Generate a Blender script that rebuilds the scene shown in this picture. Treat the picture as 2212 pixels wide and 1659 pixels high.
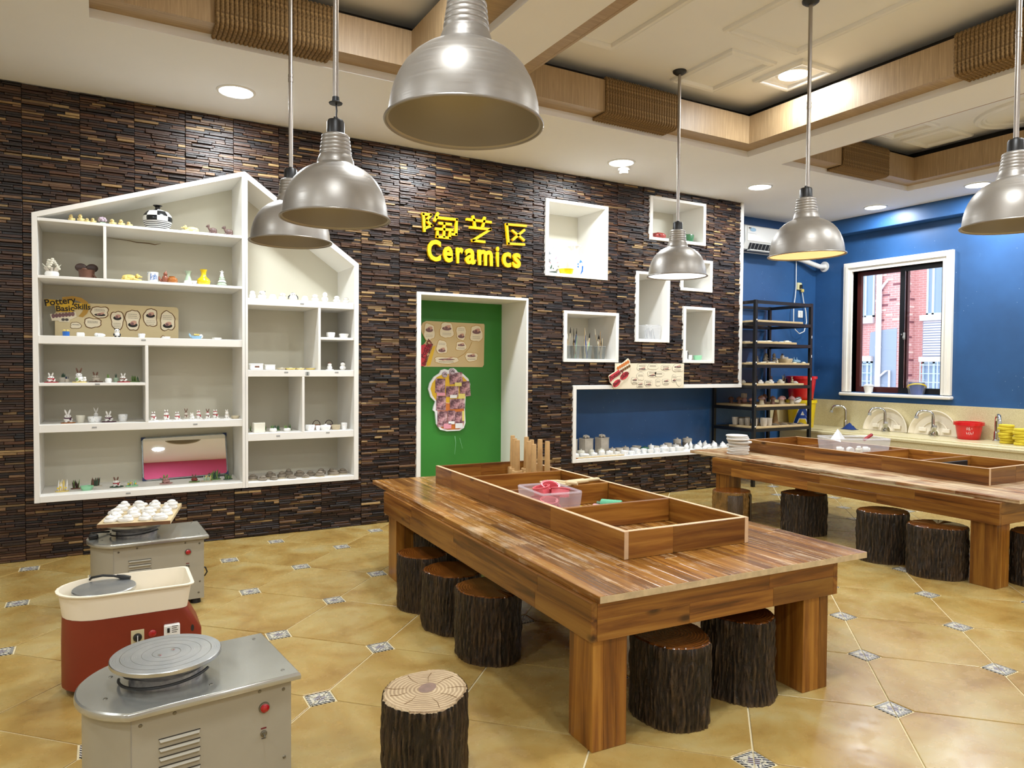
import bpy, bmesh, math, random
from mathutils import Vector, Matrix, noise as mnoise
from mathutils.geometry import tessellate_polygon
random.seed(7)
PI = math.pi
for o in list(bpy.data.objects):
    bpy.data.objects.remove(o)
scn = bpy.context.scene
COL = scn.collection

# ---------------------------------------------------------------- camera
cam_data = bpy.data.cameras.new('camera')
cam = bpy.data.objects.new('camera', cam_data)
COL.objects.link(cam)
cam_data.sensor_width = 36.0
cam_data.lens = 36.0 * 1548.24 / 2212.0
cam_data.clip_start = 0.05
cam_data.clip_end = 200
_r = (0.86918, -0.49445, 0.00692)
_d = (-0.00638, -0.02520, -0.99966)
_f = (0.49446, 0.86884, -0.02505)
cam.matrix_world = Matrix(((_r[0], -_d[0], -_f[0], 0.0),
                           (_r[1], -_d[1], -_f[1], -5.644),
                           (_r[2], -_d[2], -_f[2], 1.3),
                           (0, 0, 0, 1)))
scn.camera = cam

# ---------------------------------------------------------------- world, exposure
world = bpy.data.worlds.new('world')
scn.world = world
world.use_nodes = True
_bg = world.node_tree.nodes['Background']
_bg.inputs['Color'].default_value = (0.86, 0.93, 1.0, 1)
_bg.inputs['Strength'].default_value = 3.3
scn.view_settings.view_transform = 'Standard'
scn.view_settings.look = 'None'
scn.view_settings.exposure = 0.36
scn.view_settings.gamma = 1.0
scn.view_settings.use_curve_mapping = False

CEIL = 3.105          # lower ceiling
CEIL_IN = 3.47        # recessed ceiling inside the trays
WALL_B = 0.46         # blue wall behind the timber front
WALL_R = 7.95         # blue window wall
WALL_L = -3.4
WALL_N = -9.2         # rear wall behind the camera

# downlights: x, y, z, watts, colour
COOL = (0.915, 0.965, 1.0)
DOWN = [(0.77, -0.575, CEIL, 1), (2.37, -0.575, CEIL, 1), (3.98, -0.575, CEIL, 1), (5.69, -0.61, CEIL, 1),
        (7.50, -0.645, CEIL, 0.55), (7.44, -1.76, CEIL, 1), (4.44, -2.015, CEIL_IN, 0.5), (2.57, -4.35, CEIL_IN, 1),
        (4.44, -4.35, CEIL_IN, 1), (0.3, -4.35, CEIL_IN, 1), (1.5, -2.4, CEIL_IN, 1), (6.1, -4.35, CEIL_IN, 1),
        (-1.6, -2.6, CEIL, 0.8), (-1.6, -4.6, CEIL, 0.8), (7.44, -3.6, CEIL, 0.8), (7.44, -5.4, CEIL, 0.8),
        (0.8, -6.4, CEIL, 0.6), (3.2, -6.4, CEIL, 0.6), (5.6, -6.4, CEIL, 0.6), (-1.4, -6.4, CEIL, 0.6),
        (0.8, -8.2, CEIL, 0.8), (4.0, -8.2, CEIL, 0.8)]
DOWN_W = 26.0
for (x, y, z, k) in DOWN:
    ld = bpy.data.lights.new('downlight_glow', 'AREA')
    ld.shape = 'DISK'
    ld.size = 0.19
    ld.energy = DOWN_W * k
    ld.color = COOL
    lo = bpy.data.objects.new('downlight_glow', ld)
    COL.objects.link(lo)
    lo.location = (x, y, z - 0.016)

# ---------------------------------------------------------------- helpers
def lin(c):
    if isinstance(c, str):
        c = c.lstrip('#')
        c = [int(c[i:i + 2], 16) / 255 for i in (0, 2, 4)]
    return tuple((v / 12.92 if v <= 0.04045 else ((v + 0.055) / 1.055) ** 2.4) for v in c[:3]) + (1.0,)

MATS = {}

class NT:
    """tiny node helper"""
    def __init__(s, name, rough=0.5, metal=0.0):
        m = bpy.data.materials.new(name)
        m.use_nodes = True
        s.m = m
        s.t = m.node_tree
        s.b = s.t.nodes['Principled BSDF']
        s.b.inputs['Roughness'].default_value = rough
        s.b.inputs['Metallic'].default_value = metal
        MATS[name] = m
    def n(s, typ, **kw):
        nd = s.t.nodes.new(typ)
        for k, v in kw.items():
            if k in nd.inputs.keys() if hasattr(nd.inputs, 'keys') else False:
                nd.inputs[k].default_value = v
            else:
                setattr(nd, k, v)
        return nd
    def l(s, a, b):
        s.t.links.new(a, b)
    def coord(s, scale=(1, 1, 1), rot=(0, 0, 0), kind='Object', loc=(0, 0, 0)):
        tc = s.t.nodes.new('ShaderNodeTexCoord')
        mp = s.t.nodes.new('ShaderNodeMapping')
        mp.inputs['Scale'].default_value = scale
        mp.inputs['Rotation'].default_value = rot
        mp.inputs['Location'].default_value = loc
        s.l(tc.outputs[kind], mp.inputs['Vector'])
        return mp.outputs['Vector']
    def noise(s, vec, scale=5, detail=4, rough=0.55, dist=0.0):
        nd = s.t.nodes.new('ShaderNodeTexNoise')
        nd.inputs['Scale'].default_value = scale
        nd.inputs['Detail'].default_value = detail
        nd.inputs['Roughness'].default_value = rough
        nd.inputs['Distortion'].default_value = dist
        if vec is not None:
            s.l(vec, nd.inputs['Vector'])
        return nd.outputs['Fac']
    def ramp(s, fac, stops, interp='LINEAR'):
        nd = s.t.nodes.new('ShaderNodeValToRGB')
        nd.color_ramp.interpolation = interp
        el = nd.color_ramp.elements
        while len(el) > 1:
            el.remove(el[-1])
        el[0].position = stops[0][0]
        el[0].color = lin(stops[0][1])
        for p, c in stops[1:]:
            e = el.new(p)
            e.color = lin(c)
        s.l(fac, nd.inputs['Fac'])
        return nd.outputs['Color']
    def vramp(s, fac, a, b, lo=0.0, hi=1.0):
        nd = s.t.nodes.new('ShaderNodeMapRange')
        nd.inputs['From Min'].default_value = a
        nd.inputs['From Max'].default_value = b
        nd.inputs['To Min'].default_value = lo
        nd.inputs['To Max'].default_value = hi
        s.l(fac, nd.inputs['Value'])
        return nd.outputs['Result']
    def mix(s, fac, a, b, mode='MIX'):
        nd = s.t.nodes.new('ShaderNodeMix')
        nd.data_type = 'RGBA'
        nd.blend_type = mode
        for sock, v in ((nd.inputs[0], fac), (nd.inputs[6], a), (nd.inputs[7], b)):
            if hasattr(v, 'links'):
                s.l(v, sock)
            elif isinstance(v, (int, float)):
                sock.default_value = v
            else:
                sock.default_value = lin(v) if isinstance(v, str) else v
        return nd.outputs[2]
    def math(s, op, a, b=0.0):
        nd = s.t.nodes.new('ShaderNodeMath')
        nd.operation = op
        for sock, v in ((nd.inputs[0], a), (nd.inputs[1], b)):
            if hasattr(v, 'links'):
                s.l(v, sock)
            else:
                sock.default_value = v
        return nd.outputs[0]
    def color(s, c):
        if hasattr(c, 'links'):
            s.l(c, s.b.inputs['Base Color'])
        else:
            s.b.inputs['Base Color'].default_value = lin(c)
    def rough(s, v):
        s.l(v, s.b.inputs['Roughness'])
    def bump(s, h, strength=0.3, dist=0.01):
        nd = s.t.nodes.new('ShaderNodeBump')
        nd.inputs['Strength'].default_value = strength
        nd.inputs['Distance'].default_value = dist
        s.l(h, nd.inputs['Height'])
        s.l(nd.outputs['Normal'], s.b.inputs['Normal'])

def simple(name, col, rough=0.5, metal=0.0, var=0.0, vscale=8.0, bump=0.0, bscale=60.0, spec=None, coat=0.0):
    t = NT(name, rough, metal)
    if var > 0:
        v = t.coord()
        nz = t.noise(v, vscale, 5)
        c = lin(col)
        lo = tuple(max(0, x * (1 - var)) for x in c[:3]) + (1,)
        hi = tuple(min(1, x * (1 + var)) for x in c[:3]) + (1,)
        t.color(t.mix(t.vramp(nz, 0.3, 0.7), lo, hi))
    else:
        t.color(col)
    if bump > 0:
        v2 = t.coord()
        t.bump(t.noise(v2, bscale, 3), bump, 0.004)
    if spec is not None:
        t.b.inputs['Specular IOR Level'].default_value = spec
    if coat:
        t.b.inputs['Coat Weight'].default_value = coat
        t.b.inputs['Coat Roughness'].default_value = 0.08
    return t.m

# ---- plain materials
simple('ceiling_paint', '#eef0f3', 0.85, var=0.02, vscale=1.2)
simple('white_board', '#eceae4', 0.45)
simple('niche_inside', '#e6e3d4', 0.55)
simple('shelf_back', '#d3cfbd', 0.6)
simple('fascia_paint', '#cfc5bb', 0.8)
simple('pink_wall', '#c8527e', 0.8)
simple('red_wall', '#cf5a52', 0.8)
simple('white_wall', '#e4e0d6', 0.8)
simple('sign_yellow', '#f2c200', 0.4)
simple('black_metal', '#0c0d10', 0.42, var=0.3, vscale=30)
simple('black_rubber', '#0b0b0b', 0.5)
simple('black_plastic', '#17181b', 0.4)
simple('white_plastic', '#e8e8e4', 0.35)
simple('grey_plastic', '#9b9c9a', 0.4)
simple('chrome', '#c9c9c7', 0.14, 1.0)
simple('steel', '#b9bab4', 0.2, 0.7, var=0.12, vscale=4)
simple('rod_metal', '#a29c96', 0.38, 0.85)
simple('dark_metal', '#3a3d42', 0.4, 0.6)
simple('wheel_body', '#a39d8c', 0.42, var=0.05, vscale=5)
simple('wheel_side', '#8f8c85', 0.45)
simple('red_paint', '#7c2a14', 0.42, var=0.08, vscale=4)
simple('cream_plastic', '#ece2cd', 0.35)
simple('plate_cream', '#c9bd97', 0.4)
simple('red_lens', '#a30d18', 0.12, coat=0.6)
simple('screw', '#7d7a70', 0.35, 0.8)
simple('green_panel', '#2d7d28', 0.5, var=0.08, vscale=2)
simple('clay_white', '#e9e7e2', 0.75, bump=0.25, bscale=45)
simple('clay_cream', '#e0dccb', 0.7, bump=0.25, bscale=45)
simple('clay_grey', '#857b6c', 0.85, var=0.18, vscale=20, bump=0.4, bscale=50)
simple('clay_pale', '#c8bfb0', 0.85, var=0.12, vscale=20, bump=0.4, bscale=50)
simple('clay_sand', '#b9ac90', 0.8, bump=0.3)
simple('clay_brown', '#6d4a3a', 0.5, var=0.15, vscale=20)
simple('clay_darkbrown', '#3b2820', 0.4)
simple('clay_pink', '#b48a86', 0.75, bump=0.3)
simple('clay_lilac', '#b9a7b4', 0.7, bump=0.3)
simple('glaze_yellow', '#e0c21a', 0.22, coat=0.5)
simple('glaze_lemon', '#d8c06c', 0.45)
simple('glaze_cream_yellow', '#dcc98a', 0.5, bump=0.3)
simple('glaze_white', '#efefec', 0.25, coat=0.3)
simple('glaze_black', '#0f1114', 0.2, coat=0.5)
simple('glaze_celadon', '#a9bfa6', 0.3, coat=0.4)
simple('glaze_amber', '#a4632a', 0.25, coat=0.5)
simple('glaze_rust', '#8a4f39', 0.35)
simple('glaze_green', '#2c5a38', 0.3, coat=0.4)
simple('glaze_moss', '#6d8a4a', 0.5)
simple('glaze_darkgreen', '#34503f', 0.55)
simple('glaze_red', '#9a2028', 0.35)
simple('glaze_redpump', '#a2403a', 0.3, var=0.25, vscale=25)
simple('glaze_blue', '#1f62b4', 0.35)
simple('glaze_sky', '#8fb9d8', 0.4)
simple('glaze_mint', '#8fcaa0', 0.35)
simple('glaze_orange', '#c06a28', 0.4)
simple('glaze_purple', '#4a2338', 0.45)
simple('brown_animal', '#5c453f', 0.55, var=0.2, vscale=40)
simple('ink_black', '#17130f', 0.6)
simple('ink_brown', '#6b4a1c', 0.6)
simple('ink_maroon', '#6e1f24', 0.6)
simple('ink_darkgrey', '#5a5550', 0.7)
simple('paper_white', '#eef0f3', 0.7)
simple('card_cream', '#d8c79c', 0.65, var=0.03, vscale=3)
simple('card_kraft', '#d0b98a', 0.65)
simple('card_pale', '#eadfc4', 0.65)
simple('card_yellow', '#e2b62c', 0.6)
simple('card_ochre', '#b98f38', 0.6)
simple('card_red', '#c93440', 0.6)
simple('card_orange', '#cd7530', 0.6)
simple('card_rosewood', '#a06068', 0.6)
simple('print_skin', '#c99a86', 0.6)
simple('print_mauve', '#7d5a5c', 0.6)
simple('print_pink', '#e49aac', 0.6)
simple('note_yellow', '#ecdf80', 0.6)
simple('plastic_red', '#d3101c', 0.3, coat=0.2)
simple('plastic_yellow', '#e6c90e', 0.35)
simple('plastic_blue', '#0c3f96', 0.35)
simple('sponge_yellow', '#d9c234', 0.9, bump=0.6, bscale=220)
simple('cloth_blue', '#12306b', 0.9)
simple('foam_yellow', '#cfd02e', 0.7, bump=0.5, bscale=200)
simple('foam_pink', '#d59aa4', 0.7, bump=0.5, bscale=200)
simple('foam_green', '#5fae86', 0.7, bump=0.6, bscale=200)
simple('mold_pink', '#e26a74', 0.3)
simple('beech', '#b8935f', 0.5, var=0.12, vscale=14)
simple('board_pale', '#d0bb92', 0.6, var=0.1, vscale=9)
simple('board_dark', '#6d4b30', 0.7, var=0.25, vscale=16)
simple('plywood', '#bfa77c', 0.7, var=0.1, vscale=10)
simple('plaster', '#d6d2cb', 0.8, var=0.08, vscale=12)
simple('ac_white', '#dfe0dc', 0.3)
simple('outlet_cream', '#d8d2a2', 0.5)
simple('frame_maroon', '#4b211d', 0.35)
simple('frame_black', '#17181a', 0.35)
simple('win_white', '#eeeae0', 0.4)
simple('facade_white', '#d9d0cf', 0.8)
simple('facade_brick_light', '#e0c3b4', 0.85)
simple('facade_brick_dark', '#7d4a4e', 0.85)
simple('facade_glass', '#7d90a6', 0.15)
simple('facade_frame', '#b9cdd3', 0.5)
simple('facade_grey', '#8f9aa8', 0.8)
simple('grout', '#d9cba4', 0.8)
simple('backing_shade_dark', '#2a2622', 0.7)  # dark backing colour, also serves as painted shade in the ceiling coves
simple('mirror_glass', '#f2f4f4', 0.01, 1.0)
simple('mirror_frame', '#8a9494', 0.25, 0.7)
simple('corner_blue', '#17305c', 0.5)

def emis(name, col, strength):
    t = NT(name, 0.5)
    t.color('#ffffff')
    t.b.inputs['Emission Color'].default_value = lin(col)
    t.b.inputs['Emission Strength'].default_value = strength
emis('led_panel', '#f6fbff', 14.0)
emis('lamp_warm', '#ffb066', 1.0)
emis('lamp_cool', '#e2f0ff', 1.05)

# ---- blue wall
t = NT('blue_wall', 0.42)
v = t.coord()
nz = t.noise(v, 1.6, 5)
nz2 = t.noise(v, 14, 4)
c1 = t.ramp(nz, [(0.3, '#244c7a'), (0.7, '#2e5d94')])
c1 = t.mix(t.vramp(nz2, 0.68, 0.8, 0, 0.35), c1, '#5d7fb0')
vs_ = t.n('ShaderNodeTexVoronoi')
vs_.inputs['Scale'].default_value = 26
t.l(v, vs_.inputs['Vector'])
spk = t.math('MULTIPLY', t.math('LESS_THAN', vs_.outputs['Distance'], 0.06), t.math('GREATER_THAN', t.noise(v, 2.3, 2), 0.56))
t.color(t.mix(spk, c1, '#b9c6da'))

# ---- light oak veneer for the ceiling trays
def veneer(name, axis):
    t = NT(name, 0.45)
    sc = {'z': (40, 40, 1.6), 'x': (1.6, 40, 40)}[axis]
    v = t.coord(sc)
    a = t.noise(v, 3.0, 6, 0.6)
    b = t.noise(t.coord((1.5, 1.5, 1.5)), 2.0, 2)
    col = t.ramp(a, [(0.25, '#927b5a'), (0.5, '#a98f6b'), (0.75, '#bba27d')])
    t.color(t.mix(t.vramp(b, 0.35, 0.65, 0, 0.18), col, '#80664a'))
veneer('veneer_v', 'z')
veneer('veneer_h', 'x')

# ---- rope
t = NT('rope', 0.9)
v = t.coord((1, 1, 1))
a = t.noise(v, 90, 3)
t.color(t.ramp(a, [(0.3, '#5d482c'), (0.6, '#8c7047'), (0.8, '#a88c60')]))
t.bump(a, 0.5, 0.004)

# ---- timber mosaic strips (colour per strip from an attribute)
t = NT('mosaic_wood', 0.42)
at = t.n('ShaderNodeAttribute')
at.attribute_name = 'tone'
v = t.coord((6, 30, 60))
a = t.noise(v, 4.0, 4, 0.6)
t.color(t.mix(t.vramp(a, 0.3, 0.72, 0.0, 0.45), at.outputs['Color'], (0.012, 0.008, 0.006, 1)))
t.rough(t.vramp(a, 0.3, 0.7, 0.30, 0.52))
t.bump(a, 0.35, 0.004)

# ---- table timber (grain along local Y or X), tone varies per plank object
def timber(name, axis, base, worn, wear_lo, wear_hi, tone=0.22, rough=0.3):
    t = NT(name, rough)
    sc = {'y': (26, 1.3, 26), 'x': (1.3, 26, 26), 'z': (26, 26, 1.3)}[axis]
    oi = t.n('ShaderNodeObjectInfo')
    rnd = oi.outputs['Random']
    tc = t.t.nodes.new('ShaderNodeTexCoord')
    addv = t.t.nodes.new('ShaderNodeVectorMath')
    addv.operation = 'ADD'
    comb = t.t.nodes.new('ShaderNodeCombineXYZ')
    m7 = t.math('MULTIPLY', rnd, 17.0)
    for i in range(3):
        t.l(m7, comb.inputs[i])
    t.l(tc.outputs['Object'], addv.inputs[0])
    t.l(comb.outputs[0], addv.inputs[1])
    mp = t.t.nodes.new('ShaderNodeMapping')
    mp.inputs['Scale'].default_value = sc
    t.l(addv.outputs[0], mp.inputs['Vector'])
    g = t.noise(mp.outputs[0], 1.0, 6, 0.62, 0.6)
    g2 = t.noise(mp.outputs[0], 4.0, 3, 0.6)
    col = t.ramp(g, [(0.3, base[0]), (0.43, base[1]), (0.56, base[2]), (0.72, base[3])])
    # knots
    vo = t.t.nodes.new('ShaderNodeTexVoronoi')
    vo.inputs['Scale'].default_value = 1.0
    mpk = t.t.nodes.new('ShaderNodeMapping')
    mpk.inputs['Scale'].default_value = {'y': (7, 3.0, 7), 'x': (3.0, 7, 7), 'z': (7, 7, 3.0)}[axis]
    t.l(addv.outputs[0], mpk.inputs['Vector'])
    t.l(mpk.outputs[0], vo.inputs['Vector'])
    knot = t.vramp(vo.outputs['Distance'], 0.05, 0.13, 0.85, 0.0)
    col = t.mix(knot, col, '#2c1508')
    tn = t.vramp(rnd, 0, 1, 1 - tone, 1 + tone)
    hs = t.n('ShaderNodeHueSaturation')
    t.l(col, hs.inputs['Color'])
    t.l(tn, hs.inputs['Value'])
    col = hs.outputs[0]
    # wear
    w1 = t.noise(t.coord((1, 1, 1)) if False else tc.outputs['Object'], 3.2, 6, 0.65)
    mpw = t.t.nodes.new('ShaderNodeMapping')
    mpw.inputs['Scale'].default_value = {'y': (55, 2.6, 55), 'x': (2.6, 55, 55), 'z': (55, 55, 2.6)}[axis]
    t.l(addv.outputs[0], mpw.inputs['Vector'])
    w2 = t.noise(mpw.outputs[0], 1.0, 5, 0.7)
    wsum = t.math('ADD', t.math('MULTIPLY', w1, 0.42), t.math('MULTIPLY', w2, 0.58))
    wf = t.vramp(wsum, wear_lo, wear_hi, 0.0, 0.8)
    t.color(t.mix(wf, col, worn))
    t.rough(t.vramp(wsum, wear_lo, wear_hi, rough, min(0.8, rough + 0.3)))
    t.bump(g2, 0.12, 0.003)
WB = ('#3f210b', '#74451a', '#8f5f26', '#a27434')
timber('plank_top', 'y', ('#4c2a10', '#7d4f1f', '#99692e', '#ae8344'), '#cbb28e', 0.515, 0.66, 0.26, 0.2)
timber('apron_y', 'y', WB, '#b58a66', 0.6, 0.8, 0.24, 0.28)
timber('apron_x', 'x', WB, '#b58a66', 0.6, 0.8, 0.24, 0.28)
timber('leg_wood', 'z', ('#41230b', '#784818', '#946224', '#aa7a35'), '#b58f6a', 0.63, 0.85, 0.24, 0.28)
timber('plank_top_b', 'y', ('#4d2410', '#7a451f', '#96602e', '#ad7a42'), '#d3bf98', 0.42, 0.56, 0.2, 0.3)
simple('end_grain', '#c6b089', 0.7, var=0.18, vscale=30)
simple('raw_edge', '#cfae88', 0.7, var=0.1, vscale=18)

# ---- bark and stump tops
t = NT('bark', 0.36)
v = t.coord((26, 26, 5))
a = t.noise(v, 1.0, 6, 0.7, 0.8)
b = t.noise(t.coord((3, 3, 2)), 1.5, 3)
c = t.noise(t.coord((70, 70, 25)), 1.0, 3)
col = t.ramp(a, [(0.3, '#070504'), (0.5, '#251910'), (0.62, '#3d2c1c'), (0.8, '#57432c')])
col = t.mix(t.vramp(b, 0.58, 0.75, 0, 0.7), col, '#4f3518')
col = t.mix(t.vramp(c, 0.7, 0.82, 0, 0.45), col, '#7c6a50')
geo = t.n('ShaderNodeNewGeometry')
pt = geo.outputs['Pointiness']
col = t.mix(t.vramp(pt, 0.47, 0.5, 0.85, 0.0), col, '#060403')  # crease shade painted into the bark grooves
t.color(t.mix(t.vramp(pt, 0.51, 0.56, 0.0, 0.6), col, '#6b563c'))  # ridges painted lighter to stand in for highlights
t.rough(t.vramp(c, 0.3, 0.7, 0.26, 0.5))
t.bump(a, 0.9, 0.02)

def rings(name, stops, rough, crack):
    t = NT(name, rough)
    v = t.coord((1, 1, 1))
    wv = t.n('ShaderNodeTexWave')
    wv.wave_type = 'RINGS'
    wv.rings_direction = 'SPHERICAL'
    wv.inputs['Scale'].default_value = 26
    wv.inputs['Distortion'].default_value = 2.2
    wv.inputs['Detail'].default_value = 3
    wv.inputs['Detail Scale'].default_value = 1.4
    t.l(v, wv.inputs['Vector'])
    n1 = t.noise(v, 9, 5)
    f = t.math('ADD', t.math('MULTIPLY', wv.outputs['Fac'], 0.35), t.math('MULTIPLY', n1, 0.65))
    t.color(t.ramp(f, stops))
    if crack:
        t.bump(wv.outputs['Fac'], 0.1, 0.002)
rings('stump_raw', [(0.25, '#82694a'), (0.5, '#a38a66'), (0.75, '#bfa986')], 0.6, True)
rings('stump_varnish', [(0.25, '#3a1c08'), (0.5, '#5e3210'), (0.8, '#7d4a19')], 0.15, False)
simple('stump_heart', '#7d6354', 0.6, var=0.2, vscale=40)
simple('stump_pale_bark', '#7a5a2c', 0.4, var=0.4, vscale=18, bump=0.5, bscale=30)

# ---- floor tile
t = NT('tile_glaze', 0.2)
oi = t.n('ShaderNodeObjectInfo')
tc = t.n('ShaderNodeTexCoord')
va = t.n('ShaderNodeVectorMath', operation='ADD')
cb = t.n('ShaderNodeCombineXYZ')
m9 = t.math('MULTIPLY', oi.outputs['Random'], 31.0)
t.l(m9, cb.inputs[0])
t.l(m9, cb.inputs[1])
t.l(tc.outputs['Object'], va.inputs[0])
t.l(cb.outputs[0], va.inputs[1])
n1 = t.noise(va.outputs[0], 3.4, 5, 0.55, 0.6)
n2 = t.noise(va.outputs[0], 14, 4)
col = t.ramp(n1, [(0.28, '#8e6d35'), (0.45, '#a4874b'), (0.6, '#af985f'), (0.78, '#b0a275')])
t.color(t.mix(t.vramp(n2, 0.35, 0.7, 0, 0.22), col, '#a67f3e'))
t.rough(t.vramp(n2, 0.3, 0.7, 0.2, 0.32))
t.bump(t.noise(tc.outputs['Object'], 120, 3), 0.08, 0.002)

# ---- patterned accent tile
t = NT('tile_accent', 0.3)
tc = t.n('ShaderNodeTexCoord')
sx = t.n('ShaderNodeSeparateXYZ')
t.l(tc.outputs['Object'], sx.inputs[0])
ax = t.math('ABSOLUTE', sx.outputs[0])
ay = t.math('ABSOLUTE', sx.outputs[1])
mx = t.math('MAXIMUM', ax, ay)
border = t.math('GREATER_THAN', mx, 0.036)
dd = t.math('ADD', ax, ay)
inner = t.math('LESS_THAN', dd, 0.026)
wv = t.n('ShaderNodeTexWave')
wv.inputs['Scale'].default_value = 38
wv.bands_direction = 'DIAGONAL'
t.l(tc.outputs['Object'], wv.inputs['Vector'])
dash = t.math('GREATER_THAN', wv.outputs['Fac'], 0.5)
vr = t.n('ShaderNodeTexVoronoi')
vr.inputs['Scale'].default_value = 95
t.l(tc.outputs['Object'], vr.inputs['Vector'])
dots = t.math('LESS_THAN', vr.outputs['Distance'], 0.36)
field = t.mix(dots, '#c8c2ae', '#474c58')
cen = t.mix(dash, '#5b4038', '#aeb0ba')
bor = t.mix(dash, '#c2beb2', '#23262e')
t.color(t.mix(border, t.mix(inner, field, cen), bor))

# ---- brushed lamp shade
t = NT('shade_metal', 0.34, 0.6)
v = t.coord((4, 4, 220))
a = t.noise(v, 1.0, 3)
b = t.noise(t.coord((6, 6, 6)), 1.0, 3)
t.color(t.mix(t.vramp(b, 0.3, 0.7), '#98948f', '#a6a29c'))
t.rough(t.vramp(a, 0.3, 0.7, 0.34, 0.48))
t = NT('shade_inside', 0.4, 0.3)
t.color('#b0a99c')

# ---- brushed aluminium wheel head with turning rings
t = NT('turned_aluminium', 0.28, 0.95)
v = t.coord()
wv = t.n('ShaderNodeTexWave')
wv.wave_type = 'RINGS'
wv.rings_direction = 'Z'
wv.inputs['Scale'].default_value = 120
wv.inputs['Detail'].default_value = 1
t.l(v, wv.inputs['Vector'])
t.color(t.mix(t.vramp(t.noise(v, 14, 4), 0.4, 0.75), '#b9bdc0', '#cfd0cf'))
t.rough(t.vramp(wv.outputs['Fac'], 0, 1, 0.22, 0.42))
t = NT('clay_smeared_metal', 0.5, 0.6)
v = t.coord()
t.color(t.ramp(t.noise(v, 18, 5, 0.65), [(0.35, '#6f6d74'), (0.55, '#9c9a98'), (0.7, '#c9c2b8')]))

# ---- quartz counter
t = NT('quartz', 0.3)
v = t.coord()
t.color(t.ramp(t.noise(v, 160, 3), [(0.35, '#c6b98e'), (0.55, '#d5c99f'), (0.75, '#e0d6b2')]))

# ---- checker vase
t = NT('vase_checker', 0.22)
tc = t.n('ShaderNodeTexCoord')
sx = t.n('ShaderNodeSeparateXYZ')
t.l(tc.outputs['Object'], sx.inputs[0])
ang = t.math('ARCTAN2', sx.outputs[1], sx.outputs[0])
fa = t.math('FLOOR', t.math('MULTIPLY', t.math('ADD', ang, 0.45), 8 / (2 * PI)))
fz = t.math('FLOOR', t.math('MULTIPLY', t.math('SUBTRACT', sx.outputs[2], 0.062), 1 / 0.036))
par = t.math('PINGPONG', t.math('ADD', fa, fz), 1.0)
zb = t.math('LESS_THAN', sx.outputs[2], 0.060)
st = t.math('GREATER_THAN', t.math('FRACT', t.math('MULTIPLY', sx.outputs[2], 1 / 0.0115)), 0.5)
top = t.math('GREATER_THAN', sx.outputs[2], 0.150)
chk = t.mix(par, '#f0f0ec', '#15181c')
strp = t.mix(st, '#15181c', '#e8e8e4')
c3 = t.mix(zb, chk, strp)
t.color(t.mix(top, c3, '#121316'))

# ---- painted porcelain (blue figure / flowers)
def painted(name, cols, sc):
    t = NT(name, 0.2)
    v = t.coord()
    n1 = t.noise(v, sc, 4, 0.6, 0.5)
    n2 = t.noise(v, sc * 1.7, 3, 0.6, 1.0)
    c = t.mix(t.math('GREATER_THAN', n1, 0.6), '#eef0f0', cols[0])
    t.color(t.mix(t.math('GREATER_THAN', n2, 0.66), c, cols[1]))
painted('porcelain_flower', ('#8a9096', '#c4566c'), 20)
painted('porcelain_blue', ('#2c55a8', '#5c7fc0'), 16)
painted('glaze_spotted', ('#e6e4dc', '#2a2622'), 60)
painted('glaze_dots', ('#e9e4e0', '#8c3036'), 55)
painted('cup_blue', ('#a9cbe2', '#24579c'), 26)

# ---- clear plastics and glass
def clear(name, col, fac, rough):
    t = NT(name, rough)
    t.color(col)
    tr = t.n('ShaderNodeBsdfTransparent')
    mx = t.n('ShaderNodeMixShader')
    mx.inputs[0].default_value = fac
    t.l(tr.outputs[0], mx.inputs[1])
    t.l(t.b.outputs[0], mx.inputs[2])
    out = t.t.nodes['Material Output']
    t.l(mx.outputs[0], out.inputs['Surface'])
clear('clear_box', '#eef0f6', 0.26, 0.2)
clear('clear_box_pink', '#e8dfe8', 0.30, 0.2)
clear('clear_cup', '#8b9290', 0.30, 0.15)
clear('mold_clear', '#e5606a', 0.75, 0.3)
clear('plastic_film', '#e6ebf2', 0.16, 0.2)
t = NT('window_glass', 0.02)
gl = t.n('ShaderNodeBsdfGlossy')
gl.inputs['Roughness'].default_value = 0.02
tr = t.n('ShaderNodeBsdfTransparent')
tr.inputs['Color'].default_value = (0.95, 0.96, 1.0, 1)
fr = t.n('ShaderNodeFresnel')
fr.inputs['IOR'].default_value = 1.45
mx = t.n('ShaderNodeMixShader')
t.l(fr.outputs[0], mx.inputs[0])
t.l(tr.outputs[0], mx.inputs[1])
t.l(gl.outputs[0], mx.inputs[2])
t.l(mx.outputs[0], t.t.nodes['Material Output'].inputs['Surface'])

# ---- brick facade
t = NT('facade_brick', 0.85)
v = t.coord((0.0, 1, 1))
sw = t.n('ShaderNodeSeparateXYZ')
t.l(t.coord(), sw.inputs[0])
cm = t.n('ShaderNodeCombineXYZ')
t.l(t.math('ADD', sw.outputs[1], sw.outputs[0]), cm.inputs[0])
t.l(sw.outputs[2], cm.inputs[1])
bk = t.n('ShaderNodeTexBrick')
bk.inputs['Scale'].default_value = 1.0
bk.inputs['Brick Width'].default_value = 0.2
bk.inputs['Row Height'].default_value = 0.065
bk.inputs['Mortar Size'].default_value = 0.006
bk.inputs['Color1'].default_value = lin('#c98d85')
bk.inputs['Color2'].default_value = lin('#c2857d')
bk.inputs['Mortar'].default_value = lin('#d6b3ab')
t.l(cm.outputs[0], bk.inputs['Vector'])
t.color(bk.outputs['Color'])

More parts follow.
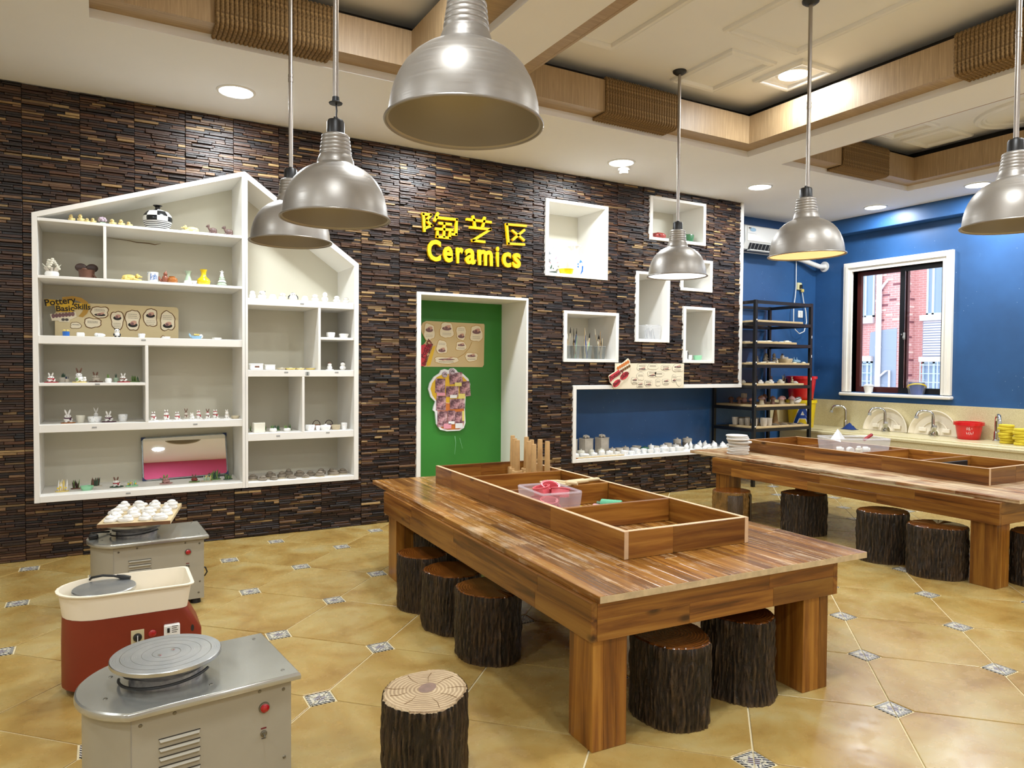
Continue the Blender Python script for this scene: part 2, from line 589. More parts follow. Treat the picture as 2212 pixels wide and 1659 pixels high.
# ---------------------------------------------------------------- mesh building
class MB:
    def __init__(s):
        s.v = []
        s.f = []
        s.mi = []
        s.col = []
    def add(s, vs, fs, mi=0, col=None, M=None):
        b = len(s.v)
        if M is not None:
            vs = [tuple(M @ Vector(p)) for p in vs]
        s.v.extend(vs)
        for f in fs:
            s.f.append(tuple(i + b for i in f))
            s.mi.append(mi)
            s.col.append(col)
        return s
    def box(s, x0, x1, y0, y1, z0, z1, mi=0, col=None, M=None):
        vs = [(x0, y0, z0), (x1, y0, z0), (x1, y1, z0), (x0, y1, z0), (x0, y0, z1), (x1, y0, z1), (x1, y1, z1), (x0, y1, z1)]
        fs = [(0, 3, 2, 1), (4, 5, 6, 7), (0, 1, 5, 4), (1, 2, 6, 5), (2, 3, 7, 6), (3, 0, 4, 7)]
        return s.add(vs, fs, mi, col, M)
    def cbox(s, x0, x1, y0, y1, z0, z1, c=0.003, mi=0, M=None):
        """box with chamfered edges"""
        c = min(c, (x1 - x0) / 2.01, (y1 - y0) / 2.01, (z1 - z0) / 2.01)
        X, Y, Z = (x0, x1), (y0, y1), (z0, z1)
        vs = []
        idx = {}
        for i in (0, 1):
            for j in (0, 1):
                for k in (0, 1):
                    px, py, pz = X[i], Y[j], Z[k]
                    sx, sy, sz = (c if i == 0 else -c), (c if j == 0 else -c), (c if k == 0 else -c)
                    idx[(i, j, k, 0)] = len(vs); vs.append((px, py + sy, pz + sz))
                    idx[(i, j, k, 1)] = len(vs); vs.append((px + sx, py, pz + sz))
                    idx[(i, j, k, 2)] = len(vs); vs.append((px + sx, py + sy, pz))
        fs = []
        g = idx
        for i in (0, 1):
            q = [g[(i, 0, 0, 0)], g[(i, 1, 0, 0)], g[(i, 1, 1, 0)], g[(i, 0, 1, 0)]]
            fs.append(q if i else q[::-1])
            q = [g[(0, i, 0, 1)], g[(1, i, 0, 1)], g[(1, i, 1, 1)], g[(0, i, 1, 1)]]
            fs.append(q if not i else q[::-1])
            q = [g[(0, 0, i, 2)], g[(1, 0, i, 2)], g[(1, 1, i, 2)], g[(0, 1, i, 2)]]
            fs.append(q if i else q[::-1])
        for a in (0, 1):
            for b in (0, 1):
                q = [g[(a, b, 0, 0)], g[(a, b, 0, 1)], g[(a, b, 1, 1)], g[(a, b, 1, 0)]]
                fs.append(q if a == b else q[::-1])
                q = [g[(a, 0, b, 0)], g[(a, 1, b, 0)], g[(a, 1, b, 2)], g[(a, 0, b, 2)]]
                fs.append(q if a == b else q[::-1])
                q = [g[(0, a, b, 1)], g[(1, a, b, 1)], g[(1, a, b, 2)], g[(0, a, b, 2)]]
                fs.append(q[::-1] if a == b else q)
        for i in (0, 1):
            for j in (0, 1):
                for k in (0, 1):
                    q = [g[(i, j, k, 0)], g[(i, j, k, 1)], g[(i, j, k, 2)]]
                    fs.append(q if (i + j + k) % 2 else q[::-1])
        return s.add(vs, fs, mi, None, M)
    def lathe(s, prof, n=24, c=(0, 0, 0), mi=0, M=None, sx=1.0, sy=1.0, wob=0.0, lobes=5, a0=0.0, a1=None):
        """prof: list of (r, z) bottom to top"""
        vs = []
        rows = []
        full = a1 is None
        cnt = n if full else n + 1
        for (r, z) in prof:
            if r <= 1e-6 and full:
                rows.append([len(vs)])
                vs.append((c[0], c[1], c[2] + z))
            else:
                row = []
                for i in range(cnt):
                    a = a0 + (2 * PI * i / n if full else (a1 - a0) * i / n)
                    k = 1 + wob * math.sin(lobes * a + z * 37)
                    row.append(len(vs))
                    vs.append((c[0] + r * k * sx * math.cos(a), c[1] + r * k * sy * math.sin(a), c[2] + z))
                rows.append(row)
        fs = []
        for A, B in zip(rows, rows[1:]):
            if len(A) == 1 and len(B) == 1:
                continue
            m = max(len(A), len(B))
            for i in range(m if full else m - 1):
                j = (i + 1) % m
                if len(A) == 1:
                    fs.append((A[0], B[j], B[i]))
                elif len(B) == 1:
                    fs.append((A[i], A[j], B[0]))
                else:
                    fs.append((A[i], A[j], B[j], B[i]))
        return s.add(vs, fs, mi, None, M)
    def cyl(s, c, r, z0, z1, n=16, mi=0, r2=None, M=None):
        r2 = r if r2 is None else r2
        return s.lathe([(0, z0), (r, z0), (r2, z1), (0, z1)], n, (c[0], c[1], c[2] if len(c) > 2 else 0), mi, M)
    def ball(s, c, rx, ry=None, rz=None, n=14, m=8, mi=0, M=None):
        ry = rx if ry is None else ry
        rz = rx if rz is None else rz
        prof = [(math.sin(PI * i / m), -math.cos(PI * i / m)) for i in range(m + 1)]
        prof[0] = (0, -1); prof[-1] = (0, 1)
        T = Matrix.Translation(c) @ Matrix.Diagonal((rx, ry, rz, 1))
        if M is not None:
            T = M @ T
        return s.lathe(prof, n, (0, 0, 0), mi, T)
    def tube(s, pts, r, n=8, mi=0, closed=False, M=None, lob=0, twist=0.0):
        pts = [Vector(p) for p in pts]
        k = len(pts)
        rr = r if isinstance(r, (list, tuple)) else [r] * k
        vs = []
        up = Vector((0, 0, 1))
        prev = None
        dist = 0
        for i, p in enumerate(pts):
            if closed:
                d = pts[(i + 1) % k] - pts[i - 1]
            else:
                d = pts[min(i + 1, k - 1)] - pts[max(i - 1, 0)]
            d.normalize()
            if prev is None:
                a = up if abs(d.z) < 0.9 else Vector((1, 0, 0))
                u = d.cross(a).normalized()
            else:
                u = (prev - d * prev.dot(d)).normalized()
                dist += (p - pts[i - 1]).length
            prev = u
            w = d.cross(u)
            for j in range(n):
                a = 2 * PI * j / n
                q = rr[i] * (1 + (0.16 * math.cos(lob * a + twist * dist) if lob else 0))
                vs.append(tuple(p + u * (math.cos(a) * q) + w * (math.sin(a) * q)))
        fs = []
        for i in range(k if closed else k - 1):
            i2 = (i + 1) % k
            for j in range(n):
                j2 = (j + 1) % n
                fs.append((i * n + j, i2 * n + j, i2 * n + j2, i * n + j2))
        if not closed:
            fs.append(tuple(range(n)))
            fs.append(tuple((k - 1) * n + j for j in reversed(range(n))))
        return s.add(vs, fs, mi, None, M)
    def prism(s, poly, y0, y1, mi=0, plane='xz', M=None, holes=None):
        """extrude a 2D polygon; plane xz -> thickness along y, xy -> thickness along z, yz -> thickness along x"""
        def P(u, v, w):
            return {'xz': (u, w, v), 'xy': (u, v, w), 'yz': (w, u, v)}[plane]
        loops = [poly] + (holes or [])
        vs = []
        fs = []
        tri = tessellate_polygon([[Vector((a, b, 0)) for a, b in lp] for lp in loops])
        flat = [q for lp in loops for q in lp]
        N = len(flat)
        for q in flat:
            vs.append(P(q[0], q[1], y0))
        for q in flat:
            vs.append(P(q[0], q[1], y1))
        for a, b, c in tri:
            fs.append((a, b, c))
            fs.append((N + c, N + b, N + a))
        o = 0
        for lp in loops:
            k = len(lp)
            for i in range(k):
                j = (i + 1) % k
                fs.append((o + i, o + j, N + o + j, N + o + i))
            o += k
        return s.add(vs, fs, mi, None, M)
    def build(s, name, mats, parent=None, smooth=None, loc=None, fix=True):
        me = bpy.data.meshes.new(name)
        me.from_pydata(s.v, [], s.f)
        if isinstance(mats, str):
            mats = [mats]
        for m in mats:
            me.materials.append(MATS[m])
        if any(s.mi):
            me.polygons.foreach_set('material_index', s.mi)
        if any(c is not None for c in s.col):
            at = me.color_attributes.new('tone', 'FLOAT_COLOR', 'CORNER')
            data = []
            for p, c in zip(me.polygons, s.col):
                data.extend(list(c) * p.loop_total)
            at.data.foreach_set('color', data)
        if fix:
            bm = bmesh.new()
            bm.from_mesh(me)
            bmesh.ops.recalc_face_normals(bm, faces=bm.faces)
            bm.to_mesh(me)
            bm.free()
        if smooth is not None:
            me.polygons.foreach_set('use_smooth', [True] * len(me.polygons))
            me.set_sharp_from_angle(angle=math.radians(smooth))
        me.update()
        o = bpy.data.objects.new(name, me)
        COL.objects.link(o)
        if parent is not None:
            o.parent = parent
        if loc is not None:
            o.location = loc
        return o

def tag(o, label=None, cat=None, group=None, kind=None):
    if label:
        o['label'] = label
    if cat:
        o['category'] = cat
    if group:
        o['group'] = group
    if kind:
        o['kind'] = kind
    return o

def thing(name, label, cat, loc=(0, 0, 0), rz=0.0, group=None, rot=None):
    o = bpy.data.objects.new(name, None)
    COL.objects.link(o)
    o.empty_display_size = 0.05
    o.location = loc
    o.rotation_euler = rot if rot else (0, 0, rz)
    return tag(o, label, cat, group)

def struct(name, parent=None):
    o = bpy.data.objects.new(name, None)
    COL.objects.link(o)
    o.empty_display_size = 0.1
    if parent:
        o.parent = parent
    o['kind'] = 'structure'
    return o

def dup(o, parent=None):
    c = o.copy()
    COL.objects.link(c)
    if parent is not None:
        c.parent = parent
    for ch in [k for k in o.children]:
        dup(ch, c)
    return c

def inst(src, parent, loc=(0, 0, 0), rot=(0, 0, 0), scale=None):
    c = src.copy()
    COL.objects.link(c)
    c.parent = parent
    c.location = loc
    c.rotation_euler = rot
    if scale:
        c.scale = scale
    return c

def part(name, mat, parent, fn, smooth=None):
    m = MB()
    fn(m)
    return m.build(name, mat, parent, smooth)

def text_mesh(body, size, depth, bold=0.0):
    cu = bpy.data.curves.new('txt', 'FONT')
    cu.body = body
    cu.size = size
    cu.extrude = depth
    cu.offset = bold
    cu.resolution_u = 3
    o = bpy.data.objects.new('txt', cu)
    COL.objects.link(o)
    dg = bpy.context.evaluated_depsgraph_get()
    me = bpy.data.meshes.new_from_object(o.evaluated_get(dg))
    bpy.data.objects.remove(o)
    bpy.data.curves.remove(cu)
    return me

def text_obj(name, body, size, depth, mat, parent, loc, rot, bold=0.0):
    me = text_mesh(body, size, depth, bold)
    me.materials.clear()
    me.materials.append(MATS[mat])
    o = bpy.data.objects.new(name, me)
    COL.objects.link(o)
    o.parent = parent
    o.location = loc
    o.rotation_euler = rot
    return o

ORD = ['first', 'second', 'third', 'fourth', 'fifth', 'sixth', 'seventh', 'eighth', 'ninth', 'tenth', 'eleventh',
       'twelfth', 'thirteenth', 'fourteenth', 'fifteenth', 'sixteenth', 'seventeenth', 'eighteenth', 'nineteenth',
       'twentieth']
def rim(m, poly, y0, y1):
    pass

# ================================================================ STRUCTURE
# ---------------------------------------------------------------- floor
floor = struct('floor')
part('floor_base', 'grout', floor, lambda m: m.box(WALL_L, WALL_R, WALL_N, WALL_B, -0.05, -0.004))
A0, B0, PA, PB = 0.0735, -0.938, 0.5318, 0.5356
CLIP = 0.0735
S2 = math.sqrt(2)
def lat(i, j):
    a = A0 + PA * i
    b = B0 - PB * j
    return ((a - b) / S2, (a + b) / S2)
g = 0.0035
hA, hB = PA / 2 - g, PB / 2 - g
cl = CLIP - g * 0.6
oct_ab = [(-hA + cl, -hB), (hA - cl, -hB), (hA, -hB + cl), (hA, hB - cl), (hA - cl, hB), (-hA + cl, hB), (-hA, hB - cl), (-hA, -hB + cl)]
def ab2xy(a, b):
    return ((a - b) / S2, (a + b) / S2)
def tile_geo(m, cx=0, cy=0):
    n = len(oct_ab)
    o1 = [ab2xy(a, b) for a, b in oct_ab]
    k = 0.994
    vs = [(cx + x, cy + y, -0.004) for x, y in o1] + [(cx + x, cy + y, -0.001) for x, y in o1] + [(cx + x * k, cy + y * k, 0.0) for x, y in o1]
    fs = [tuple(range(2 * n, 3 * n))]
    for r in (0, 1):
        for i in range(n):
            j = (i + 1) % n
            fs.append((r * n + i, r * n + j, (r + 1) * n + j, (r + 1) * n + i))
    m.add(vs, fs)
mt = MB()
tile_geo(mt)
tile0 = mt.build('floor_tile', 'tile_glaze', floor)
ma = MB()
h = CLIP / 2 * S2 - 0.004
q = 0.0025
for sx_, sy_ in ((1, 0), (-1, 0), (0, 1), (0, -1)):
    # grout cross runs along the tile diagonals, each accent is four triangles
    if sx_:
        tri = [(sx_ * h, -h + q * 1.4), (sx_ * h, h - q * 1.4), (sx_ * q * 1.4, 0)]
    else:
        tri = [(-h + q * 1.4, sy_ * h), (h - q * 1.4, sy_ * h), (0, sy_ * q * 1.4)]
    ma.add([(x, y, 0.0) for x, y in tri] + [(x, y, -0.004) for x, y in tri], [(0, 1, 2), (0, 1, 4, 3), (1, 2, 5, 4), (2, 0, 3, 5)])
acc0 = ma.build('accent_tile', 'tile_accent', floor)
mrest = MB()
mresta = MB()
used_t = used_a = False
CAMX, CAMY = 0.0, -5.644
def inview(x, y):
    dx, dy = x - CAMX, y - CAMY
    dep = dx * 0.4945 + dy * 0.869
    if dep < 1.2:
        return False
    u = (dx * 0.869 - dy * 0.4945) / dep
    return abs(u) < 0.80 and 1548 * (1.3 / dep) - 39 < 829 + 330
for i in range(-14, 16):
    for j in range(-14, 20):
        x, y = lat(i + 0.5, j + 0.5)
        if WALL_L - 0.3 < x < WALL_R + 0.3 and WALL_N - .3 < y < WALL_B + 0.3:
            if inview(x, y) and y < 0.3:
                if not used_t:
                    used_t = True
                    tile0.location = (x, y, 0)
                else:
                    inst(tile0, floor, (x, y, 0))
            else:
                tile_geo(mrest, x, y)
        x, y = lat(i, j)
        if WALL_L < x < WALL_R and WALL_N < y < WALL_B:
            if inview(x, y) and y < 0.3:
                if not used_a:
                    used_a = True
                    acc0.location = (x, y, 0)
                else:
                    inst(acc0, floor, (x, y, 0))
o = mrest.build('floor_tiles_far', 'tile_glaze', floor)
o['kind'] = 'stuff'

# ---------------------------------------------------------------- room shell
wb = struct('wall_back')
part('wall_panel', 'blue_wall', wb, lambda m: m.box(WALL_L, WALL_R + 0.2, WALL_B, WALL_B + 0.12, 0, CEIL + 0.5))
wl = struct('wall_left')
part('wall_panel', 'white_wall', wl, lambda m: m.box(WALL_L - 0.12, WALL_L, WALL_N, WALL_B, 0, CEIL + 0.5))
wr_ = struct('wall_rear')
def rear(m):
    m.box(WALL_L, WALL_R, WALL_N - 0.12, WALL_N, 2.45, CEIL + 0.5, 0)
    m.box(WALL_L, WALL_R, WALL_N - 0.12, WALL_N, 0, 2.45, 1)
m = MB(); rear(m); m.build('wall_panel', ['pink_wall', 'white_wall'], wr_)

# window wall with two openings (the second lies outside the frame, towards the camera)
W1 = (-1.165, -0.075, 1.015, 2.475)      # y0 y1 z0 z1
W2 = (-4.9, -3.4, 1.015, 2.475)
wright = struct('wall_right')
def winwall(m):
    ys = [WALL_N, W2[0], W2[1], W1[0], W1[1], WALL_B]
    zs = [0, W1[2], W1[3], CEIL + 0.5]
    for a in range(5):
        for b in range(3):
            if b == 1 and a in (1, 3):
                continue
            m.box(WALL_R, WALL_R + 0.2, ys[a], ys[a + 1], zs[b], zs[b + 1])
part('wall_panel', 'blue_wall', wright, winwall)
part('wall_beam', 'blue_wall', wright, lambda m: m.cbox(7.79, WALL_R, WALL_N, WALL_B, 2.925, CEIL, 0.006))

# ---------------------------------------------------------------- ceiling with three recessed trays
TRAYS = [(-0.056, 1.832), (2.203, 4.812), (5.232, 7.11)]
TY0, TY1 = -5.25, -1.25
LED = 0.155       # width of the timber ledge
ceil = struct('ceiling')
def lowceil(m):
    z0, z1 = CEIL, 3.155
    m.box(WALL_L, WALL_R, TY1, WALL_B, z0, z1)
    m.box(WALL_L, WALL_R, WALL_N, TY0, z0, z1)
    xs = [WALL_L] + [v for t_ in TRAYS for v in t_] + [WALL_R]
    for k in range(0, len(xs), 2):
        m.box(xs[k], xs[k + 1], TY0, TY1, z0, z1)
part('ceiling_slab', 'ceiling_paint', ceil, lowceil)
for (a, b) in TRAYS:
    def tp(m):
        m.box(a, b, TY0, TY1, CEIL_IN, CEIL_IN + 0.03)
    part('tray_ceiling', 'ceiling_paint', ceil, tp)
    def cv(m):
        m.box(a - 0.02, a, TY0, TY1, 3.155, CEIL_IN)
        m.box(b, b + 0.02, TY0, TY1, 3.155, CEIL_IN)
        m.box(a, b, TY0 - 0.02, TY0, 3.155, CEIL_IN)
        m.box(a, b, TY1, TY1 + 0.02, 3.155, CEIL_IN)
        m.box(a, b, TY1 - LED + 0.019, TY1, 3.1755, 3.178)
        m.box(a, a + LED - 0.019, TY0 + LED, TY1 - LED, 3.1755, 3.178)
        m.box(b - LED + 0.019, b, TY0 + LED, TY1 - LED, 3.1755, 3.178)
    part('cove_shade_lining', 'backing_shade_dark', ceil, cv)  # cove faces coloured dark to deepen the shade above the timber boards
part('ceiling_lid', 'ceiling_paint', ceil, lambda m: m.box(WALL_L, WALL_R, WALL_N, WALL_B, CEIL_IN + 0.04, CEIL_IN + 0.1))

WT = 3.38         # top of the timber board
n_trim = 1
for (a, b) in TRAYS:
    tr_ = struct('trim_%d' % n_trim)
    n_trim += 1
    part('ledge_board', 'veneer_h', tr_, lambda m: m.box(a, b, TY1 - LED, TY1, 3.155, 3.175))
    part('ledge_board', 'veneer_h', tr_, lambda m: m.box(a, b, TY0, TY0 + LED, 3.155, 3.175))
    part('ledge_board', 'veneer_h', tr_, lambda m: m.box(a, a + LED, TY0 + LED, TY1 - LED, 3.155, 3.175))
    part('ledge_board', 'veneer_h', tr_, lambda m: m.box(b - LED, b, TY0 + LED, TY1 - LED, 3.155, 3.175))
    part('face_board', 'veneer_v', tr_, lambda m: m.box(a + LED, b - LED, TY1 - LED - 0.001, TY1 - LED + 0.018, 3.154, WT))
    part('face_board', 'veneer_v', tr_, lambda m: m.box(a + LED, b - LED, TY0 + LED - 0.018, TY0 + LED + 0.001, 3.154, WT))
    part('face_board', 'veneer_v', tr_, lambda m: m.box(a + LED - 0.018, a + LED + 0.001, TY0 + LED, TY1 - LED, 3.154, WT))
    part('face_board', 'veneer_v', tr_, lambda m: m.box(b - LED - 0.001, b - LED + 0.018, TY0 + LED, TY1 - LED, 3.154, WT))

# plaster mouldings on the recessed ceilings
def moulding(x0, x1, y0, y1):
    global n_trim
    w = 0.055
    m = MB()
    prof = [(0, 0), (0.004, -0.018), (0.016, -0.024), (0.024, -0.016), (0.034, -0.026), (0.046, -0.022), (w, -0.006), (w, 0)]
    vs = []
    for (d, z) in prof:
        vs += [(x0 + d, y0 + d, CEIL_IN + z), (x1 - d, y0 + d, CEIL_IN + z), (x1 - d, y1 - d, CEIL_IN + z), (x0 + d, y1 - d, CEIL_IN + z)]
    fs = []
    for k in range(len(prof) - 1):
        for i in range(4):
            j = (i + 1) % 4
            fs.append((k * 4 + i, k * 4 + j, (k + 1) * 4 + j, (k + 1) * 4 + i))
    m.add(vs, fs)
    o = m.build('trim_%d' % n_trim, 'ceiling_paint', None, 30)
    n_trim += 1
    o['kind'] = 'structure'
moulding(2.40, 3.03, -4.75, -1.675)
moulding(3.72, 4.165, -2.10, -1.48)
moulding(3.46, 4.16, -4.2, -2.26)
moulding(4.265, 4.645, -2.235, -1.785)
moulding(6.57, 6.99, -1.95, -1.50)
moulding(6.0, 6.45, -1.95, -1.50)
moulding(0.2, 1.6, -4.6, -2.9)
m = MB()
cx_, cy_ = 6.78, -2.62
m.tube([(cx_ + 0.36 * math.cos(2 * PI * i / 40), cy_ + 0.5 * math.sin(2 * PI * i / 40), CEIL_IN) for i in range(40)], 0.03, 8, 0, True)
m.tube([(cx_ + 0.31 * math.cos(2 * PI * i / 40), cy_ + 0.45 * math.sin(2 * PI * i / 40), CEIL_IN) for i in range(40)], 0.016, 8, 0, True)
o = m.build('trim_%d' % n_trim, 'ceiling_paint', None, 40)
o['kind'] = 'structure'
n_trim += 1

# ---------------------------------------------------------------- timber mosaic wall
HOUSE = [(-0.404, 0.377), (1.776, 0.377), (1.776, 2.108), (0.912, 2.723), (-0.404, 2.276)]
NICHES = {'N1': (3.540, 4.258, 2.137, 2.850), 'N2': (4.780, 5.543, 2.582, 3.026), 'N3': (4.612, 5.056, 1.550, 2.257),
          'N4': (5.200, 5.650, 2.097, 2.432), 'N5': (3.752, 4.400, 1.341, 1.825), 'N6': (5.245, 5.692, 1.344, 1.935)}
DOOR = (2.277, 3.364, 0.0, 1.917)
LOW = (3.865, 6.111, 0.379, 1.120)
XEND = 6.111
def blocked(z):
    iv = [(DOOR[0], DOOR[1])] if z < DOOR[3] else []
    if LOW[2] < z < LOW[3]:
        iv.append((LOW[0], 9))
    for k, (a, b, c, d) in NICHES.items():
        if c < z < d:
            iv.append((a, b))
    if 0.377 < z < 2.723:
        l = -0.404 if z < 2.276 else -0.404 + (z - 2.276) / (2.723 - 2.276) * (0.912 + 0.404)
        r = 1.776 if z < 2.108 else 1.776 - (z - 2.108) / (2.723 - 2.108) * (1.776 - 0.912)
        iv.append((l, r))
    return sorted(iv)
def clipseg(a, b, iv):
    out = []
    cur = a
    for l, r in iv:
        if r <= cur or l >= b:
            continue
        if l > cur:
            out.append((cur, min(l, b)))
        cur = max(cur, r)
        if cur >= b:
            break
    if cur < b:
        out.append((cur, b))
    return [(p, q_) for p, q_ in out if q_ - p > 0.004]

wfront = struct('wall_front')
def backing(m):
    hh = 0.0165
    rows = int(CEIL / hh) + 1
    for k in range(rows):
        z0, z1 = k * hh, min((k + 1) * hh, CEIL)
        for p, q_ in clipseg(WALL_L, XEND, blocked((z0 + z1) / 2)):
            m.box(p, q_, 0.0, 0.02, z0, z1)
part('wall_backing', 'backing_shade_dark', wfront, backing)
TONES = [('#2a1a12', 20), ('#1c1210', 14), ('#3b2417', 20), ('#4e2f1b', 14), ('#241a1c', 12), ('#573c26', 10), ('#74563a', 8), ('#8f7148', 5),
         ('#3f2a22', 12), ('#17161a', 8), ('#a88a5c', 3)]
TL_ = [lin(c) for c, w in TONES]
TW_ = [w for c, w in TONES]
rs = random.Random(11)
strips = []
PITCH = 0.3225
x = -0.454 - PITCH * 10
while x < XEND:
    xa, xb = max(x, WALL_L), min(x + PITCH, XEND - 0.038)
    if xb > xa:
        z = -rs.random() * 0.012
        while z < CEIL:
            hgt = rs.uniform(0.013, 0.0195)
            z0, z1 = max(z, 0.002), min(z + hgt, CEIL - 0.004)
            if z1 - z0 > 0.004:
                iv = blocked((z0 + z1) / 2)
                cuts = [xa]
                p = xa + rs.uniform(0.04, 0.17)
                while p < xb - 0.04:
                    cuts.append(p)
                    p += rs.uniform(0.06, 0.19)
                cuts.append(xb)
                for a_, b_ in zip(cuts, cuts[1:]):
                    for p_, q_ in clipseg(a_ + 0.001, b_ - 0.001, iv):
                        strips.append((p_, q_, z0 + 0.0009, z1 - 0.0009, rs.choice((0.005, 0.009, 0.013, 0.018, 0.024)) + rs.uniform(-0.002, 0.002), rs.choices(TL_, TW_)[0]))
            z += hgt
    x += PITCH
def strip_geo(m, p, q_, z0, z1, d, c):
    e = min(0.0018, d * 0.4)
    k = 0.75 + 0.5 * rs.random()
    c = (c[0] * k, c[1] * k, c[2] * k, 1)
    vs = [(p, 0, z0), (q_, 0, z0), (q_, 0, z1), (p, 0, z1),
          (p, -d + e, z0), (q_, -d + e, z0), (q_, -d + e, z1), (p, -d + e, z1),
          (p + e, -d, z0 + e), (q_ - e, -d, z0 + e), (q_ - e, -d, z1 - e), (p + e, -d, z1 - e)]
    fs = [(8, 9, 10, 11)]
    for i in range(4):
        j = (i + 1) % 4
        fs.append((i, j, 4 + j, 4 + i))
        fs.append((4 + i, 4 + j, 8 + j, 8 + i))
    m.add(vs, fs, 0, c)
def pxarea(s_):
    cx = (s_[0] + s_[1]) / 2
    dep = cx * 0.4945 + 5.644 * 0.869
    u = (cx * 0.869 - 5.644 * 0.4945) / dep
    if abs(u) > 0.7 or s_[3] > 3.08 - 0.16 * 0:
        return 0
    zv = 829 - 1548 * ((s_[2] - 1.3) / dep) - 39
    if not (150 < zv < 1230):
        return 0
    return (s_[1] - s_[0]) * (s_[3] - s_[2]) / dep ** 2
order = sorted(range(len(strips)), key=lambda i: -pxarea(strips[i]))
big = set(order[:300])
mall = MB()
for i, s_ in enumerate(strips):
    if i in big:
        mm = MB()
        strip_geo(mm, *s_)
        mm.build('wood_strip', 'mosaic_wood', wfront, fix=False)
    else:
        strip_geo(mall, *s_)
o = mall.build('wood_strips', 'mosaic_wood', wfront, fix=False)
o['kind'] = 'stuff'

# ends and soffit of the timber front
part('end_panel', 'white_board', wfront, lambda m: m.box(XEND - 0.02, XEND, 0.0, WALL_B, 1.082, CEIL))
part('corner_trim', 'white_board', wfront, lambda m: (m.cbox(XEND - 0.037, XEND + 0.003, -0.026, 0.0, 1.082, CEIL - 0.002, 0.004)))
part('soffit', 'corner_blue', wfront, lambda m: m.box(LOW[0] + 0.03, XEND - 0.02, 0.0, WALL_B, 1.082, 1.10))

# ---------------------------------------------------------------- doorway recess with green panel
door = struct('door_1')
dx0, dx1, dz = DOOR[0], DOOR[1], DOOR[3]
part('jamb', 'white_board', door, lambda m: m.cbox(dx0, dx0 + 0.038, -0.03, WALL_B, 0, dz, 0.003))
part('jamb', 'white_board', door, lambda m: m.cbox(dx1 - 0.022, dx1, -0.03, WALL_B, 0, dz, 0.003))
part('lintel', 'white_board', door, lambda m: m.cbox(dx0 + 0.038, dx1 - 0.022, -0.03, WALL_B, dz - 0.024, dz, 0.003))
part('door_panel', 'green_panel', door, lambda m: m.box(dx0 + 0.038, dx1 - 0.022, WALL_B - 0.02, WALL_B, 0, dz - 0.024))

# ---------------------------------------------------------------- house-shaped shelf, two units
T = 0.03
FY, BY = -0.032, 0.44
def slanted(m, x0, z0, x1, z1, t, y0, y1):
    m.prism([(x0, z0), (x1, z1), (x1, z1 - t * 1.25), (x0, z0 - t * 1.25)], y0, y1)
unitA = thing('display_shelf', 'taller left half of the white house-shaped shelf with a long sloping roof', 'shelf', (0, 0, 0.377), 0, 'house-shaped wall shelf')
unitB = thing('display_shelf', 'narrower right half of the white house-shaped shelf with the steep short roof', 'shelf', (0, 0, 0.377), 0, 'house-shaped wall shelf')
def spart(name, mat, parent, fn, smooth=None):
    m = MB()
    fn(m)
    m.v = [(a, b, c - 0.377) for a, b, c in m.v]
    return m.build(name, mat, parent, smooth)
ZB = 0.42
spart('side_panel', 'white_board', unitA, lambda m: m.prism([(-0.404, 0.377), (-0.374, 0.377), (-0.374, 2.286), (-0.404, 2.276)], FY, BY))
spart('side_panel', 'white_board', unitA, lambda m: m.prism([(0.891, 0.377), (0.9105, 0.377), (0.9105, 2.7225), (0.891, 2.716)], FY, BY))
spart('roof_panel', 'white_board', unitA, lambda m: m.prism([(-0.374, 2.286), (0.891, 2.716), (0.891, 2.684), (-0.374, 2.252)], FY, BY))
spart('base_shelf', 'white_board', unitA, lambda m: m.cbox(-0.374, 0.891, FY, BY, 0.377, ZB, 0.002))
spart('shelf', 'white_board', unitA, lambda m: m.cbox(-0.374, 0.891, FY + .006, BY, 2.229, 2.249, 0.002))
spart('shelf', 'white_board', unitA, lambda m: m.cbox(-0.374, 0.891, FY + .006, BY, 1.856, 1.875, 0.002))
spart('shelf', 'white_board', unitA, lambda m: m.cbox(-0.374, 0.891, FY + .006, BY, 1.426, 1.480, 0.002))
spart('shelf', 'white_board', unitA, lambda m: m.cbox(-0.374, 0.249, FY + .006, BY, 1.147, 1.167, 0.002))
spart('shelf', 'white_board', unitA, lambda m: m.cbox(-0.374, 0.891, FY + .006, BY, 0.838, 0.890, 0.002))
spart('divider', 'white_board', unitA, lambda m: m.cbox(-0.001, 0.018, FY + .006, BY, 1.875, 2.229, 0.002))
spart('divider', 'white_board', unitA, lambda m: m.cbox(0.249, 0.269, FY + .006, BY, 0.890, 1.426, 0.002))
spart('back_panel', 'shelf_back', unitA, lambda m: m.prism([(-0.404, 0.377), (0.9105, 0.377), (0.9105, 2.7225), (-0.404, 2.276)], BY, BY + 0.012))
spart('side_panel', 'white_board', unitB, lambda m: m.prism([(0.9125, 0.377), (0.931, 0.377), (0.931, 2.710), (0.9125, 2.7225)], FY, BY))
spart('side_panel', 'white_board', unitB, lambda m: m.prism([(1.740, 0.377), (1.776, 0.377), (1.776, 2.108), (1.740, 2.134)], FY, BY))
spart('roof_panel', 'white_board', unitB, lambda m: m.prism([(0.931, 2.710), (1.740, 2.134), (1.740, 2.088), (0.931, 2.666)], FY, BY))
spart('base_shelf', 'white_board', unitB, lambda m: m.cbox(0.931, 1.740, FY, BY, 0.377, 0.413, 0.002))
spart('shelf', 'white_board', unitB, lambda m: m.cbox(0.931, 1.740, FY + .006, BY, 1.743, 1.794, 0.002))
spart('shelf', 'white_board', unitB, lambda m: m.cbox(1.474, 1.740, FY + .006, BY, 1.496, 1.516, 0.002))
spart('shelf', 'white_board', unitB, lambda m: m.cbox(0.931, 1.740, FY + .006, BY, 1.207, 1.258, 0.002))
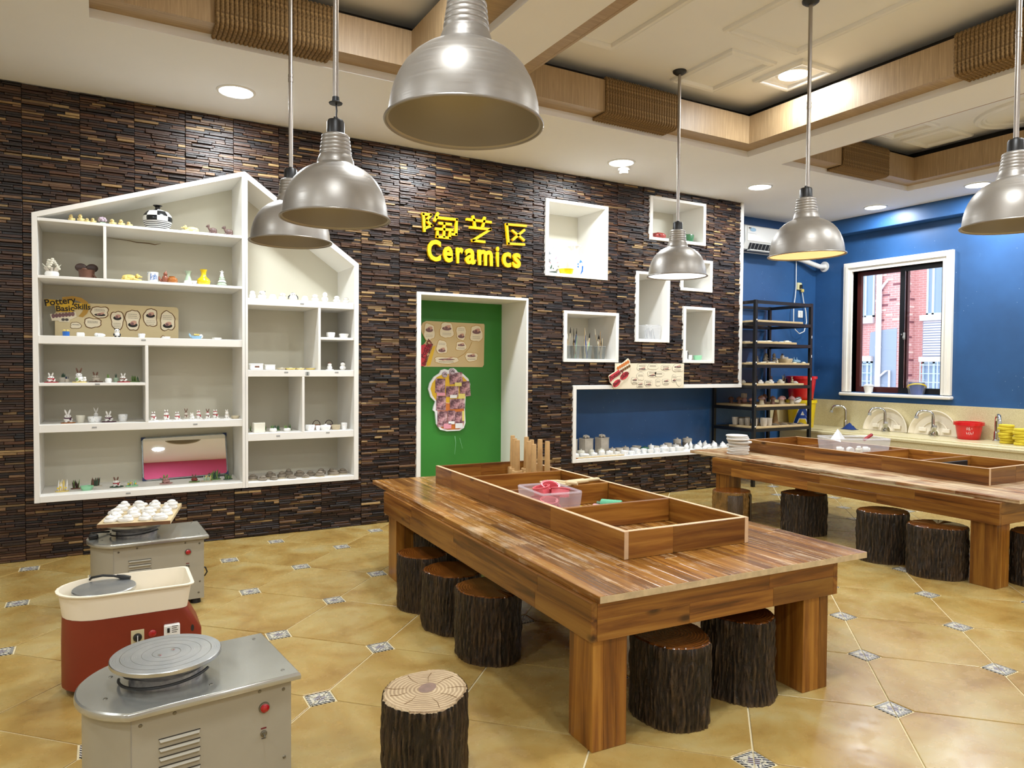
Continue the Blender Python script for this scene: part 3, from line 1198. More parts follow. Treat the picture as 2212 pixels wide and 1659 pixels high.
spart('shelf', 'white_board', unitB, lambda m: m.cbox(0.931, 1.740, FY + .006, BY, 0.724, 0.780, 0.002))
spart('divider', 'white_board', unitB, lambda m: m.cbox(1.454, 1.474, FY + .006, BY, 1.258, 1.743, 0.002))
spart('divider', 'white_board', unitB, lambda m: m.cbox(1.330, 1.349, FY + .006, BY, 0.780, 1.207, 0.002))
spart('back_panel', 'shelf_back', unitB, lambda m: m.prism([(0.9125, 0.377), (1.776, 0.377), (1.776, 2.108), (0.9125, 2.7225)], BY, BY + 0.012))
# small printed tags on the shelf lips
def shelf_tag(parent, x, z):
    spart('shelf_tag', 'grey_plastic', parent, lambda m: m.box(x - 0.014, x + 0.014, FY + 0.0045, FY + 0.006, z - 0.005, z + 0.005))
for x, z in ((0.24, 1.463), (-0.04, 1.157), (-0.06, 0.864), (0.57, 0.864), (0.14, 0.4)):
    shelf_tag(unitA, x, z) if z != 0.4 else spart('shelf_tag', 'grey_plastic', unitA, lambda m: m.box(x - 0.014, x + 0.014, FY - 0.0015, FY, z - 0.005, z + 0.005))
for x, z in ((1.33, 1.768), (1.21, 1.24), (1.60, 1.24), (1.15, 0.755), (1.53, 0.765)):
    shelf_tag(unitB, x, z)
spart('peeled_gap', 'ink_brown', unitA, lambda m: m.tube([(0.03, 0.437, 2.222), (0.16, 0.436, 2.215), (0.22, 0.432, 2.205), (0.30, 0.434, 2.206), (0.34, 0.428, 2.198), (0.38, 0.436, 2.212)], [0.001, 0.002, 0.003, 0.0035, 0.003, 0.001], 5))
spart('hook_sticker', 'clear_cup', unitB, lambda m: m.cbox(1.355, 1.385, FY + 0.001, FY + 0.006, 1.215, 1.245, 0.003))
spart('hook_mark', 'ink_black', unitB, lambda m: m.tube([(1.37, FY - 0.001, 1.243), (1.371, FY - 0.002, 1.23), (1.366, FY - 0.002, 1.222), (1.374, FY - 0.002, 1.218)], 0.002, 5))

# ---------------------------------------------------------------- box niches
NLAB = {'N1': 'large square white wall niche holding the porcelain vases', 'N2': 'wide white wall niche just under the ceiling with pumpkin pot',
        'N3': 'tall narrow white wall niche with a plastic box at the bottom', 'N4': 'small white wall niche half hidden behind the pendant lamp',
        'N5': 'white wall niche full of cups with brushes and tools', 'N6': 'upright white wall niche with small cups nearest the corner'}
for k, (a, b, c, d) in NICHES.items():
    t_ = thing('wall_niche', NLAB[k], 'niche', ((a + b) / 2, 0, c), 0, 'white box niches in the timber wall')
    w2, hh = (b - a) / 2, d - c
    e = 0.037
    for nm, args in (('side_board', (-w2, -w2 + e, FY, 0.44, 0, hh)), ('side_board', (w2 - e, w2, FY, 0.44, 0, hh)),
                     ('top_board', (-w2 + e, w2 - e, FY, 0.44, hh - e * 0.8, hh)), ('bottom_board', (-w2 + e, w2 - e, FY, 0.44, 0, e * 0.85))):
        part(nm, 'white_board', t_, lambda m: m.cbox(*args, 0.003))
    part('back_panel', 'niche_inside', t_, lambda m: m.box(-w2, w2, 0.44, 0.452, 0, hh))

# ---------------------------------------------------------------- long low niche
ln = thing('low_niche', 'long low white-framed recess with blue back under the wall niches', 'niche', (4.9, 0, 0.379))
part('side_board', 'white_board', ln, lambda m: m.cbox(LOW[0] - 4.9, LOW[0] - 4.9 + 0.037, FY, WALL_B - 0.005, 0, 0.741, 0.003))
part('top_board', 'white_board', ln, lambda m: m.cbox(LOW[0] - 4.9 + 0.037, XEND - 4.9, FY, 0.0, 0.702, 0.741, 0.003))
part('sill_board', 'white_board', ln, lambda m: m.cbox(LOW[0] - 4.9 + 0.037, XEND - 4.9, FY, WALL_B - 0.005, 0, 0.038, 0.003))
part('end_cheek', 'white_board', wfront, lambda m: m.box(XEND - 0.02, XEND, 0.0, WALL_B, 0, 0.378))

# ---------------------------------------------------------------- window
def window(idx, W, blockview):
    win = struct('window_%d' % idx)
    y0, y1, z0, z1 = W
    X = WALL_R
    # moulded casing: nested profiles
    for (o0, o1, th) in ((0.0, 0.045, 0.030), (0.045, 0.078, 0.046), (0.078, 0.108, 0.036)):
        def cas(m):
            a0, a1, c0, c1 = y0 - o1, y1 + o1, z0, z1 + o1
            b0, b1, d1 = y0 - o0, y1 + o0, z1 + o0
            poly = [(a0, c0), (b0, c0), (b0, d1), (b1, d1), (b1, c0), (a1, c0), (a1, c1), (a0, c1)]
            m.prism(poly, X - th, X, 0, 'yz')
        part('casing', 'win_white', win, cas)
    part('window_sill', 'win_white', win, lambda m: m.cbox(X - 0.075, X + 0.12, y0 - 0.125, y1 + 0.125, z0 - 0.045, z0 - 0.008, 0.01))
    # reveal lining
    part('reveal', 'win_white', win, lambda m: (m.box(X, X + 0.12, y0 - 0.012, y0, z0 - .008, z1), m.box(X, X + 0.12, y1, y1 + 0.012, z0 - .008, z1), m.box(X, X + 0.12, y0 - 0.012, y1 + .012, z1, z1 + 0.012)))
    fx0, fx1 = X + 0.085, X + 0.125
    ym = y0 + (y1 - y0) * 0.445
    # fixed left light (as seen), maroon
    def frame(m, a, b, c, d, w, xa, xb, wb=None):
        wb = wb or w
        m.box(xa, xb, a, a + w, c, d); m.box(xa, xb, b - w, b, c, d)
        m.box(xa, xb, a + w, b - w, d - w, d); m.box(xa, xb, a + w, b - w, c, c + wb)
    part('fixed_frame', 'frame_maroon', win, lambda m: frame(m, ym - 0.03, y1, z0 - 0.008, z1, 0.05, fx0, fx1, 0.075))
    part('sliding_frame', 'frame_black', win, lambda m: frame(m, y0, ym + 0.045, z0 - 0.008, z1, 0.055, fx0 - 0.03, fx0 - 0.002, 0.075))
    part('window_pane', 'window_glass', win, lambda m: m.box(fx0 + 0.018, fx0 + 0.022, ym + 0.02, y1 - 0.05, z0 + 0.065, z1 - 0.05))
    part('window_pane', 'window_glass', win, lambda m: m.box(fx0 - 0.018, fx0 - 0.014, y0 + 0.055, ym - 0.01, z0 + 0.065, z1 - 0.055))
    part('track_rail', 'chrome', win, lambda m: m.box(fx0 - 0.034, fx0 - 0.03, ym - 0.022, ym - 0.014, z0 + 0.06, z1 - 0.05))
    def latch(m):
        m.cbox(fx0 - 0.05, fx0 - 0.03, ym - 0.03, ym - 0.01, z0 + 0.62, z0 + 0.70, 0.004)
        m.cbox(fx0 - 0.06, fx0 - 0.05, ym - 0.04, ym - 0.012, z0 + 0.635, z0 + 0.66, 0.003)
    part('latch', 'grey_plastic', win, latch)
    part('lock_button', 'chrome', win, lambda m: m.lathe([(0, 0), (0.011, 0), (0.011, 0.006), (0, 0.008)], 12, (0, 0, 0), 0, Matrix.Translation((fx0 - 0.03, ym + 0.018, z0 + 0.68)) @ Matrix.Rotation(-PI / 2, 4, 'Y')))
    return win
window(1, W1, True)
window(2, W2, False)

# ---------------------------------------------------------------- building across the yard
fac = thing('brick_building', 'pink brick building seen outside through the window', 'building', (20, 6, 0))
def fpart(name, mat, fn, parent=None):
    m = MB()
    fn(m)
    m.v = [(a - 20, b - 6, c) for a, b, c in m.v]
    return m.build(name, mat, parent or fac)
fpart('wall', 'facade_brick', lambda m: m.box(19.5, 22, 6.42, 12, -1, 9))
fpart('wall', 'facade_brick', lambda m: m.box(20.0, 22, -14, 6.42, -1, 9))
fpart('corner_pier', 'facade_white', lambda m: m.box(19.35, 19.6, 7.68, 8.4, -1, 9))
rb = random.Random(5)
brick_l = brick_d = None
def accent(x, y, z, light, side=False):
    global brick_l, brick_d
    src = brick_l if light else brick_d
    if src is None:
        m = MB()
        m.box(-0.008, 0.008, -0.1, 0.1, -0.0275, 0.0275)
        src = m.build('brick', 'facade_brick_light' if light else 'facade_brick_dark', fac)
        if light:
            brick_l = src
        else:
            brick_d = src
        o = src
    else:
        o = src.copy()
        COL.objects.link(o)
        o.parent = fac
    o.location = (x - 20, y - 6, z)
    o.rotation_euler = (0, 0, PI / 2 if side else 0)
for r in range(52):
    z = 0.62 + r * 0.0715
    if r % 2 == 0:
        y = 5.62 + (r % 6) * 0.13
        while y < 6.3:
            if not (y - 0.1 < 6.12 and z > 2.8) and not (y - 0.1 < 6.2 and z < 2.8 and y < 6.15):
                accent(19.995, y, z, rb.random() < 0.5)
            y += 0.42
    else:
        y = 6.56 + (r % 7) * 0.1
        while y < 7.3:
            if z > 2.45:
                accent(19.495, y, z, rb.random() < 0.55)
            y += 0.45
    if r % 3 == 1:
        accent(19.62 + 0.25 * rb.random(), 6.416, z, rb.random() < 0.5, True)
def fwin(y0, y1, z0, z1, x, mull):
    w_ = fpart('window', 'facade_frame', lambda m: (m.box(x - 0.05, x, y0, y0 + 0.05, z0, z1), m.box(x - 0.05, x, y1 - 0.05, y1, z0, z1), m.box(x - 0.05, x, y0, y1, z0, z0 + 0.05), m.box(x - 0.05, x, y0, y1, z1 - 0.05, z1), m.box(x - 0.05, x, mull, mull + 0.06, z0, z1)))
    fpart('pane', 'facade_glass', lambda m: m.box(x - 0.02, x - 0.005, y0 + 0.05, y1 - 0.05, z0 + 0.05, z1 - 0.05), w_)
fwin(7.30, 7.68, 2.80, 5.2, 19.5, 7.55)
fwin(4.9, 6.07, 2.80, 5.2, 20.0, 5.86)
fwin(7.33, 7.68, 0.0, 1.51, 19.5, 7.45)
fwin(4.9, 6.15, 0.0, 1.50, 20.0, 5.8)
fpart('ledge', 'facade_white', lambda m: m.box(19.38, 19.5, 7.30, 7.70, 2.62, 2.80))
fpart('ledge', 'facade_white', lambda m: m.box(19.36, 19.5, 7.32, 7.73, 1.51, 1.66))
fpart('ledge', 'facade_white', lambda m: m.box(19.85, 20.0, 4.8, 6.20, 2.64, 2.80))
fpart('ledge', 'facade_white', lambda m: m.box(19.85, 20.0, 4.8, 6.20, 1.50, 1.64))
lv = fpart('louvre_grille', 'facade_grey', lambda m: m.box(19.93, 20.0, 4.9, 6.14, 1.65, 2.64))
for i in range(14):
    z = 1.68 + i * 0.07
    fpart('slat', 'facade_white', lambda m: m.add([(19.9, 4.9, z), (19.9, 6.12, z), (19.94, 6.12, z + 0.05), (19.94, 4.9, z + 0.05), (19.915, 4.9, z - 0.006), (19.915, 6.12, z - 0.006), (19.955, 6.12, z + 0.044), (19.955, 4.9, z + 0.044)], [(0, 1, 2, 3), (4, 7, 6, 5), (0, 4, 5, 1), (3, 2, 6, 7), (0, 3, 7, 4), (1, 5, 6, 2)]), lv)
fpart('render_patch', 'facade_grey', lambda m: m.prism([(6.62, 0.0), (7.6, 0.0), (7.52, 1.3), (7.45, 1.55), (7.43, 2.35), (7.2, 2.40), (6.62, 2.45)], 19.485, 19.5, 0, 'yz'))
for zz in range(6):
    z = 0.2 + zz * 0.24
    fpart('guard_bar', 'facade_frame', lambda m: m.box(19.4, 19.415, 7.33, 7.68, z, z + 0.02))
    fpart('guard_bar', 'facade_frame', lambda m: m.box(19.86, 19.875, 4.9, 6.15, z, z + 0.02))
for y in (5.66, 5.9, 6.14):
    fpart('guard_bar', 'facade_frame', lambda m: m.box(19.85, 19.865, y, y + 0.025, 0, 1.5))
dp = fpart('drain_pipe', 'facade_white', lambda m: m.cyl((19.42, 7.13, 0), 0.075, -1, 8, 12))
for z in (1.9, 2.9, 3.4, 3.7):
    fpart('collar', 'facade_white', lambda m: m.cyl((19.42, 7.13, 0), 0.083, z, z + 0.03, 12), dp)
fpart('branch_pipe', 'facade_white', lambda m: m.tube([(19.42, 7.1, 3.55), (19.42, 6.95, 3.75), (19.45, 6.9, 3.8)], 0.035, 8), dp)
fpart('branch_pipe', 'facade_white', lambda m: m.tube([(19.42, 7.1, 1.05), (19.42, 6.9, 1.22), (19.42, 6.78, 1.25), (19.42, 6.78, 0.5)], 0.03, 8), dp)
yard = struct('ground_yard') if False else None
m = MB()
m.box(WALL_R + 0.25, 24, -16, 14, -1.05, -1.0)
yd = m.build('yard_ground', 'facade_grey')
yd['kind'] = 'structure'

# ---------------------------------------------------------------- sink counter on the window wall
CZ = 0.575
CF = 7.28
bs = struct('trim_%d' % n_trim)
n_trim += 1
part('backsplash', 'quartz', bs, lambda m: m.box(WALL_R - 0.022, WALL_R, -6.5, WALL_B, CZ, 0.907))
part('backsplash', 'quartz', bs, lambda m: m.box(7.12, WALL_R - 0.022, WALL_B - 0.02, WALL_B, CZ, 0.907))
ct = thing('sink_counter', 'pale speckled stone sink counter along the window wall', 'counter', (7.6, -3.0, 0))
def cpart(name, mat, fn, smooth=None):
    m = MB(); fn(m)
    m.v = [(a - 7.6, b + 3.0, c) for a, b, c in m.v]
    return m.build(name, mat, ct, smooth)
cpart('worktop', 'quartz', lambda m: m.cbox(CF + 0.13, WALL_R - 0.023, -6.5, WALL_B - 0.021, CZ - 0.04, CZ, 0.006))
cpart('front_rim', 'quartz', lambda m: m.cbox(CF, CF + 0.13, -6.5, WALL_B - 0.021, CZ - 0.045, CZ - 0.012, 0.006))
cpart('apron', 'quartz', lambda m: m.box(CF + 0.015, CF + 0.05, -6.5, WALL_B - 0.021, 0, CZ - 0.045))

def faucet(x, y, rz, label, lever):
    t_ = thing('sink_faucet', label, 'faucet', (x, y, CZ), rz, 'taps on the stone counter')
    part('base', 'chrome', t_, lambda m: m.lathe([(0, 0), (0.034, 0), (0.034, 0.008), (0.024, 0.016), (0.022, 0.09), (0.019, 0.1), (0, 0.1)], 18), 40)
    pts = [(0, 0, 0.09), (0, 0, 0.20), (-0.006, 0, 0.232), (-0.03, 0, 0.258), (-0.06, 0, 0.264), (-0.10, 0, 0.264), (-0.13, 0, 0.258), (-0.15, 0, 0.235), (-0.158, 0, 0.205)]
    part('spout', 'chrome', t_, lambda m: m.tube(pts, [0.0165] * 7 + [0.016, 0.018], 12), 50)
    part('nozzle', 'grey_plastic', t_, lambda m: m.tube([(-0.157, 0, 0.21), (-0.162, 0, 0.185)], 0.0195, 12), 50)
    if lever:
        M = Matrix.Translation((0.0, -0.04, 0.045)) @ Matrix.Rotation(-0.6, 4, 'X')
        part('lever', 'chrome', t_, lambda m: m.cbox(-0.022, 0.022, -0.10, 0.02, -0.006, 0.03, 0.006, 0, M))
    else:
        part('lever', 'chrome', t_, lambda m: m.cbox(-0.012, 0.012, 0.015, 0.05, 0.05, 0.13, 0.004))
    return t_
faucet(7.83, -0.09, -1.05, 'single slim tap left of the white half pans', False)
faucet(7.80, -0.615, -0.9, 'tap standing in front of the left white half pan', True)
faucet(7.80, -1.165, -0.9, 'tap standing in front of the right white half pan', True)
faucet(7.84, -1.78, 0.62, 'tap between the small red bucket and the yellow sponges', True)

# half splash pans leaning on the backsplash
def half_pan(y, label):
    t_ = thing('splash_pan', label, 'pan', (7.885, y, CZ + 0.002), 0, 'half splash pans')
    tilt = Matrix.Rotation(0.13, 4, 'Y')
    Mx = tilt @ Matrix.Rotation(PI / 2, 4, 'Y') @ Matrix.Rotation(PI, 4, 'Z')
    # built in a plane: x -> up, then rotated so it stands on its flat side facing the room
    def pan(m):
        prof = [(0.055, 0.03), (0.06, 0.03), (0.06, 0.004), (0.23, 0.0), (0.258, 0.055), (0.268, 0.055), (0.268, 0.05), (0.238, -0.008), (0.055, -0.006), (0.055, 0.03)]
        m.lathe(prof, 28, (0, 0, 0), 0, None, 1, 1, 0, 5, -PI / 2, PI / 2)
        m.v = [(-z, yy, x) for x, yy, z in m.v]
        m.v = [tuple(tilt @ Vector(p)) for p in m.v]
    part('pan_body', 'cream_plastic', t_, pan, 40)
    part('pan_clip', 'cream_plastic', t_, lambda m: m.cbox(-0.03, -0.008, 0.09, 0.17, 0.03, 0.075, 0.004, 0, tilt))
    part('pan_clip', 'cream_plastic', t_, lambda m: m.cbox(-0.03, -0.008, -0.17, -0.09, 0.03, 0.075, 0.004, 0, tilt))
    part('arc_ridge', 'cream_plastic', t_, lambda m: m.tube([tuple(tilt @ Vector((-0.012, 0.15 * math.cos(a), 0.15 * math.sin(a)))) for a in [0.25 + 0.2 * i for i in range(14)]], 0.007, 6), 40)
half_pan(-0.585, 'white half-round splash pan leaning on the backsplash, left of two')
half_pan(-1.135, 'white half-round splash pan leaning on the backsplash, next to red bucket')

def bucket(name, label, cat, loc, r0, r1, h_, mat, rimh=0.02, handle=None, rz=0.0, inner=0.85):
    t_ = thing(name, label, cat, loc, rz)
    part('body', mat, t_, lambda m: m.lathe([(0, 0), (r0, 0), (r0 + 0.003, 0.004), (r1, h_), (r1 - 0.006, h_), (r0 - 0.004, 0.01), (0, 0.01)], 32), 40)
    part('rim', mat, t_, lambda m: m.lathe([(r1 - 0.004, h_ - rimh), (r1 + 0.012, h_ - rimh), (r1 + 0.012, h_ + 0.003), (r1 - 0.008, h_ + 0.003), (r1 - 0.008, h_ - rimh)], 32), 30)
    return t_
rbk = bucket('red_tub', 'small red plastic tub with white scribbles on the sink counter', 'tub', (7.79, -1.54, CZ + 0.001), 0.098, 0.128, 0.175, 'plastic_red', 0.03)
def scrib(m):
    rr = random.Random(3)
    for i in range(9):
        a0 = PI + 0.45 + (i % 5) * 0.11 - 0.1
        z = 0.05 + (i // 5) * 0.045
        pts = []
        for k in range(6):
            a = a0 + rr.uniform(-0.05, 0.06)
            zz = z + rr.uniform(0, 0.035)
            r_ = 0.0985 + 0.003 + (0.128 - 0.101) * zz / 0.175
            pts.append((r_ * math.cos(a), r_ * math.sin(a), zz))
        m.tube(pts, 0.0013, 4)
part('scribble', 'paper_white', rbk, scrib)
spg = None
for s_, (sx0, sy0, cnt) in enumerate(((7.68, -1.955, 7), (7.63, -2.105, 6))):
    for i in range(cnt):
        lab = '%s yellow sponge from the top of the %s stack on the counter' % (ORD[cnt - 1 - i], 'left' if s_ == 0 else 'right')
        t_ = MB()
        t_.lathe([(0, 0), (0.064, 0.0), (0.07, 0.005), (0.07, 0.02), (0.064, 0.0255), (0, 0.0255)], 20, sx=0.85)
        o = t_.build('sponge', 'sponge_yellow', None, 40, (sx0 + rb.uniform(-.01, .01), sy0 + rb.uniform(-.008, .008), CZ + 0.001 + i * 0.0265))
        o.rotation_euler = (0, 0, rb.uniform(0, 3))
        tag(o, lab, 'sponge', 'yellow sponges by the tap')
# dark blue cloth
m = MB()
rr = random.Random(8)
n = 9
pts = []
for i in range(n):
    for j in range(n):
        u, v_ = i / (n - 1) - 0.5, j / (n - 1) - 0.5
        d = math.hypot(u, v_)
        z = max(0.0, 0.07 * (1 - d * 2.0)) + 0.012 * rr.random() * (1 if d < 0.45 else 0.2) + 0.003
        pts.append((u * 0.13, v_ * 0.17, z))
fs = [(i * n + j, (i + 1) * n + j, (i + 1) * n + j + 1, i * n + j + 1) for i in range(n - 1) for j in range(n - 1)]
m.add(pts, fs)
m.add([(a, b, 0.0) for a, b, c in pts], [f[::-1] for f in fs])
o = m.build('cleaning_cloth', 'cloth_blue', None, 60, (7.70, -0.235, CZ + 0.001))
tag(o, 'crumpled dark blue cloth beside the slim tap', 'cloth')
# stacked big buckets in the corner
bk = thing('yellow_bucket', 'yellow bucket with a big blue letter A behind the black rack', 'bucket', (7.47, 0.262, CZ + 0.001))
part('body', 'plastic_yellow', bk, lambda m: m.lathe([(0, 0), (0.135, 0), (0.14, 0.005), (0.168, 0.33), (0.162, 0.33), (0.13, 0.01), (0, 0.01)], 36), 40)
part('rim', 'plastic_yellow', bk, lambda m: m.lathe([(0.16, 0.3), (0.178, 0.3), (0.178, 0.335), (0.16, 0.335)], 36), 30)
def curve_letter(mat, bold, off, nm):
    me = text_mesh('A', 0.30, 0.001, bold)
    xs = [v.co.x for v in me.vertices]
    mid = (min(xs) + max(xs)) / 2
    bm = bmesh.new(); bm.from_mesh(me)
    bmesh.ops.subdivide_edges(bm, edges=[e for e in bm.edges if e.calc_length() > 0.03], cuts=3)
    bm.to_mesh(me); bm.free()
    ang0 = math.atan2(-5.644 - 0.262, 0 - 7.47) + 0.10
    for v in me.vertices:
        z = v.co.y + 0.06
        r_ = 0.139 + 0.029 * z / 0.33 + off + v.co.z
        a = ang0 + (v.co.x - mid) / 0.155
        v.co = (r_ * math.cos(a), r_ * math.sin(a), z)
    me.materials.clear(); me.materials.append(MATS[mat])
    o = bpy.data.objects.new(nm, me); COL.objects.link(o); o.parent = bk
curve_letter('paper_white', 0.016, 0.002, 'letter_outline')
curve_letter('plastic_blue', 0.006, 0.005, 'letter')
bucket('red_bucket', 'large red bucket stacked above the yellow one in the corner', 'bucket', (7.46, 0.262, CZ + 0.337), 0.135, 0.172, 0.285, 'plastic_red', 0.03)

# sill objects
t_ = thing('crumpled_cup', 'crumpled white cup on the window sill, left side', 'cup', (7.955, -0.30, 1.0075))
part('body', 'clay_white', t_, lambda m: m.lathe([(0, 0), (0.042, 0), (0.055, 0.085), (0.050, 0.085), (0.038, 0.006), (0, 0.006)], 20, wob=0.04), 40)
part('crumpled_top', 'paper_white', t_, lambda m: m.lathe([(0.05, 0.082), (0.06, 0.088), (0.045, 0.1), (0.02, 0.106), (0, 0.104)], 14, wob=0.12, lobes=4), 40)
t_ = thing('toy_bucket', 'small blue toy bucket with yellow band in clear wrap on sill', 'bucket', (7.955, -0.885, 1.0075))
part('body', 'plastic_blue', t_, lambda m: m.lathe([(0, 0), (0.06, 0), (0.082, 0.14), (0.077, 0.14), (0.055, 0.006), (0, 0.006)], 24), 40)
part('band', 'plastic_yellow', t_, lambda m: m.tube([(0.085 * math.cos(a), 0.092 * math.sin(a), 0.09 + 0.035 * math.cos(a + 2.6)) for a in [2 * PI * i / 28 for i in range(28)]], 0.009, 6, 0, True), 40)
part('wrapper', 'plastic_film', t_, lambda m: m.lathe([(0.064, 0.0), (0.075, 0.0), (0.1, 0.13), (0.088, 0.165), (0.10, 0.172)], 18, wob=0.07, lobes=7))

# ---------------------------------------------------------------- air conditioner, pipe, outlets
ac = thing('air_conditioner', 'white wall-mounted air conditioner above the black rack', 'air conditioner', (6.85, WALL_B, 2.66))
def acb(m):
    m.prism([(0, 0.03), (-0.06, 0.0), (-0.18, 0.02), (-0.215, 0.10), (-0.21, 0.28), (-0.19, 0.295), (0, 0.295)], -0.42, 0.42, 0, 'yz')
part('body', 'ac_white', ac, acb, 30)
part('front_panel', 'white_plastic', ac, lambda m: m.prism([(-0.212, 0.105), (-0.222, 0.11), (-0.218, 0.278), (-0.208, 0.28)], -0.385, 0.40, 0, 'yz'))
part('air_outlet', 'black_plastic', ac, lambda m: m.prism([(-0.1, 0.004), (-0.183, 0.019), (-0.214, 0.088), (-0.208, 0.09), (-0.178, 0.024), (-0.1, 0.012)], -0.34, 0.40, 0, 'yz'))
for i in range(12):
    x = -0.31 + i * 0.06
    part('louvre', 'grey_plastic', ac, lambda m: m.prism([(-0.184, 0.018), (-0.219, 0.088), (-0.214, 0.09), (-0.179, 0.02)], x, x + 0.008, 0, 'yz'))
part('flap', 'ac_white', ac, lambda m: m.cbox(-0.34, 0.40, -0.225, -0.165, 0.0, 0.014, 0.004))
part('sticker', 'glaze_sky', ac, lambda m: m.prism([(-0.30 + 0.05 * math.cos(a), 0.24 + 0.022 * math.sin(a)) for a in [i * PI / 6 for i in range(12)]], -0.2235, -0.219))
part('sticker', 'ink_darkgrey', ac, lambda m: m.cbox(-0.365, -0.33, -0.2235, -0.219, 0.25, 0.262, 0.001))
part('highlight_strip', 'paper_white', ac, lambda m: m.cbox(-0.37, -0.24, -0.2235, -0.219, 0.195, 0.205, 0.001))
pp = thing('condenser_pipe', 'bent white insulated pipe entering the blue wall by the corner', 'pipe', (WALL_R, 0.33, 2.58))
part('tube', 'white_plastic', pp, lambda m: m.tube([(-0.55, 0.08, 0.10), (-0.35, 0.06, 0.07), (-0.2, 0.03, 0.03), (-0.1, 0.0, 0.0), (-0.01, -0.01, 0.005)], 0.03, 12), 50)
part('collar', 'white_plastic', pp, lambda m: m.lathe([(0.032, 0), (0.065, 0), (0.065, 0.01), (0.032, 0.014)], 20, (0, 0, 0), 0, Matrix.Translation((0, 0, 0.005)) @ Matrix.Rotation(-PI / 2, 4, 'Y')), 40)
ot = thing('wall_outlet', 'cream power outlet with plug high on the blue wall', 'outlet', (7.625, WALL_B, 2.33))
part('plate', 'outlet_cream', ot, lambda m: m.cbox(-0.043, 0.043, -0.02, 0, -0.045, 0.045, 0.005))
part('plug', 'black_plastic', ot, lambda m: m.cbox(-0.008, 0.018, -0.05, -0.02, -0.03, 0.018, 0.005))
ot2 = thing('wall_outlet', 'white power outlet lower on the blue wall behind the rack', 'outlet', (7.66, WALL_B, 1.98))
part('plate', 'white_plastic', ot2, lambda m: m.cbox(-0.043, 0.043, -0.014, 0, -0.045, 0.045, 0.005))
part('switch_mark', 'grey_plastic', ot2, lambda m: m.tube([(-0.01, -0.016, 0.03), (0.0, -0.016, 0.0), (-0.004, -0.016, -0.03)], 0.002, 5))
cb_ = thing('power_cord', 'white cord hanging in a loop from the air conditioner', 'cord', (7.5, WALL_B, 1.7))
part('cable', 'white_plastic', cb_, lambda m: m.tube([(0.05, -0.02, 0.98), (0.05, -0.025, 0.62), (0.03, -0.03, 0.5), (-0.02, -0.05, 0.35), (-0.03, -0.06, 0.18), (0.0, -0.06, 0.08), (0.08, -0.06, 0.03), (0.17, -0.06, 0.06), (0.225, -0.05, 0.18), (0.22, -0.04, 0.32), (0.185, -0.03, 0.45), (0.155, -0.03, 0.58)], 0.006, 7), 60)
part('plug_head', 'glaze_lemon', cb_, lambda m: m.cbox(0.14, 0.175, -0.05, -0.02, 0.555, 0.595, 0.006))

# ---------------------------------------------------------------- black steel rack with ware boards
RX0, RX1, RY0, RY1 = 6.125, 7.065, -0.195, 0.425
rk = thing('steel_rack', 'tall black steel rack beside the end of the timber wall', 'rack', (RX0, RY0, 0))
rw, rd = RX1 - RX0, RY1 - RY0
e = 0.035
for (x, y) in ((0, 0), (rw - e, 0), (0, rd - e), (rw - e, rd - e)):
    part('post', 'black_metal', rk, lambda m: m.cbox(x, x + e, y, y + e, 0, 2.038, 0.002))
LV = [0.635, 0.87, 1.105, 1.335, 1.565, 1.80, 2.035]
for z in LV:
    for a in ((e, rw - e, 0, 0.03), (e, rw - e, rd - 0.03, rd)):
        part('rail', 'black_metal', rk, lambda m: m.box(a[0], a[1], a[2], a[3], z - 0.036, z - 0.002))
    for a in ((0, 0.03), (rw - 0.03, rw)):
        part('rail', 'black_metal', rk, lambda m: m.box(a[0], a[1], e, rd - e, z - 0.036, z - 0.002))
for z in LV[:-1]:
    part('clip', 'white_plastic', rk, lambda m: m.cbox(0.012, 0.026, -0.006, 0, z + 0.015, z + 0.03, 0.002))
for z in (1.64, 1.42, 1.16):
    part('paint_chip', 'paper_white', rk, lambda m: m.box(rw - 0.02, rw - 0.012, -0.001, 0, z, z + 0.03))
BOARDS = [(6.163, 7.027, -0.193, 0.20, 0.6335), (6.163, 6.97, -0.193, 0.41, 0.8685), (6.163, 6.93, -0.193, 0.40, 1.1035), (6.163, 7.02, -0.193, 0.40, 1.3335), (6.163, 6.80, -0.193, 0.40, 1.5635), (6.163, 6.90, -0.193, 0.40, 1.7985)]
BL = ['lowest', 'second lowest', 'third', 'fourth', 'fifth', 'topmost']
for i, (a, b, c, d, z) in enumerate(BOARDS):
    m = MB()
    m.cbox(-(b - a) / 2, (b - a) / 2, -(d - c) / 2, (d - c) / 2, 0, 0.022, 0.003)
    o = m.build('ware_board', 'plywood', None, None, ((a + b) / 2, (c + d) / 2, z))
    tag(o, 'pale plywood ware board on the %s level of the black rack' % BL[i], 'board', 'ware boards on the rack')

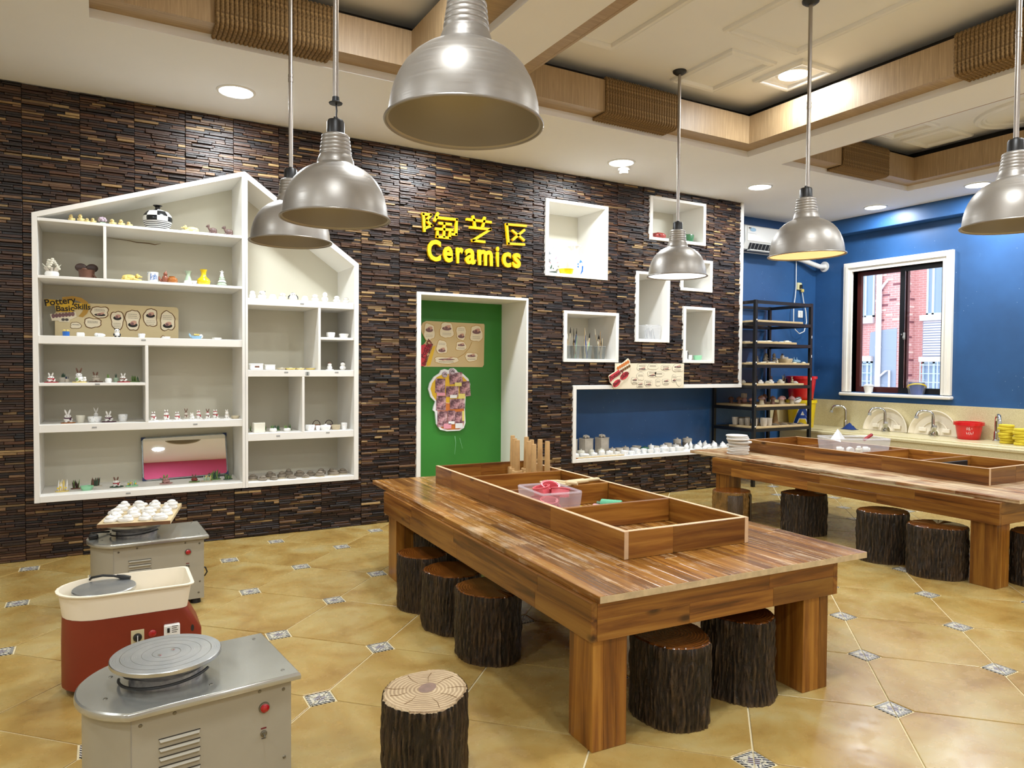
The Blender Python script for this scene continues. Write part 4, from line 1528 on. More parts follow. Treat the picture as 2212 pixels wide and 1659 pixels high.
# ================================================================ FIXTURES
# ---------------------------------------------------------------- downlights
DLAB = {0: 'round recessed downlight in the ceiling above the house-shaped shelf', 1: 'round recessed downlight in the ceiling behind the nearest pendant lamp',
        2: 'round recessed downlight next to the smoke detector', 3: 'round recessed downlight above the end of the timber wall',
        4: 'round recessed downlight near the blue beam above the window', 5: 'round recessed downlight half hidden by the rightmost pendant lamp',
        6: 'round recessed downlight inside the square ceiling moulding',
        7: 'round downlight in the left half of the middle recess, above the viewer', 8: 'round downlight in the right half of the middle recess, above the viewer',
        9: 'round downlight in the left recess, above the viewer', 10: 'round downlight in the left recess near the broken pendant',
        11: 'round downlight in the right recess, beyond the picture edge', 12: 'round downlight over the left aisle, nearer the timber wall',
        13: 'round downlight over the left aisle, nearer the viewer', 14: 'round downlight over the sink counter, beyond the sponges',
        15: 'round downlight over the sink counter, furthest from the corner', 16: 'round downlight straight behind the viewer',
        17: 'round downlight behind the viewer, right of the middle', 18: 'round downlight behind the viewer towards the window wall',
        19: 'round downlight behind the viewer towards the left wall', 20: 'round downlight by the pink rear wall, left one',
        21: 'round downlight by the pink rear wall, right one'}
for i, (x, y, z, k) in enumerate(DOWN):
    t_ = thing('downlight', DLAB[i], 'downlight', (x, y, z), 0, 'recessed ceiling downlights')
    part('trim_ring', 'white_plastic', t_, lambda m: m.lathe([(0.105, -0.002), (0.124, -0.002), (0.121, -0.009), (0.108, -0.011), (0.105, -0.008)], 36), 40)
    part('light_panel', 'led_panel', t_, lambda m: m.lathe([(0, -0.006), (0.106, -0.006), (0.106, -0.001), (0, -0.001)], 36))
sd = thing('smoke_detector', 'small white smoke detector hanging under the ceiling', 'smoke detector', (4.10, -0.46, CEIL))
part('base', 'white_plastic', sd, lambda m: m.lathe([(0, 0), (0.055, 0), (0.055, -0.02), (0.05, -0.03), (0, -0.03)], 24), 30)
part('cage', 'grey_plastic', sd, lambda m: m.lathe([(0, -0.03), (0.04, -0.03), (0.036, -0.046), (0, -0.046)], 24), 30)
part('cap', 'white_plastic', sd, lambda m: m.lathe([(0, -0.046), (0.042, -0.046), (0.036, -0.058), (0, -0.06)], 24), 30)

# ---------------------------------------------------------------- pendant lamps
R = 0.2175
def pendant(label, x, y, zr, kind, tilt=(0, 0), loose=False):
    t_ = thing('pendant_lamp', label, 'lamp', (x, y, zr), 0, 'metal dome pendant lamps')
    head = bpy.data.objects.new('lamp_head', None)
    tl = Matrix.Rotation(tilt[0], 4, 'X') @ Matrix.Rotation(tilt[1], 4, 'Y')
    def lp(name, mat, fn, smooth=40):
        m = MB(); fn(m)
        m.v = [tuple(tl @ Vector(p)) for p in m.v]
        return m.build(name, mat, t_, smooth)
    bpy.data.objects.remove(head)
    out = [(1.0, 0.0), (1.012, 0.02), (0.995, 0.035), (0.965, 0.04), (0.958, 0.14), (0.94, 0.28), (0.905, 0.42), (0.85, 0.56), (0.775, 0.69), (0.68, 0.80),
           (0.57, 0.89), (0.46, 0.95), (0.385, 0.98), (0.352, 1.0), (0.34, 1.03), (0.333, 1.08), (0.30, 1.17), (0.292, 1.18)]
    nk = []
    for i in range(5):
        z0 = 1.20 + i * 0.072
        r0 = 0.288 - i * 0.009
        nk += [(r0, z0), (r0 + 0.006, z0 + 0.012), (r0 + 0.004, z0 + 0.05), (r0 - 0.004, z0 + 0.062)]
    prof = [(r * R, z * R) for r, z in out + nk] + [(0.2 * R, 1.575 * R), (0.1 * R, 1.58 * R)]
    lp('shade', 'shade_metal', lambda m: m.lathe(prof, 64))
    inn = [(1.0, 0.0), (0.955, 0.03), (0.948, 0.14), (0.93, 0.28), (0.895, 0.415), (0.84, 0.55), (0.765, 0.68), (0.67, 0.79), (0.56, 0.88), (0.45, 0.94), (0.34, 0.97), (0.0, 0.98)]
    lp('shade_lining', 'shade_inside', lambda m: m.lathe([(r * R, z * R) for r, z in inn], 64))
    lp('rim_bead', 'shade_metal', lambda m: m.tube([(1.0 * R * math.cos(a), 1.0 * R * math.sin(a), 0.012 * R) for a in [2 * PI * i / 64 for i in range(64)]], 0.0042, 8, 0, True))
    if kind:
        lp('diffuser', kind, lambda m: m.lathe([(0, 0.026 * R), (0.955 * R, 0.026 * R), (0.95 * R, 0.045 * R), (0, 0.045 * R)], 48), None)
    else:
        lp('bulb_socket', 'white_plastic', lambda m: m.lathe([(0, 0.5 * R), (0.1 * R, 0.55 * R), (0.15 * R, 0.68 * R), (0.12 * R, 0.80 * R), (0.1 * R, 0.97 * R), (0, 0.97 * R)], 20))
    lp('socket_cap', 'black_plastic', lambda m: m.lathe([(0, 1.57 * R), (0.165 * R, 1.57 * R), (0.16 * R, 1.80 * R), (0.14 * R, 1.84 * R), (0.05 * R, 1.85 * R), (0.04 * R, 1.90 * R), (0, 1.90 * R)], 20))
    top = CEIL_IN - zr
    z0 = 1.88 * R
    if loose:
        zc = z0 + 0.055
        part('wire', 'dark_metal', t_, lambda m: m.tube([(0, 0, z0 - 0.02), (0.004, 0, z0 + 0.03), (0, 0, zc + 0.02)], 0.0035, 6), 50)
        part('coupling', 'dark_metal', t_, lambda m: m.lathe([(0, zc), (0.026, zc + 0.002), (0.028, zc + 0.006), (0.016, zc + 0.012), (0.014, zc + 0.03), (0, zc + 0.03)], 16), 40)
        z0 = zc + 0.02
    part('rod', 'rod_metal', t_, lambda m: m.lathe([(0, z0), (0.0115, z0), (0.0115, top - 0.01), (0, top - 0.01)], 14), 40)
    zj = z0 + (top - z0) * 0.42
    part('rod_joint', 'rod_metal', t_, lambda m: m.lathe([(0.0116, zj), (0.0135, zj), (0.0135, zj + 0.02), (0.0116, zj + 0.02), (0.0116, zj + 0.026), (0.0135, zj + 0.026), (0.0135, zj + 0.04), (0.0116, zj + 0.04)], 14), 30)
    part('ceiling_rose', 'dark_metal', t_, lambda m: m.lathe([(0, top - 0.028), (0.03, top - 0.026), (0.048, top - 0.012), (0.05, top), (0, top)], 20), 40)
    return t_
pendant('largest metal pendant lamp hanging nearest at the top of the picture', 0.873, -3.831, 1.967, None, (0, 0.02))
pendant('metal pendant lamp on a broken coupling, overlapping the lamp behind it', 0.822, -2.74, 1.890, None, (0, 0), True)
pendant('metal pendant lamp hanging in front of the house-shaped shelf', 0.892, -1.618, 1.967, None)
pendant('metal pendant lamp glowing white, in front of the wall niches', 3.68, -1.63, 1.967, 'lamp_cool')
pendant('metal pendant lamp glowing orange, in front of the air conditioner', 3.64, -2.783, 1.967, 'lamp_warm', (0.0, -0.035))
pendant('metal pendant lamp cut off by the right picture edge', 3.69, -3.88, 1.967, None)

# ---------------------------------------------------------------- rope wraps on the tray timber
rope_src = None
def rope_wrap(label, p0, p1, face):
    """face 'y': wrap on the far board (faces -y) from x=p0..p1; face 'x': on the right board (faces -x) from y=p0..p1"""
    global rope_src
    t_ = thing('rope_wrap', label, 'rope', (0, 0, 3.155), 0, 'rope wraps on the ceiling timber')
    r_ = 0.0125
    if rope_src is None:
        pts = []
        # path in (d, z): d = distance from the board towards the room
        path = [(-0.03, 0.232), (0.004, 0.238), (0.016, 0.22)]
        path += [(0.016, 0.22 - 0.0075 * i) for i in range(1, 29)]
        path += [(0.012, -0.008), (0.0, -0.014)]
        path += [(-0.0075 * i, -0.014) for i in range(1, 21)]
        # resample
        q = [Vector((0, -d, z)) for d, z in path]
        m = MB()
        m.tube(q, r_, 9, 0, False, None, 3, 260.0)
        rope_src = m.build('rope_turn', 'rope', t_, 60)
        first = rope_src
    else:
        first = None
    n = int(abs(p1 - p0) / 0.0238)
    for i in range(n):
        s_ = p0 + (p1 - p0) * (i + 0.5) / n
        o = first if (first is not None and i == 0) else rope_src.copy()
        if o is not first:
            COL.objects.link(o)
            o.parent = t_
        if face == 'y':
            o.location = (s_, TY1 - LED, 0)
            o.rotation_euler = (0, 0, 0)
        else:
            o.location = (p[1] - LED if False else TRAYS[face][1] - LED, s_, 0)
            o.rotation_euler = (0, 0, -PI / 2)
    return t_
rope_wrap('rope wrap on the ceiling timber above the house-shaped shelf', 0.535, 1.19, 'y')
rope_wrap('rope wrap on the ceiling timber left of the white glowing lamp', 3.17, 3.86, 'y')
rope_wrap('small far rope wrap on the ceiling timber near the blue wall', 5.85, 6.53, 'y')
rope_wrap('rope wrap on the ceiling timber at the top right corner', -3.06, -3.75, 1)

# ================================================================ TABLES
def table(name, label, loc, rz, top, tray, div, topmat, seed):
    t_ = thing(name, label, 'table', loc, rz)
    rt = random.Random(seed)
    lw, ld = 0.14, 0.15
    U, V = 1.14, 2.27
    def lam(nm, mat, axis, long, bx_, split, k, seg):
        # laminated timber: k rows across 'split', random segments along the grain axis
        e_ = bpy.data.objects.new(nm, None)
        COL.objects.link(e_)
        e_.parent = t_
        cut = [0.0] + [(i + rt.uniform(-0.12, 0.12)) / k for i in range(1, k)] + [1.0]
        for i in range(k):
            p = long[0]
            while p < long[1] - 1e-6:
                q = p + rt.uniform(*seg)
                if q > long[1] - 0.15:
                    q = long[1]
                rng = dict(bx_)
                s0, s1 = bx_[split]
                rng[split] = (s0 + (s1 - s0) * cut[i], s0 + (s1 - s0) * cut[i + 1])
                rng[axis] = (p, q)
                part('board', mat, e_, lambda m: m.cbox(*rng['x'], *rng['y'], *rng['z'], 0.0012))
                p = q
        return e_
    for (u, v) in ((0, 0), (U - lw, 0), (0, V - ld), (U - lw, V - ld)):
        lam('leg', 'leg_wood', 'z', (0, 0.519), {'x': (u, u + lw), 'y': (v, v + ld)}, 'x', 3, (0.9, 1.0))
    a, b = 0.386, 0.5195
    lam('apron', 'apron_y', 'y', (-0.024, V + 0.024), {'x': (-0.024, 0), 'z': (a, b)}, 'z', 2, (0.35, 0.9))
    lam('apron', 'apron_y', 'y', (-0.024, V + 0.024), {'x': (U, U + 0.024), 'z': (a, b)}, 'z', 2, (0.5, 0.9))
    lam('apron', 'apron_x', 'x', (0.0005, U - 0.0005), {'y': (-0.024, 0), 'z': (a, b)}, 'z', 2, (0.35, 0.8))
    lam('apron', 'apron_x', 'x', (0.0005, U - 0.0005), {'y': (V, V + 0.024), 'z': (a, b)}, 'z', 2, (0.5, 0.8))
    tp = bpy.data.objects.new('table_top', None)
    COL.objects.link(tp)
    tp.parent = t_
    u0, u1, v0, v1 = top
    nl = 21
    w = (u1 - u0) / nl
    for i in range(nl):
        v = v0
        nv = v0 + rt.uniform(0.25, 0.8)
        while v < v1 - 1e-4:
            if nv > v1 - 0.2:
                nv = v1
            dz = rt.uniform(0, 0.0006)
            part('plank', [topmat, 'end_grain'], tp, lambda m: m.cbox(u0 + i * w + 0.0003, u0 + (i + 1) * w - 0.0003, v + 0.0003, nv - 0.0003, 0.520, 0.5445 + dz, 0.0012))
            v, nv = nv, nv + rt.uniform(0.35, 0.85)
    part('edge_strip', 'end_grain', tp, lambda m: m.box(u0 + 0.004, u1 - 0.004, v0 - 0.0012, v0, 0.521, 0.5435))
    # bin box on top
    bx = bpy.data.objects.new('bin_tray', None)
    COL.objects.link(bx)
    bx.parent = t_
    c0, c1, d0, d1 = tray
    z0, z1 = 0.5455, 0.655
    e = 0.022
    for (p0, p1) in ((c0, c0 + e), (c1 - e, c1)):
        p = d0
        while p < d1 - 1e-6:
            q = p + rt.uniform(0.35, 0.8)
            if q > d1 - 0.2:
                q = d1
            part('bin_side', 'apron_y', bx, lambda m: m.cbox(p0, p1, p, q, z0, z1, 0.001))
            p = q
    for (p0, p1) in ((d0, d0 + e), (d1 - e, d1)):
        um = c0 + (c1 - c0) * rt.uniform(0.35, 0.65)
        part('bin_end', 'apron_x', bx, lambda m: m.cbox(c0 + e + 0.0003, um, p0, p1, z0, z1, 0.001))
        part('bin_end', 'apron_x', bx, lambda m: m.cbox(um, c1 - e - 0.0003, p0, p1, z0, z1, 0.001))
    for v in div:
        part('bin_divider', 'apron_x', bx, lambda m: m.cbox(c0 + e + 0.0003, c1 - e - 0.0003, v - e / 2, v + e / 2, z0, z1 - 0.001, 0.002))
    for (p_, q_, r_, s_) in ((c0 + 0.001, c0 + e - 0.001, d0 + 0.001, d1 - 0.001), (c1 - e + 0.001, c1 - 0.001, d0 + 0.001, d1 - 0.001), (c0 + e, c1 - e, d0 + 0.001, d0 + e - 0.001)):
        part('worn_edge', 'raw_edge', bx, lambda m: m.box(p_, q_, r_, s_, z1 - 0.0003, z1 + 0.0008))
    for u in (c0, c1):
        part('worn_edge', 'raw_edge', bx, lambda m: m.box(u + (0.001 if u == c0 else -e + 0.001), u + (e - 0.001 if u == c0 else -0.001), d0 - 0.0008, d0 + 0.0002, z0 + 0.001, z1))
    return t_
T1 = table('work_table', 'low wooden work table in the foreground with divided tray on top', (1.417, -3.715, 0), math.radians(-2.6), (-0.008, 1.315, -0.045, 2.60), (0.33, 0.985, 0.285, 2.33), (0.795, 1.318, 1.829), 'plank_top', 3)
T2 = table('work_table', 'low wooden work table at the right with pale scuffed edge', (4.565, -3.41, 0), math.radians(-1.0), (0.03, 1.345, -0.10, 2.63), (0.41, 1.07, 0.265, 2.32), (0.74, 1.22, 1.75), 'plank_top_b', 9)
def t1(u, v, z):
    a = math.radians(-2.6)
    return (1.417 + u * math.cos(a) - v * math.sin(a), -3.715 + u * math.sin(a) + v * math.cos(a), z)
def t2(u, v, z):
    a = math.radians(-1.0)
    return (4.565 + u * math.cos(a) - v * math.sin(a), -3.41 + u * math.sin(a) + v * math.cos(a), z)

# ---------------------------------------------------------------- tree stump stools
def stump(label, x, y, r, h_, seed, topmat, flare=0.0, kind='bark', ell=1.0, ez=0.0):
    t_ = thing('stump_stool', label, 'stool', (x, y, 0), seed * 0.7, 'tree stump stools')
    rr = random.Random(seed)
    n, rows = 200, 28
    sx = rr.uniform(0, 50)
    vs = []
    base = [1 + 0.05 * math.sin(2 * a_ + seed) + 0.03 * math.sin(3 * a_ + seed * 2.1) + 0.02 * math.sin(5 * a_ + seed) for a_ in [2 * PI * i / n for i in range(n)]]
    for k in range(rows + 1):
        z = h_ * k / rows
        fl = flare * max(0, 1 - z / (0.35 * h_)) ** 2
        for i in range(n):
            a_ = 2 * PI * i / n
            px, py = math.cos(a_) * 9, math.sin(a_) * 9
            rg = mnoise.noise((px + sx, py, z * 8))
            rg2 = mnoise.noise((px * 2.1 + sx, py * 2.1, z * 20 + 7))
            ridge = 0.035 * (abs(rg) * 2.0 - 0.35) + 0.03 * (abs(rg2) * 2.0 - 0.4)
            q = r * (base[i] * (1 + fl)) * (1 + ridge) - 0.003
            if k in (0, rows):
                q *= 0.985
            vs.append((q * math.cos(a_) * ell, q * math.sin(a_) / ell, z))
    fs = []
    for k in range(rows):
        for i in range(n):
            j = (i + 1) % n
            fs.append((k * n + i, k * n + j, (k + 1) * n + j, (k + 1) * n + i))
    fs.append(tuple(reversed(range(n))))
    m = MB()
    m.add(vs, fs)
    m.build('bark', kind, t_, 50, fix=False)
    m = MB()
    ring = vs[rows * n:(rows + 1) * n]
    tv = [(a_ * 0.985, b_ * 0.985, h_) for a_, b_, c_ in ring] + [(a_ * 0.955, b_ * 0.955, h_ + 0.004) for a_, b_, c_ in ring] + [(a_, b_, h_ - 0.003) for a_, b_, c_ in ring] + [(0, 0, h_ + 0.004)]
    tf = []
    for i in range(n):
        j = (i + 1) % n
        tf.append((2 * n + i, 2 * n + j, j, i))
        tf.append((i, j, n + j, n + i))
        tf.append((n + i, n + j, 3 * n))
    m.add([(a_, b_, c_ - h_) for a_, b_, c_ in tv], tf)
    o = m.build('seat_top', topmat, t_, 40, (0, 0, h_), fix=False)
    return t_
s1 = stump('raw pale topped tree stump stool standing alone in the foreground', 0.862, -3.60, 0.143, 0.29, 1, 'stump_raw', 0.04, 'bark', 1.04)
# heart and drying cracks of the raw stump
part('heart', 'stump_heart', s1, lambda m: m.lathe([(0, 0.2946), (0.026, 0.2946), (0.03, 0.2942)], 18, (0.012, 0.0, 0), 0, None, 1.2, 0.85))
rc = random.Random(4)
for i in range(9):
    a_ = 0.4 + i * 0.68 + rc.uniform(-0.15, 0.15)
    r0, r1 = 0.05 + rc.uniform(0, 0.02), 0.105 + rc.uniform(0, 0.03)
    part('crack', 'ink_brown', s1, lambda m: m.tube([(r0 * math.cos(a_), r0 * math.sin(a_), 0.2945), ((r0 + r1) / 2 * math.cos(a_ + 0.06), (r0 + r1) / 2 * math.sin(a_ + 0.06), 0.2945), (r1 * math.cos(a_), r1 * math.sin(a_), 0.2945)], [0.0004, 0.0008, 0.0010], 5))
stump('varnished stump stool nearest the front leg, short side of the foreground table', 1.842, -3.625, 0.152, 0.30, 2, 'stump_varnish')
stump('varnished stump stool with flared foot near the right front leg', 2.222, -3.60, 0.146, 0.315, 3, 'stump_varnish', 0.09)
stump('varnished stump stool under the long side, nearest of the left row', 1.505, -2.805, 0.155, 0.30, 4, 'stump_varnish')
stump('varnished stump stool in the middle of the left row under the table', 1.502, -2.42, 0.148, 0.285, 5, 'stump_varnish')
stump('varnished stump stool with a red smear below its top, left row', 1.482, -2.075, 0.132, 0.29, 6, 'stump_varnish')
stump('stump stool in shadow behind the far left table leg', 1.735, -1.72, 0.14, 0.30, 7, 'stump_varnish')
stump('varnished stump stool next to the front leg of the right table', 4.575, -3.06, 0.165, 0.315, 8, 'stump_varnish')
stump('gnarled varnished stump stool second from the right table leg', 4.60, -2.68, 0.155, 0.335, 9, 'stump_varnish')
stump('dark rough stump stool in the middle under the right table', 4.80, -1.89, 0.165, 0.315, 10, 'stump_varnish')
sp_ = stump('light brown stump stool with peeled bark at the far leg', 4.50, -1.42, 0.15, 0.285, 11, 'stump_varnish', 0.05, 'stump_pale_bark')
part('bark_patch', 'bark', sp_, lambda m: m.lathe([(0.146, 0.02), (0.158, 0.03), (0.157, 0.25), (0.15, 0.265)], 16, (0, 0, 0), 0, None, 1, 1, 0.02, 7, 3.7 - 7.7, 4.5 - 7.7), 50)
part('bark_patch', 'bark', sp_, lambda m: m.lathe([(0.146, 0.02), (0.158, 0.03), (0.157, 0.25), (0.15, 0.265)], 16, (0, 0, 0), 0, None, 1, 1, 0.02, 7, 5.0 - 7.7, 5.8 - 7.7), 50)
stump('stump stool at the right picture edge beside the right table leg', 4.93, -3.47, 0.152, 0.315, 12, 'stump_varnish')

# ================================================================ POTTERY WHEELS
def d_outline(L, Wd, sag, n=14):
    pts = [(0, -Wd / 2), (0, Wd / 2), (-(L - sag), Wd / 2)]
    c = (sag * sag + (Wd / 2) ** 2) / (2 * sag)
    a1 = math.asin(min(1, Wd / 2 / c))
    if sag > Wd / 2:
        a1 = PI - a1
    cx = -(L - c)
    for i in range(1, n):
        a_ = PI - a1 + 2 * a1 * i / n
        pts.append((cx + c * math.cos(a_), c * math.sin(a_)))
    pts.append((-(L - sag), -Wd / 2))
    return pts
def grey_wheel(label, x, y, rz, headdz):
    t_ = thing('pottery_wheel', label, 'pottery wheel', (x, y, 0), rz, 'grey pottery wheels')
    for (u, v) in ((-0.06, -0.14), (-0.06, 0.14), (-0.46, -0.11), (-0.46, 0.11)):
        part('foot', 'black_rubber', t_, lambda m: m.lathe([(0, 0), (0.026, 0), (0.022, 0.03), (0, 0.03)], 14, (u, v, 0)))
    body = [(a_ - 0.022, b_) for a_, b_ in d_outline(0.53, 0.345, 0.10, 12)]
    part('body', 'wheel_body', t_, lambda m: m.prism(body, 0.028, 0.352, 0, 'xy'), 30)
    top = d_outline(0.57, 0.39, 0.11, 20)
    def tp(m):
        k = len(top)
        cxm = -0.28
        lv = [(0.965, 0.352), (1.0, 0.355), (1.004, 0.364), (0.996, 0.372), (0.978, 0.3755)]
        vs = []
        for s_, z in lv:
            vs += [(cxm + (a_ - cxm) * (1 - (1 - s_) * 0.9), b_ * s_, z) for a_, b_ in top]
        fs = [tuple(range((len(lv) - 1) * k, len(lv) * k)), tuple(reversed(range(k)))]
        for l in range(len(lv) - 1):
            for i in range(k):
                j = (i + 1) % k
                fs.append((l * k + i, l * k + j, (l + 1) * k + j, (l + 1) * k + i))
        m.add(vs, fs)
    part('steel_top', 'steel', t_, tp, 35)
    hx, hy = -0.335, 0.0
    part('hub', 'clay_smeared_metal', t_, lambda m: m.lathe([(0, 0.3755), (0.10, 0.3755), (0.098, 0.402), (0.104, 0.408), (0.128, 0.424), (0.14, 0.433), (0, 0.433)], 40, (hx, hy, 0)), 35)
    hd = part('wheel_head', 'turned_aluminium', t_, lambda m: m.lathe([(0, 0), (0.146, 0), (0.15, 0.003), (0.15, 0.0125), (0.148, 0.0145), (0, 0.0145)], 64), 30)
    hd.location = (hx, hy, 0.433)
    for r_ in (0.038, 0.066, 0.094, 0.122):
        g_ = part('groove', 'screw', t_, lambda m: m.lathe([(r_ - 0.0006, 0.4476), (r_, 0.4479), (r_ + 0.0006, 0.4476)], 56, (hx, hy, 0)))
        g_.parent = hd
        g_.location = (-hx, -hy, -0.433)
    for sgn in (-1, 1):
        g_ = part('bat_pin', 'chrome', t_, lambda m: m.lathe([(0, 0.4475), (0.006, 0.4475), (0.005, 0.450), (0, 0.4505)], 10, (hx + sgn * 0.02, hy + sgn * 0.012, 0)))
        g_.parent = hd
        g_.location = (-hx, -hy, -0.433)
    part('power_cable', 'black_rubber', t_, lambda m: (m.tube([(hx + (0.112 + 0.012 * math.sin(a_ * 2)) * math.cos(a_), hy + (0.112 + 0.012 * math.cos(a_)) * math.sin(a_), 0.411 - 0.008 * math.sin(a_ * 1.0)) for a_ in [2 * PI * i / 40 for i in range(40)]], 0.0042, 7, 0, True),
                                                     m.tube([(hx + 0.125 * math.cos(a_), hy + 0.128 * math.sin(a_), 0.386 + 0.022 * (i / 24)) for i, a_ in enumerate([2.9 + 2.7 * i / 24 for i in range(25)])], 0.0042, 7)), 50)
    # front face (local -y): louvres, lamp, switch, screws
    fy = -0.345 / 2
    for i in range(5):
        z = 0.275 - i * 0.0255
        lv = part('vent_louvre', 'wheel_body', t_, lambda m: m.add([(-0.385, fy, z), (-0.28, fy, z), (-0.283, fy - 0.008, z - 0.006), (-0.382, fy - 0.008, z - 0.006), (-0.381, fy, z - 0.015), (-0.284, fy, z - 0.015)], [(0, 1, 2, 3), (3, 2, 5, 4), (1, 5, 2), (0, 3, 4)]))
        part('slot', 'backing_shade_dark', t_, lambda m: m.box(-0.386, -0.279, fy - 0.0012, fy + 0.001, z, z + 0.0022))
    MF = lambda u, z: Matrix.Translation((u, fy, z)) @ Matrix.Rotation(PI / 2, 4, 'X')
    lp_ = part('indicator_lamp', 'red_lens', t_, lambda m: m.lathe([(0, 0.001), (0.0125, 0.001), (0.0125, 0.008), (0.008, 0.0115), (0, 0.0125)], 20, (0, 0, 0), 0, MF(-0.102, 0.287)), 40)
    part('lamp_ring', 'screw', t_, lambda m: m.lathe([(0.0126, 0), (0.0165, 0), (0.0155, 0.004), (0.0126, 0.0045)], 20, (0, 0, 0), 0, MF(-0.102, 0.287)), 40)
    part('toggle_switch', 'screw', t_, lambda m: (m.lathe([(0, 0), (0.010, 0), (0.0095, 0.003), (0.006, 0.004), (0.006, 0.008), (0, 0.008)], 14, (0, 0, 0), 0, MF(-0.104, 0.21)), m.tube([(-0.104, fy - 0.006, 0.21), (-0.104, fy - 0.018, 0.204)], 0.0022, 7)), 40)
    part('switch_mark', 'ink_maroon', t_, lambda m: m.box(-0.112, -0.096, fy - 0.0006, fy, 0.2235, 0.228))
    part('switch_mark', 'ink_darkgrey', t_, lambda m: m.box(-0.110, -0.098, fy - 0.0006, fy, 0.194, 0.1975))
    for (u, z) in ((-0.045, 0.327), (-0.043, 0.12), (-0.43, 0.327), (-0.115, 0.338), (-0.345, 0.338), (-0.43, 0.06), (-0.05, 0.06)):
        part('screw', 'screw', t_, lambda m: m.lathe([(0, 0), (0.0052, 0), (0.004, 0.002), (0, 0.0022)], 10, (0, 0, 0), 0, MF(u, z)), 40)
    for (u, v) in ((-0.04, 0.15), (-0.04, -0.15), (-0.47, 0.09), (-0.50, -0.06), (-0.24, -0.13)):
        part('screw', 'screw', t_, lambda m: m.lathe([(0, 0.3755), (0.006, 0.3755), (0.0045, 0.3775), (0, 0.378)], 10, (u, v, 0)), 40)
    # body seam where the flat front meets the curved end
    part('panel_seam', 'wheel_side', t_, lambda m: m.box(-0.4535, -0.4515, fy - 0.0008, fy, 0.03, 0.35))
    return t_
w1 = grey_wheel('grey pottery wheel with bare aluminium head in the near foreground', 0.488, -3.285, math.radians(6), 0)
w3 = grey_wheel('grey pottery wheel by the timber wall carrying a board of white clay', 0.482, -1.275, math.radians(2), 0)
part('loose_plug', 'black_rubber', w3, lambda m: (m.cbox(-0.56, -0.515, -0.03, 0.01, 0.376, 0.40, 0.006), m.tube([(-0.54, 0.0, 0.39), (-0.55, 0.05, 0.396), (-0.50, 0.08, 0.39), (-0.46, 0.1, 0.383)], 0.005, 7)), 40)
part('tail_cable', 'black_rubber', w3, lambda m: m.tube([(-0.022, -0.06, 0.17), (0.0, -0.07, 0.165), (0.008, -0.075, 0.14), (-0.003, -0.07, 0.12), (-0.022, -0.065, 0.115)], 0.004, 7), 40)

# red wheel with cream basin
w2 = thing('pottery_wheel', 'red pottery wheel with a cream plastic basin', 'pottery wheel', (0.07, -2.335, 0))
def rloop(L0, L1, hw, n=12):
    """outline from x=L0 (rounded end) to x=L1 (square end with soft corners), half width hw"""
    pts = []
    cr = 0.03
    for i in range(n + 1):
        a_ = PI / 2 + PI * i / n
        pts.append((L0 + hw * 1.05 + hw * 1.05 * math.cos(a_), hw * math.sin(a_)))
    for i in range(5):
        a_ = -PI / 2 + (PI / 2) * i / 4
        pts.append((L1 - cr + cr * math.cos(a_), -hw + cr + cr * math.sin(a_)))
    for i in range(5):
        a_ = (PI / 2) * i / 4
        pts.append((L1 - cr + cr * math.cos(a_), hw - cr + cr * math.sin(a_)))
    return pts
def loft(m, loops, cap0=True, cap1=True):
    k = len(loops[0][0])
    vs = []
    for pl, z in loops:
        vs += [(a_, b_, z) for a_, b_ in pl]
    fs = []
    for l in range(len(loops) - 1):
        for i in range(k):
            j = (i + 1) % k
            fs.append((l * k + i, l * k + j, (l + 1) * k + j, (l + 1) * k + i))
    if cap0:
        fs.append(tuple(reversed(range(k))))
    if cap1:
        fs.append(tuple(range((len(loops) - 1) * k, len(loops) * k)))
    m.add(vs, fs)
part('body', 'red_paint', w2, lambda m: loft(m, [(rloop(-0.225, 0.275, 0.132), 0.03), (rloop(-0.225, 0.275, 0.132), 0.205), (rloop(-0.222, 0.222, 0.132), 0.305)]), 40)
for (u, v) in ((-0.14, -0.09), (-0.14, 0.09), (0.2, -0.1), (0.2, 0.1)):
    part('foot', 'black_rubber', w2, lambda m: m.lathe([(0, 0), (0.028, 0), (0.024, 0.032), (0, 0.032)], 14, (u, v, 0)))
bs_ = part('basin', 'cream_plastic', w2, lambda m: loft(m, [(rloop(-0.222, 0.222, 0.13), 0.306), (rloop(-0.234, 0.236, 0.139), 0.396), (rloop(-0.243, 0.246, 0.148), 0.399), (rloop(-0.244, 0.247, 0.149), 0.404), (rloop(-0.232, 0.234, 0.137), 0.405), (rloop(-0.218, 0.218, 0.126), 0.318)]), 40)
part('basin_step', 'cream_plastic', w2, lambda m: m.cbox(0.06, 0.2, 0.085, 0.115, 0.319, 0.335, 0.006))
w2h = part('wheel_head', 'turned_aluminium', w2, lambda m: m.lathe([(0, 0), (0.112, 0), (0.115, 0.004), (0.115, 0.016), (0.112, 0.0195), (0, 0.0195)], 48), 30)
w2h.location = (-0.075, 0.0, 0.378)
part('spindle', 'dark_metal', w2, lambda m: m.lathe([(0, 0.318), (0.03, 0.318), (0.03, 0.378), (0, 0.378)], 20, (-0.075, 0, 0)), 40)
part('power_cable', 'black_rubber', w2, lambda m: m.tube([(-0.13, 0.14, 0.395), (-0.12, 0.11, 0.412), (-0.08, 0.10, 0.418), (-0.04, 0.095, 0.412), (-0.015, 0.085, 0.405)], 0.005, 8), 50)
part('plug', 'black_rubber', w2, lambda m: m.tube([(-0.03, 0.095, 0.411), (-0.005, 0.083, 0.404), (0.02, 0.075, 0.4)], [0.006, 0.012, 0.009], 8), 40)
part('drain_dot', 'grey_plastic', w2, lambda m: m.cbox(0.12, 0.13, -0.118, -0.108, 0.345, 0.352, 0.002))
fy2 = -0.132
